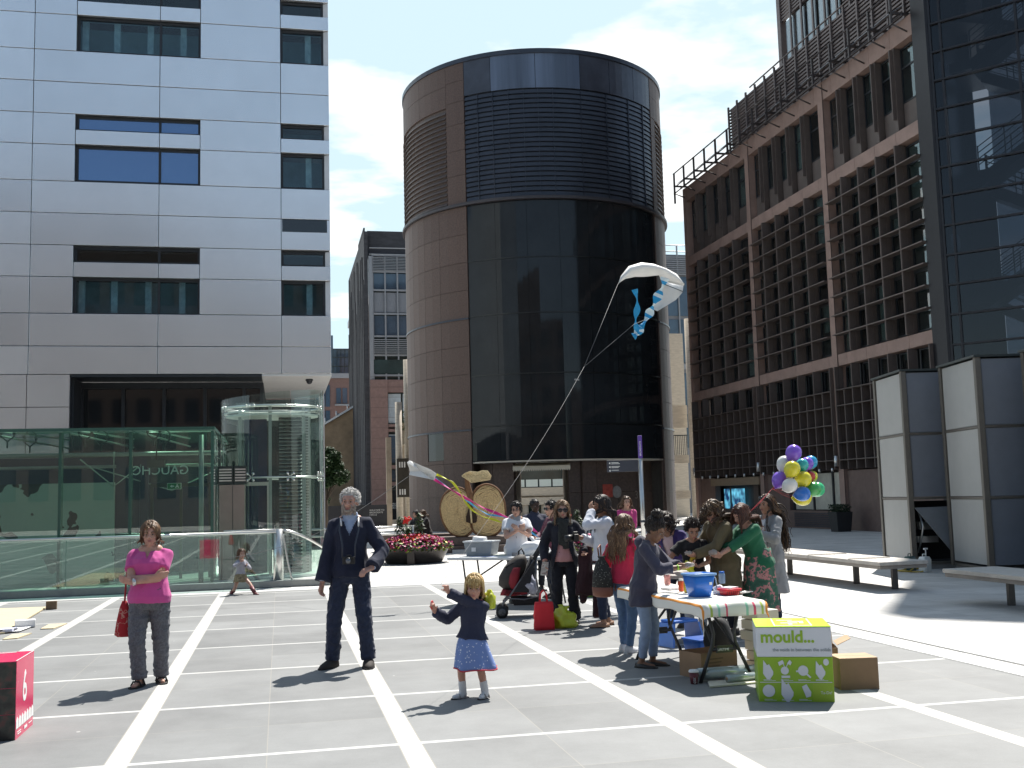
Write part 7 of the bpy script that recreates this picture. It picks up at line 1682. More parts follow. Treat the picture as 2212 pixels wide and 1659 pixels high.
    # ---- shoes
    if shoes:
        for s in (1, -1):
            fd = Vector((sin(fdir[s]), cos(fdir[s]), 0)); sd_ = Vector((fd.y, -fd.x, 0)); base = an[s] - Vector((0, 0, .042 * H)); k_ = shoes.get('kind', 'shoe'); L = .155 * H * shoes.get('len', 1.0); up_ = {'shoe': .055, 'trainer': .058, 'flat': .034, 'sandal': .016, 'boot': .06}[k_] * H
            m_ = MB(); rg = []; n = 9
            for i in range(n):
                q = i / (n - 1); y = -.045 * H + L * q; w = (.023 + .010 * sin(pi * min(1, q * 1.15)) ** .8) * H * (1.05 if q < .95 else .7) * (1 if 0 < i < n - 1 else .45); hgt = up_ * (1 - .55 * max(0, q - .3) / .7) * (1 if i < n - 1 else .55)
                rg.append([tuple(base + fd * y + sd_ * (w * cos(a)) + Vector((0, 0, max(.002, .010 * H + (hgt - .010 * H) * sin(a) if sin(a) > 0 else .010 * H * (1 + sin(a))) ))) for a in [2 * pi * j / 14 for j in range(14)]])
            m_.loft(rg, 0, True, True)
            if k_ == 'boot': m_.cyl(base + Vector((0, 0, .03 * H)), base + (kn[s] - an[s]).normalized() * .16 * H + Vector((0, 0, .03 * H)), .034 * H, .042 * H, 14)
            so = m_.build("shoe" if k_ != 'sandal' else "sandal", [shoes['mat']], root)
            sl_ = MB(); sl_.loft([[tuple(base + fd * (-.048 * H + (L + .006 * H) * q) + sd_ * w * sg * H + Vector((0, 0, z))) for q, w, sg in ((0, .014, 1), (.2, .026, 1), (.6, .036, 1), (.9, .026, 1), (1, .008, 1), (1, .008, -1), (.9, .026, -1), (.6, .036, -1), (.2, .026, -1), (0, .014, -1))] for z in (.001, .010 * H)], 0, True, False); sl_.build("sole", [shoes.get('sole', mat("dark_sole", (.02, .018, .016), .8, var=.1))], so)
            if k_ == 'sandal':
                st_ = MB()
                for q in (.045, .0): st_.tube([base + fd * q * H + sd_ * .033 * H + Vector((0, 0, .012 * H)), base + fd * q * H + sd_ * .02 * H + Vector((0, 0, .05 * H if q < .03 else .036 * H)), base + fd * q * H - sd_ * .02 * H + Vector((0, 0, .05 * H if q < .03 else .036 * H)), base + fd * q * H - sd_ * .033 * H + Vector((0, 0, .012 * H))], .006 * H, 6)
                st_.build("strap", [shoes.get('strap', shoes['mat'])], so)
            if shoes.get('sock'):
                c_ = MB(); c_.capsule(an[s] - Vector((0, 0, .012 * H)), an[s] + (kn[s] - an[s]).normalized() * .085 * H, .031 * H, .031 * H, 14); c_.capsule(an[s] + Vector((0, 0, -.016 * H)), an[s] + fd * .085 * H + Vector((0, 0, -.024 * H)), .026 * H, .019 * H, 10); me = solid(c_, vox, 2); wrinkle(me, .004, 3, 40); put("sock", me, shoes['sock'], root)
    # ---- hair
    if hair:
        hm = hair['mat']; st_ = hair.get('style', 'short'); mb = MB(); capc = (0, -.022, .034); hw = hair.get('vol', 1.0); rad = (.081 * hw, .103 * hw, .092 * hw)
        tmp = MB(); tmp.sphere((0, 0, 0), 1.0, seg=28, rings=20); hl_f = hair.get('line', .062); back_l = hair.get('back', -.06); keep = []
        vv = []
        for v in tmp.v:
            p = Vector((capc[0] + v[0] * rad[0], capc[1] + v[1] * rad[1], capc[2] + v[2] * rad[2])); vv.append(p)
        ff = []
        for fc in tmp.f:
            c = sum((vv[i] for i in fc), Vector()) / len(fc)
            fl_ = hl_f - (.02 if abs(c.x) > .05 else 0)
            if c.y > .045 and c.z < fl_: continue
            if c.y > .0 and c.y <= .045 and c.z < (.012 if st_ in ('short', 'bun') else -.03): continue
            if c.z < back_l: continue
            ff.append(fc)
        mb.add([tuple(Hd(p)) for p in vv], ff, 0, True)
        n = int(hair.get('n', 150) * (1.7 if vox < .0105 else 1)); L = hair.get('len', .05); grav = hair.get('grav', 1.0); curl = hair.get('curl', 0.0); wind = Vector(hair.get('wind', (0, 0, 0))); th = hair.get('th', .0085) * (.74 if vox < .0105 else 1)
        tc = T(.19); inv = HR.transposed()
        for k in range(n):
            u = rng.random(); ph_ = rng.uniform(0, 2 * pi); zc_ = rng.uniform(-.45 if st_ != 'short' else -.55, 1.0); rr = sqrt(max(0, 1 - zc_ * zc_)); d0 = Vector((rr * cos(ph_), rr * sin(ph_), zc_)); p = Vector((capc[0] + d0.x * rad[0], capc[1] + d0.y * rad[1], capc[2] + d0.z * rad[2]))
            if p.y > .045 and p.z < hl_f + .004: continue
            if p.y > .005 and p.z < .0: continue
            fringe = hair.get('fringe') and p.y > .03 and abs(p.x) < .055
            if not fringe and p.y > .05 and st_ != 'short' and rng.random() < .5: continue
            if hair.get('up') or st_ == 'bun':
                bp = Vector(hair.get('bunpos', (0, -.07, .12))); seg = [p.lerp(bp, q) + d0 * .018 * sin(pi * q) + Vector((rng.gauss(0, .006), rng.gauss(0, .006), rng.gauss(0, .006))) for q in (0, .3, .6, .9)]; mb.tube([Hd(q) for q in seg], [th * sc, th * sc, th * .9 * sc, th * .5 * sc], 5); continue
            ln = (L if not fringe else hair['fringe']) * rng.uniform(.75, 1.1); ns = max(3, int(5 + ln / .05)); ns = min(ns, 12); stp = ln / ns
            if st_ == 'short': dirv = (Vector((p.x * .35 + .25, -.5 + p.y * 2, .25)) * .8 + d0 * .42 + Vector((rng.gauss(0, .22), rng.gauss(0, .22), rng.gauss(0, .2)))).normalized()
            else:
                dirv = Vector((p.x * 6, -.35 if not fringe else 1.0, -.15)) if hair.get('part', True) else Vector((p.x * 4, -.6, 0))
                dirv = (dirv - d0 * dirv.dot(d0)).normalized()
            pts_ = [Hd(p)]; pos = Hd(p); dv = HR @ dirv; w0 = rng.uniform(0, 6.3); a1, a2 = rng.uniform(.6, 1.4), rng.uniform(.7, 1.3)
            for i in range(ns):
                dv = (dv + Vector((0, 0, -1)) * .55 * grav + wind * (.3 + .7 * i / ns) * (.6 + .6 * u)).normalized() if st_ != 'short' else (dv + Vector((0, 0, -1)) * .18 * grav + wind * .3).normalized()
                pos = pos + dv * stp * sc
                q = inv @ (pos - hcn) / sc - Vector(capc); e_ = sqrt((q.x / (rad[0] + .006)) ** 2 + (q.y / (rad[1] + .006)) ** 2 + (q.z / (rad[2] + .006)) ** 2)
                if e_ < 1.0 and e_ > 1e-4: pos = hcn + HR @ ((Vector(capc) + q / e_) * sc)
                if not fringe and ln > .12:
                    qf = inv @ (pos - hcn) / sc
                    if qf.y > .045 and abs(qf.x) < .062 and qf.z < .05: pos = hcn + HR @ (Vector(((.066 if qf.x > 0 else -.066), .04, qf.z)) * sc)
                    qt = R.transposed() @ (pos - P); tz_ = qt.z / H
                    if tz_ < .33:
                        ex_, ey_ = (.118 * f * sw / .108 + .02) * H, (.074 * f + .022) * H; e2 = sqrt((qt.x / ex_) ** 2 + (qt.y / ey_) ** 2)
                        if e2 < 1: 
                            if abs(qt.y) < 1e-4: qt.y = -.01
                            yy = ey_ * sqrt(max(.05, 1 - (qt.x / ex_) ** 2)) * (1 if qt.y > .02 * H else -1); qt = Vector((qt.x, yy, qt.z)); pos = P + R @ qt
                off = Vector((sin(w0 + i * 1.5 * a1), cos(w0 * 1.7 + i * 1.3 * a2), .4 * sin(w0 + i))) * curl * sc * min(1, i / 2)
                pts_.append(pos + off)
            rs = [th * sc * (1.15 - .8 * (i / ns) ** 2) for i in range(len(pts_))]; mb.tube(pts_, rs, 5, mi=(1 if (len(hm) > 1 and rng.random() < hair.get('mix', .25)) else 0))
        if st_ == 'bun' or hair.get('bun'):
            bp = Vector(hair.get('bunpos', (0, -.07, .12))); br_ = hair.get('bunr', .045)
            for k in range(hair.get('nbun', 60)):
                d0 = Vector((rng.gauss(0, 1), rng.gauss(0, 1), rng.gauss(0, 1))).normalized(); s_ = d0.orthogonal().normalized(); s2 = d0.cross(s_); mb.tube([Hd(bp + (d0 * cos(a) + s_ * sin(a)) * br_ * rng.uniform(.6, 1.1) + s2 * .008 * sin(3 * a)) for a in (0, .7, 1.4, 2.1)], [th * sc, th * 1.1 * sc, th * sc, th * .4 * sc], 5)
            mb.sphere(Hd(bp), br_ * .8 * sc, seg=12, rings=8)
        mb.build("hair", hm, root)
        if hair.get('beard'):
            bd_ = MB()
            for k in range(hair.get('nbeard', 260)):
                a = rng.uniform(-1.35, 1.35); z = rng.uniform(-.115, -.052 if abs(a) < .5 else -.02); ry = .090 if z > -.085 else .080; p = Vector((.066 * sin(a), .016 + (ry - .014) * cos(a) * (1.0 if z > -.09 else .92), z))
                if abs(p.x) < .022 and -.072 < z < -.052: continue
                q = p + Vector((p.x * .10, .003, -.012)); bd_.tube([Hd(p), Hd((p + q) / 2 + Vector((0, .003, 0))), Hd(q)], [.006 * sc, .006 * sc, .002 * sc], 4)
            bd_.build("beard", [hair['beard']], root)
    info = dict(root=root, head=lambda p: W_(Hd(p)), HR=Matrix.Rotation(-az, 3, 'Z') @ HR, hand={s: W_(wr[s] + hd[s].normalized() * .055 * H / 1.0) for s in (1, -1)}, wrist={s: W_(wr[s]) for s in (1, -1)}, elbow={s: W_(el[s]) for s in (1, -1)}, T=lambda t, x=0, y=0: W_(T(t, x, y)), local=lambda t, x=0, y=0: T(t, x, y), Hd=Hd, HRl=HR, sc=sc, H=H, W=W_, P=P, sh=sh, wr=wr, el=el, an=an)
    return info
def shades(I, m_, up=False, parent=None):
    g = MB(); Hd, HR, sc = I['Hd'], I['HRl'], I['sc']; dz, dy = (.085, -.02) if up else (.002, 0)
    for s in (1, -1): g.sphere(Hd((s * .034, .093 + dy, dz - .002)), [q * sc for q in (.034, .008, .028)], HR, 14, 8); g.tube([Hd((s * .058, .082 + dy, dz + .006)), Hd((s * .080, .0 + dy, dz + .004))], .0035 * sc, 5)
    g.tube([Hd((-.01, .094 + dy, dz + .008)), Hd((.01, .094 + dy, dz + .008))], .004 * sc, 5); g.build("sunglasses", [m_], I['root'])
lens_m = mat("dark_lens", (.012, .010, .012), .1, var=0, spec=.7)
fair = (.46, .27, .20); tan_ = (.34, .19, .125); brown_s = (.20, .105, .065); dark_s = (.055, .028, .018); pink_s = (.50, .27, .20)
def hairm(name, c, c2=None): return [mat("hair_" + name, c, .5, var=.3, scale=40, spec=.4)] + ([mat("hair_" + name + "_light", c2, .5, var=.25, scale=40, spec=.4)] if c2 else [])
black_shoe = mat("black_leather", (.018, .015, .013), .45, var=.2); jeans = cloth("navy_jeans", (.022, .030, .058), .25, 20)
CR = dict(pole=(1, -.3, -.4))
# ---- woman in the pink T-shirt
g = G(322, 1480)
I = person("woman in a pink T-shirt with folded arms and a red shoulder bag", g, 6, 1.49, fair, fat=1.24, belly=.03, bust=.03, sw=.100, hs=.142, head=(-8, 2), lean=-2,
    rarm=dict(to=(-.055, .115, .655), pole=(1, .1, -.5), mirror=False, dir=(-.9, .15, .1), palm=(0, -1, .2), curl=.5), larm=dict(to=(.075, .135, .625), pole=(-1, .1, -.5), mirror=False, dir=(.9, .1, .35), palm=(0, -1, 0), curl=.35),
    rfoot=(.045, .045, 12), lfoot=(.055, -.075, 18), top=dict(mat=cloth("pink_jersey", (.50, .075, .27), .05, 4, bump=.05), sleeve='short', hem=-.04, off=.010, v=.075, neck=.034, name="t_shirt", amp=.014, freq=16), bottom=dict(mat=cloth("grey_marl", (.11, .115, .13), .35, 60), wide=1.12, off=.008, hemw=1.35, end=.98, name="trousers", amp=.020),
    shoes=dict(kind='sandal', mat=mat("flipflop_rubber", (.02, .017, .015), .7, var=.1)), hair=dict(mat=hairm("brown", (.10, .055, .03), (.20, .12, .065)), style='bob', len=.125, n=260, grav=1.4, curl=.004, vol=1.05, back=-.09), face_kw=dict(lip=(.36, .14, .13)), seed=11, vox=.008)
b_ = thing("shoulder_bag", "red patterned shoulder bag hanging at the side of the woman in pink", "bag", I['T'](-.13, .150, -.01), I['root'].rotation_euler.z)
c_ = MB(); c_.loft([[(.07 * w_ * cos(q * pi / 8), .035 * cos(q * pi / 8 * 0) * w2 * sin(q * pi / 8) + .0, z) for q in range(16)] for z, w_, w2 in ((-.16, .9, .8), (-.14, 1.25, 1.0), (-.02, 1.0, 1), (.10, .62, .6), (.16, .3, .3))]); me_ = c_.build("bag_body", [patchy("red_wave_print", [(.34, .012, .02), (.34, .012, .02), (.48, .25, .20), (.34, .012, .02)], 14, [0, .3, .50, .53])], b_)
c_ = MB(); c_.tube([(0, 0, .14), (-.02, .03, .36), (-.04, .03, .52)], .010, 6); c_.build("strap", [mat("bag_strap_red", (.30, .02, .03), .7)], b_)
c_ = MB(); c_.lathe([(.033, -.014), (.035, 0), (.033, .014)], n=18); o = c_.build("wristwatch", [steel_m], I['root']); wv = (I['wr'][-1] - I['el'][-1]).normalized(); o.location = I['wr'][-1] - wv * .02; o.rotation_euler = wv.to_track_quat('Z', 'Y').to_euler()

# ---- man with the camera
g = G(760, 1440)
I = person("grey haired bearded man in a navy jacket with a camera round his neck", g, 4, 1.755, (.46, .26, .20), hs=.138, sw=.090, fat=1.0, head=(10, -2), lean=-2,
    rarm=dict(to=(.155, .03, .465), pole=(.6, -1, 0), curl=.55, palm=(-.6, .3, 0)), larm=dict(to=(.125, .13, .545), pole=(1, -.7, -.3), dir=(.75, .55, -.25), palm=(.1, -.3, -1), curl=.55),
    rfoot=(.105, .0, 26), lfoot=(.095, .03, 2), top=dict(mat=cloth("navy_jacket", (.014, .018, .038), .18, 6, sheen=.1), hem=-.05, off=.018, v=.115, neck=.030, name="jacket", amp=.026, freq=15, cuffw=1.5), under=dict(mat=cloth("pale_blue_shirt", (.34, .42, .58), .06), off=.005, collar=True, hem=-.02, name="shirt", amp=.006),
    bottom=dict(mat=jeans, off=.007, wide=1.1, hemw=1.25, end=1.0, amp=.022), shoes=dict(kind='shoe', mat=mat("dark_suede", (.03, .024, .02), .8, var=.2), len=1.1), hair=dict(mat=hairm("grey", (.42, .41, .39), (.58, .56, .53)), style='short', len=.028, n=520, grav=.25, th=.0048, back=-.05, line=.066, beard=hairm("beard_grey", (.32, .27, .23))[0]), face_kw=dict(brow=(.20, .18, .16), lip=(.30, .12, .10)), seed=21, vox=.008)
H = I['H']; cp_ = I['W'](I['local'](.055, 0, .135))
cmr = thing("camera", "black compact camera hanging on the chest of the grey haired man", "camera", cp_, I['root'].rotation_euler.z)
c_ = MB(); c_.box(-.06, .06, -.018, .018, -.036, .036); c_.box(-.02, .02, -.016, .018, .036, .052); c_.build("camera_body", [mat("camera_black", (.012, .012, .013), .45, var=.1)], cmr, bevel=.006)
c_ = MB(); c_.cyl((0, .018, 0), (0, .062, -.004), .031, .028, 20); c_.cyl((0, .062, -.004), (0, .064, -.004), .022, .022, 18, 1); c_.build("lens", [mat("lens_ring_grey", (.06, .06, .062), .3, .6), mat("lens_glass", (.10, .11, .13), .08, var=0, spec=.9)], cmr)
c_ = MB(); inv_ = I['root'].rotation_euler.z
L_ = lambda t, x, y: Matrix.Rotation(-inv_, 3, 'Z') @ (I['W'](I['local'](t, x, y)) - cp_)
for s in (1, -1): c_.tube([(.06 * s, 0, .03), L_(.14, .035 * s, .118), L_(.22, .052 * s, .098), L_(.285, .05 * s, .05), L_(.305, .035 * s, -.02), L_(.308, 0, -.045)], .008, 6)
c_.build("neck_strap", [black_m], cmr)
c_ = MB(); c_.tube([I['local'](.285, .048, .065), I['local'](.245, .042, .097)], .008, 6); c_.tube([I['local'](.285, -.05, .06), I['local'](.24, -.052, .097)], .008, 6); c_.build("strap_lettering", [mat("strap_white", (.6, .6, .6), .6, var=.6, scale=160)], I['root'])

# ---- little girl flying the kite
g = G(1022, 1508)
I = person("little blonde girl in a navy cardigan and blue dotted skirt flying a kite", g, -14, 1.03, pink_s, hs=.196, sw=.088, fat=1.02, pelvis=(0, 0, .455), head=(-14, 4), lean=-3, side=-4,
    rarm=dict(to=(.27, .10, .675), pole=(.5, -.5, -1), dir=(.3, .2, 1), palm=(-.2, 1, .3), curl=.9), larm=dict(to=(.17, .17, .845), pole=(-.3, .3, -1), mirror=False, dir=(.2, .2, .9), palm=(.2, 1, 0), curl=.9),
    rfoot=(.075, .02, 38), lfoot=(.098, -.01, -10), top=dict(mat=dotted("navy_speckled_knit", (.016, .020, .048), (.07, .075, .12), 60, .10), hem=-.005, off=.022, name="cardigan", amp=.012, freq=26, hood=True, flare=.35, cuffw=1.3), bottom=dict(kind='skirt', mat=dotted("blue_star_print", (.15, .225, .47), (.60, .63, .72), 46, .24), len=.225, flare=.26, waist=.03, trim=mat("red_hem", (.48, .04, .06), .8), sway=(-.03, 0, 0)),
    shoes=dict(kind='sandal', mat=mat("pale_sandal", (.42, .40, .38), .5, var=.1), sock=cloth("white_sock", (.66, .66, .66), .04)), hair=dict(mat=hairm("blonde", (.42, .27, .10), (.58, .42, .20)), style='bob', len=.135, n=420, grav=1.6, fringe=.06, vol=1.03, curl=.0015, th=.0058, back=-.085, line=.05, mix=.4), face_kw=dict(brow=(.22, .13, .06), lip=(.42, .16, .14), eye=(.05, .04, .03)), seed=31, vox=.007)
c_ = MB(); c_.tube([I['Hd']((.07 * cos(a), -.05 + .06 * sin(a), -.13)) for a in [2.4 + 4.6 * k / 10 for k in range(11)]], .016, 6); c_.build("hood_lining", [cloth("pink_lining", (.50, .05, .12), .05)], I['root'])
lumpy("carrier_bag", I['T'](.23, -.10, -.10), (.045, .045, .085), 77, MATS["lime_plastic_bag"], "lime yellow bag at the shoulder of the little blonde girl", "bag", amp=.5)
c_ = MB(); d = []
hp_ = I['hand'][-1]; hp_ = I['hand'][1]; q = thing("line_handle", "red ring handle of the kite line in the little girl's hand", "kite handle", hp_, 0); c_.tube([(.0 + .012 * cos(a), .02 * cos(a), .032 * sin(a)) for a in [2 * pi * k / 16 for k in range(17)]], .006, 6); c_.build("ring", [mat("red_plastic", (.60, .03, .035), .35)], q)

# ---- child lunging by the balustrade
g = G(520, 1284)
I = person("small child in a grey top and red boots lunging beside the balustrade", g, 55, .93, fair, hs=.190, sw=.088, fat=1.0, pelvis=(0, 0, .37), head=(22, 0), lean=2,
    rarm=dict(to=(.10, .10, .63), pole=(1, -.2, -.6), dir=(-.3, 1, .3), curl=.8), larm=dict(to=(-.03, .12, .55), pole=(-1, -.2, -.6), mirror=False, dir=(.3, 1, .2), curl=.8),
    rfoot=(.03, -.24, 30), lfoot=(.02, .38, -8), top=dict(mat=patchy("grey_print_top", [(.32, .32, .36), (.32, .32, .36), (.10, .10, .14)], 24), hem=-.03, off=.014, name="top", amp=.012), bottom=dict(kind='skirt', mat=patchy("khaki_print", [(.20, .16, .09), (.28, .23, .13), (.13, .10, .06)], 22), len=.13, flare=.35, waist=.03), shoes=dict(kind='boot', mat=mat("oxblood_boot", (.14, .03, .035), .5, var=.15)), hair=dict(mat=hairm("brown", (.10, .055, .03)), style='bob', len=.14, n=130, vol=1.04, curl=.006), seed=41, vox=.010)

# ---- behind the white table
g = DP(1117, 1200, 16.3); g.z = 0
I = person("person in a white T-shirt over a grey hoodie standing behind the white table", g, 18, 1.555, fair, hs=.140, sw=.104, fat=1.14, belly=.02, head=(28, 6),
    rarm=dict(to=(.005, .125, .715), pole=(1, -.1, -.6), dir=(-.6, .2, .5), palm=(0, -1, 0), curl=.7), larm=dict(to=(.035, .135, .715), pole=(-1, -.1, -.6), mirror=False, dir=(.6, .2, .5), palm=(0, -1, 0), curl=.7),
    top=dict(mat=cloth("white_jersey", (.66, .67, .70), .03, 4, bump=.05), sleeve='short', hem=-.07, off=.016, name="t_shirt", neck=.036, amp=.014, freq=13, flare=.12), under=dict(mat=cloth("grey_hoodie", (.30, .31, .33), .08), off=.012, sleeve='short', hood=True, collar=True, name="hoodie"), bottom=dict(mat=jeans), shoes=dict(mat=black_shoe), hair=dict(mat=hairm("black", (.012, .010, .010)), style='bob', len=.07, n=170, vol=1.02, th=.008, curl=.01, back=-.05), seed=51, vox=.011)
c_ = MB(); 
for s in (1, -1): c_.tube([I['Hd']((s * .032 + .022 * cos(a), .094, .002 + .014 * sin(a))) for a in [2 * pi * k / 10 for k in range(11)]], .0022, 4); c_.tube([I['Hd']((s * .054, .09, .004)), I['Hd']((s * .078, .0, .004))], .0025, 4)
c_.build("spectacles", [black_m], I['root'])
pr = MB(); fr_m = frame(I['local'](.17, -.05, .125), (1, 0, 0), (0, 0, 1)); pr.box(.0, .10, 0, .08, 0, .012); me_ = pr.mesh("shirt_print", [patchy("shirt_print_ink", [(.22, .20, .22), (.42, .32, .25), (.12, .12, .15)], 30)]); me_.transform(fr_m); put("shirt_print", me_, MATS["shirt_print_ink"], I['root'])
g = DP(1157, 1200, 18.2); g.z = 0
person("man in a dark navy polo shirt behind the white table, arms folded low", g, 22, 1.585, dark_s, hs=.140, sw=.106, fat=1.05, head=(-4, 4), rarm=dict(to=(.02, .13, .60), pole=(1, -.2, -.4), dir=(-1, .1, .1), palm=(0, -1, 0)), larm=dict(to=(.02, .14, .61), pole=(-1, -.2, -.4), mirror=False, dir=(1, .1, .1), palm=(0, -1, 0)),
    top=dict(mat=cloth("navy_polo", (.028, .032, .058), .08), sleeve='short', hem=-.03, off=.014, collar=True, name="polo_shirt"), bottom=dict(mat=cloth("dark_trousers", (.015, .016, .022), .1)), shoes=dict(mat=black_shoe), hair=dict(mat=hairm("black", (.012, .010, .010)), style='short', len=.012, n=160, th=.005, vol=.965), face_kw=dict(lip=(.10, .04, .035), brow=(.01, .01, .01)), seed=61, vox=.012)
g = DP(1196, 1200, 16.9); g.z = 0
I = person("short dark haired person in a maroon top behind the woman in sunglasses", g, -70, 1.545, fair, hs=.140, sw=.110, head=(-5, 3), rarm=dict(to=(.10, .16, .60), pole=(1, -.6, -.4)), larm=dict(to=(.05, .18, .60), pole=(1, -.6, -.4)), top=dict(mat=patchy("maroon_print", [(.10, .03, .05), (.16, .05, .08), (.05, .03, .05)], 18), off=.014, name="blouse"), bottom=dict(mat=jeans), shoes=dict(mat=black_shoe), hair=dict(mat=hairm("black", (.012, .010, .010)), style='short', len=.05, n=260, th=.007, back=-.04), seed=71, vox=.012)
shades(I, lens_m)

# ---- woman in sunglasses
g = G(1222, 1347)
I = person("woman in big sunglasses and dark jacket with a scarf beside the stroller", g, -2, 1.565, fair, hs=.140, sw=.094, fat=1.0, bust=.012, head=(-4, 2), lean=-2,
    rarm=dict(to=(.150, .07, .50), pole=(.7, -1, 0), dir=(.05, .5, -.8), palm=(-1, .2, 0), curl=.6), larm=dict(to=(.165, .10, .56), pole=(.9, -.8, -.2), dir=(.15, .95, -.3), palm=(0, 0, 1), curl=.5),
    rfoot=(.06, .0, 10), lfoot=(.075, .0, 6), top=dict(mat=cloth("black_navy_jacket", (.012, .013, .022), .15), hem=-.085, off=.018, open=.034, openk=.25, name="jacket", amp=.022, flare=.10, collar=True), under=dict(mat=cloth("dusty_pink", (.46, .24, .24), .05), off=.008, hem=-.04, name="top"), bottom=dict(mat=cloth("black_trousers", (.011, .012, .018), .1), wide=1.15, hemw=1.5, end=1.02, amp=.02), shoes=dict(mat=black_shoe), hair=dict(mat=hairm("light_brown", (.15, .085, .045), (.28, .18, .10)), style='long', len=.30, n=190, curl=.010, vol=1.03, th=.009), face_kw=dict(lip=(.42, .10, .09)), seed=81, vox=.010)
shades(I, lens_m)
c_ = MB()
for k in range(3): c_.tube([I['local'](.292 - .012 * k + .008 * sin(a * 2), (.060 + .006 * k) * cos(a), .012 + (.058 + .006 * k) * sin(a)) for a in [2 * pi * q / 18 for q in range(19)]], .024 * 1.2, 8)
for s, L in ((.014, .19), (-.02, .22)): c_.loft([[tuple(I['local'](.28 - L * q, s + .022 * cos(a) * (1 + .4 * q), .088 + .010 * sin(a) + .012 * sin(pi * q))) for a in [2 * pi * j / 10 for j in range(10)]] for q in (0, .25, .5, .75, 1)])
me_ = solid(c_, .012, 3); wrinkle(me_, .016, 4, 26, (1.5, 1.5, .5)); put("scarf", me_, cloth("charcoal_scarf", (.030, .032, .030), .4, 40), I['root'])
c_ = MB(); hp_ = I['hand'][1]; t_ = thing("leaflet", "folded pale leaflet with a swirl held by the woman in sunglasses", "leaflet", hp_, I['root'].rotation_euler.z)
c_.add([(-.05, .02, .07), (.03, .05, .075), (.06, .04, -.09), (-.03, .01, -.10), (-.05, .023, .07), (.03, .053, .075), (.06, .043, -.09), (-.03, .013, -.10)], [(3, 2, 1, 0), (4, 5, 6, 7), (0, 1, 5, 4), (1, 2, 6, 5), (2, 3, 7, 6), (3, 0, 4, 7)]); c_.build("paper", [patchy("leaflet_print", [(.42, .40, .38), (.55, .53, .50), (.30, .22, .20)], 18)], t_)
wl = I['wrist'][-1]; el_ = I['elbow'][-1]; mid = wl.lerp(el_, .3)
ct_ = thing("coat", "dark maroon coat hung over the forearm of the woman in sunglasses", "coat", mid, I['root'].rotation_euler.z)
c_ = MB(); rg = []
for k in range(11):
    q = k / 10; z = .045 - .60 * q; w_ = .075 + .055 * q + .01 * sin(q * 9); d_ = .05 + .012 * q; rg.append([(-.0 + w_ * cos(a) + .02 * q, .01 + d_ * sin(a) * (1 + .25 * sin(3 * a + q * 5)), z + .02 * sin(2 * a) * q) for a in [2 * pi * j / 20 for j in range(20)]])
c_.loft(rg); c_.capsule((-.12, .0, -.38), (-.11, .0, -.80), .045, .052); c_.capsule((-.05, 0, -.3), (-.12, 0, -.4), .06, .05); c_.capsule((.03, 0, -.3), (.05, 0, -.62), .05, .05); me_ = solid(c_, .011, 3); wrinkle(me_, .024, 14, 22, (1, 1, .4)); put("coat_cloth", me_, cloth("maroon_coat", (.035, .014, .018), .2), ct_)
c_ = MB(); c_.obox((-.13, .07, -.10), (.05, .02, .30), R3(0, 0, .35)); c_.obox((-.10, .06, -.10), (.09, .03, .26), R3(0, 0, .35), 1); o = c_.build("purse", [cloth("pink_purse", (.46, .22, .24), .05), cloth("maroon_purse", (.09, .02, .03), .1)], bevel=.006); o.location = mid + Vector((0, 0, -.18)) + FX * .10; o.rotation_euler = (0, .35, HEAD_CAM); tag(o, "pink and maroon purse under the coat of the woman in sunglasses", "purse")

# ---- photographer
g = G(1313, 1353)
I = person("long haired woman in a white sweater holding a camera, hand to her face", g, -78, 1.62, tan_, hs=.138, sw=.092, head=(-4, 2), lean=1,
    rarm=dict(to=(.06, .165, .665), pole=(.6, -.8, -.6), dir=(-.2, .9, -.2), palm=(-.8, 0, .4), curl=.9), larm=dict(to=(.045, .105, .865), pole=(.8, .5, -1), dir=(.35, .15, .9), palm=(.5, -.6, .2), curl=.5),
    rfoot=(.06, -.02, 8), lfoot=(.06, .05, 6), top=dict(mat=cloth("white_sweater", (.58, .60, .66), .06, 8), hem=-.03, off=.018, name="sweater", amp=.018, neck=.03), bottom=dict(mat=jeans, off=.008), shoes=dict(kind='flat', mat=mat("tan_shoe", (.26, .14, .08), .6, var=.1)), hair=dict(mat=hairm("dark_brown", (.018, .011, .009), (.12, .065, .03)), style='long', len=.40, n=210, curl=.007, vol=1.05, th=.010, mix=.12, grav=2.2), seed=91, vox=.010)
hp_ = I['hand'][1]; t_ = thing("camera", "large black camera in the hand of the long haired photographer", "camera", hp_ + Vector((0, 0, .02)), I['root'].rotation_euler.z)
c_ = MB(); c_.box(-.065, .065, -.03, .03, -.045, .045); c_.box(-.025, .025, -.03, .03, .045, .075); c_.build("camera_body", [MATS["camera_black"]], t_, bevel=.008)
c_ = MB(); c_.cyl((0, .03, 0), (0, .13, -.005), .04, .042, 20); c_.build("lens", [MATS["camera_black"]], t_)
c_ = MB(); c_.tube([I['local'](.29, -.05, .03), I['local'](.24, .03, .09), I['local'](.16, .10, .11), I['local'](.15, .08, .15)], .009, 6); c_.build("camera_strap", [black_m], I['root'])

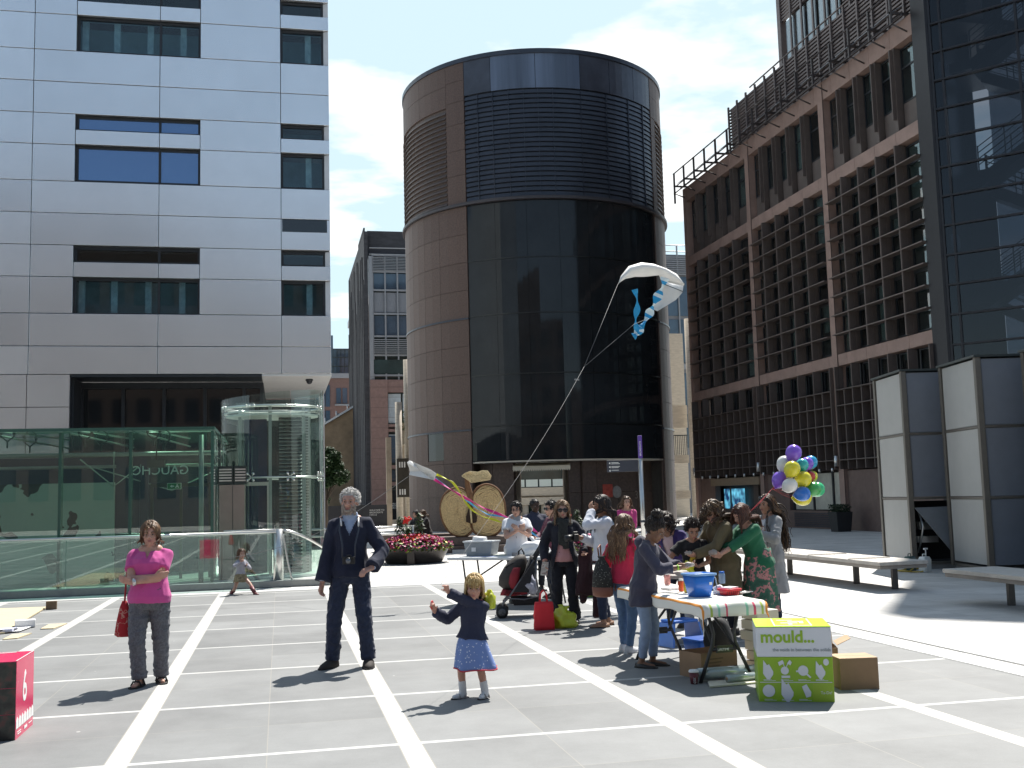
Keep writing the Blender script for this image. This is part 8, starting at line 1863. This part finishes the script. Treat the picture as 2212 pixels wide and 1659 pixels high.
# ---- girl in the red hoodie
g = G(1352, 1410)
I = person("girl with long brown hair in a raspberry hoodie seen from behind", g, 140, 1.40, fair, hs=.150, sw=.092, fat=1.0, head=(-12, 8), lean=4,
    rarm=dict(to=(.10, .15, .60), pole=(1, -.8, -.4), curl=.7), larm=dict(to=(.10, .15, .62), pole=(1, -.8, -.4), curl=.7), rfoot=(.045, -.02, 5), lfoot=(.05, .05, 5),
    top=dict(mat=cloth("raspberry_hoodie", (.42, .022, .062), .08, 6), hem=-.06, off=.018, name="hoodie", amp=.020, hood=False), bottom=dict(mat=cloth("blue_jeans", (.075, .13, .23), .2, 16), off=.005, end=.97), shoes=dict(kind='trainer', mat=cloth("white_canvas_shoe", (.55, .55, .57), .06), sole=mat("white_sole", (.55, .55, .52), .7)), hair=dict(mat=hairm("brown", (.10, .055, .03), (.17, .09, .045)), style='long', len=.42, n=240, curl=.012, vol=1.05, th=.010, grav=1.3), seed=101, vox=.010)
bk_ = thing("drawstring_bag", "black speckled drawstring bag with tan base on the back of the raspberry hoodie girl", "bag", I['T'](-.02, -.095, -.125), I['root'].rotation_euler.z)
c_ = MB(); c_.loft([[(.115 * w_ * cos(q * pi / 8), .07 * w_ * sin(q * pi / 8), z) for q in range(16)] for z, w_ in ((-.16, .7), (-.145, 1.0), (-.06, 1.05))]); c_.build("tan_base", [mat("tan_leather", (.17, .055, .028), .55, var=.15)], bk_)
c_ = MB(); c_.loft([[(.115 * w_ * cos(q * pi / 8), .07 * w_ * sin(q * pi / 8), z) for q in range(16)] for z, w_ in ((-.06, 1.05), (.06, .95), (.16, .7), (.22, .32), (.25, .42))]); c_.build("bag_body", [dotted("black_speckle", (.012, .012, .012), (.22, .22, .20), 55, .22)], bk_)
c_ = MB()
for s in (1, -1): c_.tube([(.03 * s, 0, .22), (.06 * s, .02, .33), (.085 * s, .10, .36), (.10 * s, .14, .10), (.11 * s, .06, -.10)], .008, 6)
c_.build("straps", [mat("tan_leather", (.17, .055, .028), .55)], bk_)

# ---- girl in the slate hoodie
g = G(1397, 1441)
I = person("girl with a curly topknot in a long slate hoodie working at the table", g, 68, 1.40, brown_s, hs=.150, sw=.088, fat=.96, head=(6, 24), lean=9,
    rarm=dict(to=(.055, .27, .655), pole=(.8, -.6, -.6), dir=(-.1, 1, .05), palm=(-.3, 0, 1), curl=.5), larm=dict(to=(.0, .28, .665), pole=(.9, -.6, -.6), dir=(.1, 1, .05), palm=(.2, 0, 1), curl=.5), rfoot=(.045, -.02, 8), lfoot=(.05, .03, 4),
    top=dict(mat=cloth("slate_hoodie", (.052, .050, .075), .10, 7), hem=-.13, off=.020, flare=.10, name="hoodie", amp=.018, hood=True, cuff=.62), bottom=dict(mat=cloth("pale_blue_jeans", (.22, .29, .42), .12, 16), off=.006, end=.90), shoes=dict(kind='flat', mat=black_shoe, sole=mat("dark_sole", (.02, .018, .016), .8)), hair=dict(mat=hairm("black_brown", (.016, .010, .008)), style='bun', bunpos=(0, -.05, .155), bunr=.062, nbun=150, n=220, th=.009, vol=1.05, back=-.05), face_kw=dict(lip=(.24, .07, .06)), seed=111, vox=.009)
c_ = MB(); c_.lathe([(.026, -.007), (.028, 0), (.026, .007)], n=16); o = c_.build("wristband", [mat("lime_wristband", (.32, .62, .05), .5)], I['root']); wv = (I['wr'][1] - I['el'][1]).normalized(); o.location = I['wr'][1] - wv * .03; o.rotation_euler = wv.to_track_quat('Z', 'Y').to_euler()
def clay(I, s, lab, r=.032):
    p = I['hand'][s]; return lumpy("clay", p + Vector((0, 0, .0)), (r * 1.3, r, r * .8), int(p.x * 100), MATS["grey_clay"], lab, "clay", 16, 10, .4)
clay(I, 1, "lump of grey clay in the hands of the slate hoodie girl")

# ---- woman in the purple cardigan
g = DP(1462, 1300, 12.9); g.z = 0
I = person("curly haired woman in a purple cardigan bending over the table", g, -32, 1.50, tan_, hs=.142, sw=.095, fat=1.05, head=(2, 20), lean=34, pelvis=(0, -.06, .52),
    rarm=dict(to=(.09, .20, .55), pole=(1, -.4, -.2), dir=(-.5, .9, 0), palm=(-.3, -.2, -1), curl=.7), larm=dict(to=(.06, .22, .55), pole=(1, -.4, -.2), dir=(.5, .9, 0), palm=(.2, -.2, -1), curl=.7),
    top=dict(mat=cloth("purple_cardigan", (.045, .030, .13), .08), hem=-.04, off=.018, open=.045, name="cardigan", amp=.02), under=dict(mat=cloth("pale_pink_top", (.56, .42, .44), .05), off=.009, name="top"), bottom=dict(mat=jeans), shoes=dict(mat=black_shoe), hair=dict(mat=hairm("black_brown", (.016, .010, .008), (.05, .03, .02)), style='bob', len=.16, n=240, curl=.024, vol=1.10, th=.009), seed=121, vox=.011)
# ---- boy
g = DP(1502, 1320, 12.0); g.z = 0
I = person("boy in a black T-shirt with a yellow print making a clay shape", g, -6, 1.31, (.30, .165, .11), hs=.158, sw=.094, head=(-8, 22), lean=8,
    rarm=dict(to=(.16, .20, .60), pole=(1, -.5, -.5), dir=(.2, 1, .1), palm=(0, .1, 1), curl=.5), larm=dict(to=(-.03, .23, .60), pole=(-1, -.5, -.5), mirror=False, dir=(.5, .9, .1), palm=(0, .1, 1), curl=.5), rfoot=(.05, .03, 6), lfoot=(.06, 0, 6),
    top=dict(mat=cloth("black_jersey", (.012, .012, .014), .1), sleeve='short', hem=-.05, off=.018, name="t_shirt", amp=.018), bottom=dict(mat=cloth("grey_sweatpants", (.33, .35, .37), .08), wide=1.1), shoes=dict(kind='trainer', mat=cloth("white_canvas_shoe", (.55, .55, .57), .06)), hair=dict(mat=hairm("black_brown", (.016, .010, .008)), style='short', len=.045, n=340, th=.007, grav=.4, back=-.03), seed=131, vox=.010)
pr = MB(); fm_ = frame(I['local'](.10, .03, .105), (-1, 0, 0), (0, 0, 1)); pr.prism([(0, 0), (.02, 0), (.03, .05), (.06, .05), (.04, .12), (.01, .10), (-.01, .04)], 0, .01); me_ = pr.mesh("shirt_print", []); me_.transform(fm_); put("shirt_print", me_, mat("yellow_ink", (.50, .36, .03), .7), I['root'])
clay(I, 1, "lump of grey clay held by the boy in black", .045)
# ---- khaki woman
g = DP(1572, 1330, 12.0); g.z = 0
I = person("woman in an olive coat with wild brown curls hiding her face", g, -62, 1.54, fair, hs=.140, sw=.095, fat=1.05, head=(-10, 16), lean=12,
    rarm=dict(to=(.02, .26, .58), pole=(.9, -.6, -.5), dir=(-.1, 1, .05), palm=(-.2, 0, 1), curl=.6), larm=dict(to=(.0, .27, .59), pole=(.9, -.6, -.5), dir=(.1, 1, 0), palm=(.2, 0, 1), curl=.6),
    top=dict(mat=cloth("olive_coat", (.115, .095, .052), .12), hem=-.24, off=.020, flare=.12, name="coat", amp=.024, collar=True), bottom=dict(mat=cloth("black_trousers", (.011, .012, .018), .1)), shoes=dict(mat=black_shoe), hair=dict(mat=hairm("dark_wild", (.055, .033, .02), (.12, .075, .04)), style='long', len=.24, n=330, curl=.030, vol=1.12, th=.009, grav=.7, fringe=.14, wind=(.0, .25, 0)), seed=141, vox=.011)
c_ = MB(); c_.lathe([(.028, -.009), (.030, 0), (.028, .009)], n=16); o = c_.build("wristwatch", [black_m], I['root']); wv = (I['wr'][-1] - I['el'][-1]).normalized(); o.location = I['wr'][-1] - wv * .03; o.rotation_euler = wv.to_track_quat('Z', 'Y').to_euler()
clay(I, -1, "lump of grey clay held by the woman in the olive coat")
# ---- green cardigan
g = G(1640, 1372)
I = person("woman in a green cardigan and floral dress leaning over the table", g, -66, 1.52, fair, hs=.140, sw=.093, fat=1.04, bust=.015, head=(-6, 20), lean=19, pelvis=(0, -.03, .53),
    rarm=dict(to=(.02, .31, .575), pole=(.7, -.8, -.6), dir=(-.1, 1, .05), palm=(-.2, 0, 1), curl=.55), larm=dict(to=(.0, .33, .585), pole=(.8, -.8, -.6), dir=(.1, 1, .0), palm=(.2, 0, 1), curl=.55), rfoot=(.05, -.03, 8), lfoot=(.06, .04, 5),
    top=dict(mat=cloth("green_cardigan", (.018, .125, .062), .08), sleeve='34', hem=-.045, off=.018, flare=.25, name="cardigan", amp=.018, freq=14), under=None, bottom=dict(kind='skirt', mat=patchy("floral_print", [(.035, .10, .065), (.045, .13, .085), (.45, .17, .17), (.50, .24, .22), (.04, .12, .08)], 13, [0, .40, .52, .56, .63]), len=.36, flare=.09, waist=.10, name="dress"), shoes=dict(mat=black_shoe), hair=dict(mat=hairm("auburn", (.055, .022, .014), (.12, .045, .022)), style='long', len=.26, n=230, curl=.004, vol=1.04, th=.009, grav=1.2), seed=151, vox=.009)
clay(I, -1, "flattened lump of grey clay in the hands of the green cardigan woman", .04)
# ---- grey coat
g = G(1672, 1350)
I = person("woman in a long grey coat with very long wind blown hair holding balloons", g, -62, 1.575, (.36, .20, .14), hs=.138, sw=.092, fat=1.0, head=(-10, 0), lean=0,
    rarm=dict(to=(.06, .16, .62), pole=(.8, -.8, -.4), dir=(-.4, .8, .2), curl=.7), larm=dict(to=(.05, .175, .70), pole=(.9, -.6, -.5), dir=(.1, .8, .5), palm=(.3, -.2, 1), curl=.9),
    top=dict(mat=cloth("grey_coat", (.25, .255, .265), .06), hem=-.29, off=.018, flare=.10, open=.034, openk=.10, name="coat", amp=.018), under=dict(mat=patchy("graphic_tee", [(.58, .58, .60), (.58, .58, .60), (.30, .10, .10), (.55, .35, .20), (.58, .58, .60)], 10, [0, .45, .55, .60, .64]), off=.008, name="t_shirt"), bottom=dict(mat=jeans, off=.006), shoes=dict(mat=black_shoe), hair=dict(mat=hairm("dark_brown_long", (.028, .017, .012), (.12, .065, .032)), style='long', len=.62, n=300, curl=.016, vol=1.06, th=.010, wind=(.02, -.20, 0), grav=1.2, mix=.3), seed=161, vox=.009)
shades(I, lens_m, up=True)
# ---- far pink jumper
g = DP(1357, 1200, 20.5); g.z = 0
person("long haired woman in a pink jumper standing by the wayfinding post", g, 6, 1.585, fair, hs=.140, sw=.093, head=(-6, 0), rarm=dict(to=(.03, .12, .60), pole=(1, -.3, -.4), dir=(-1, .2, 0)), larm=dict(to=(.06, .13, .61), pole=(-1, -.3, -.4), mirror=False, dir=(1, .2, 0)), top=dict(mat=cloth("hot_pink_jumper", (.48, .05, .20), .06), off=.014, name="jumper"), bottom=dict(mat=cloth("stone_trousers", (.30, .28, .25), .1)), shoes=dict(mat=black_shoe), hair=dict(mat=hairm("brown", (.10, .055, .03)), style='long', len=.32, n=120, curl=.012), seed=171, vox=.014)
# ---- seated pair
sp0 = DP(912, 1170, 33.0); ped = thing("stone_bench", "low dark granite bench with two people sitting by the tower", "bench", (sp0.x + .1, sp0.y + .35, 0), HEAD_CAM); c_ = MB(); c_.box(-1.5, 1.3, -.3, .5, 0, .52); c_.build("slab", [granite_dk], ped, bevel=.01)
for lab, u, fc, c1, hm_, sd0 in (("person in a dark coat with wavy hair seated nearer the apple sculpture", 921, -62, (.028, .024, .024), hairm("brown", (.10, .055, .03)), 181), ("person in a dark hooded top seated left of the wavy haired one", 905, -50, (.022, .022, .028), hairm("black", (.012, .010, .010)), 182)):
    q = DP(u, 1170, 33.2); q.z = 0
    person(lab, q, fc, 1.60, fair, hs=.136, pelvis=(0, -.02, .355), lean=12, head=(0, 5), lfoot=(.05, .26, 5, .0), rfoot=(.05, .24, 5, .0), leglen=.40, rarm=dict(to=(.03, .22, .47), pole=(1, -.6, -.4)), larm=dict(to=(.03, .24, .47), pole=(1, -.6, -.4)), top=dict(mat=cloth("dark_coat_%d" % sd0, c1, .15), off=.022, hem=-.07, name="coat", collar=True), bottom=dict(mat=cloth("dark_trousers", (.015, .016, .022), .1)), shoes=dict(mat=black_shoe), hair=dict(mat=hm_, style='bob', len=.18 if sd0 == 181 else .06, n=90, curl=.012), group="people sitting by the tower", seed=sd0, vox=.018)
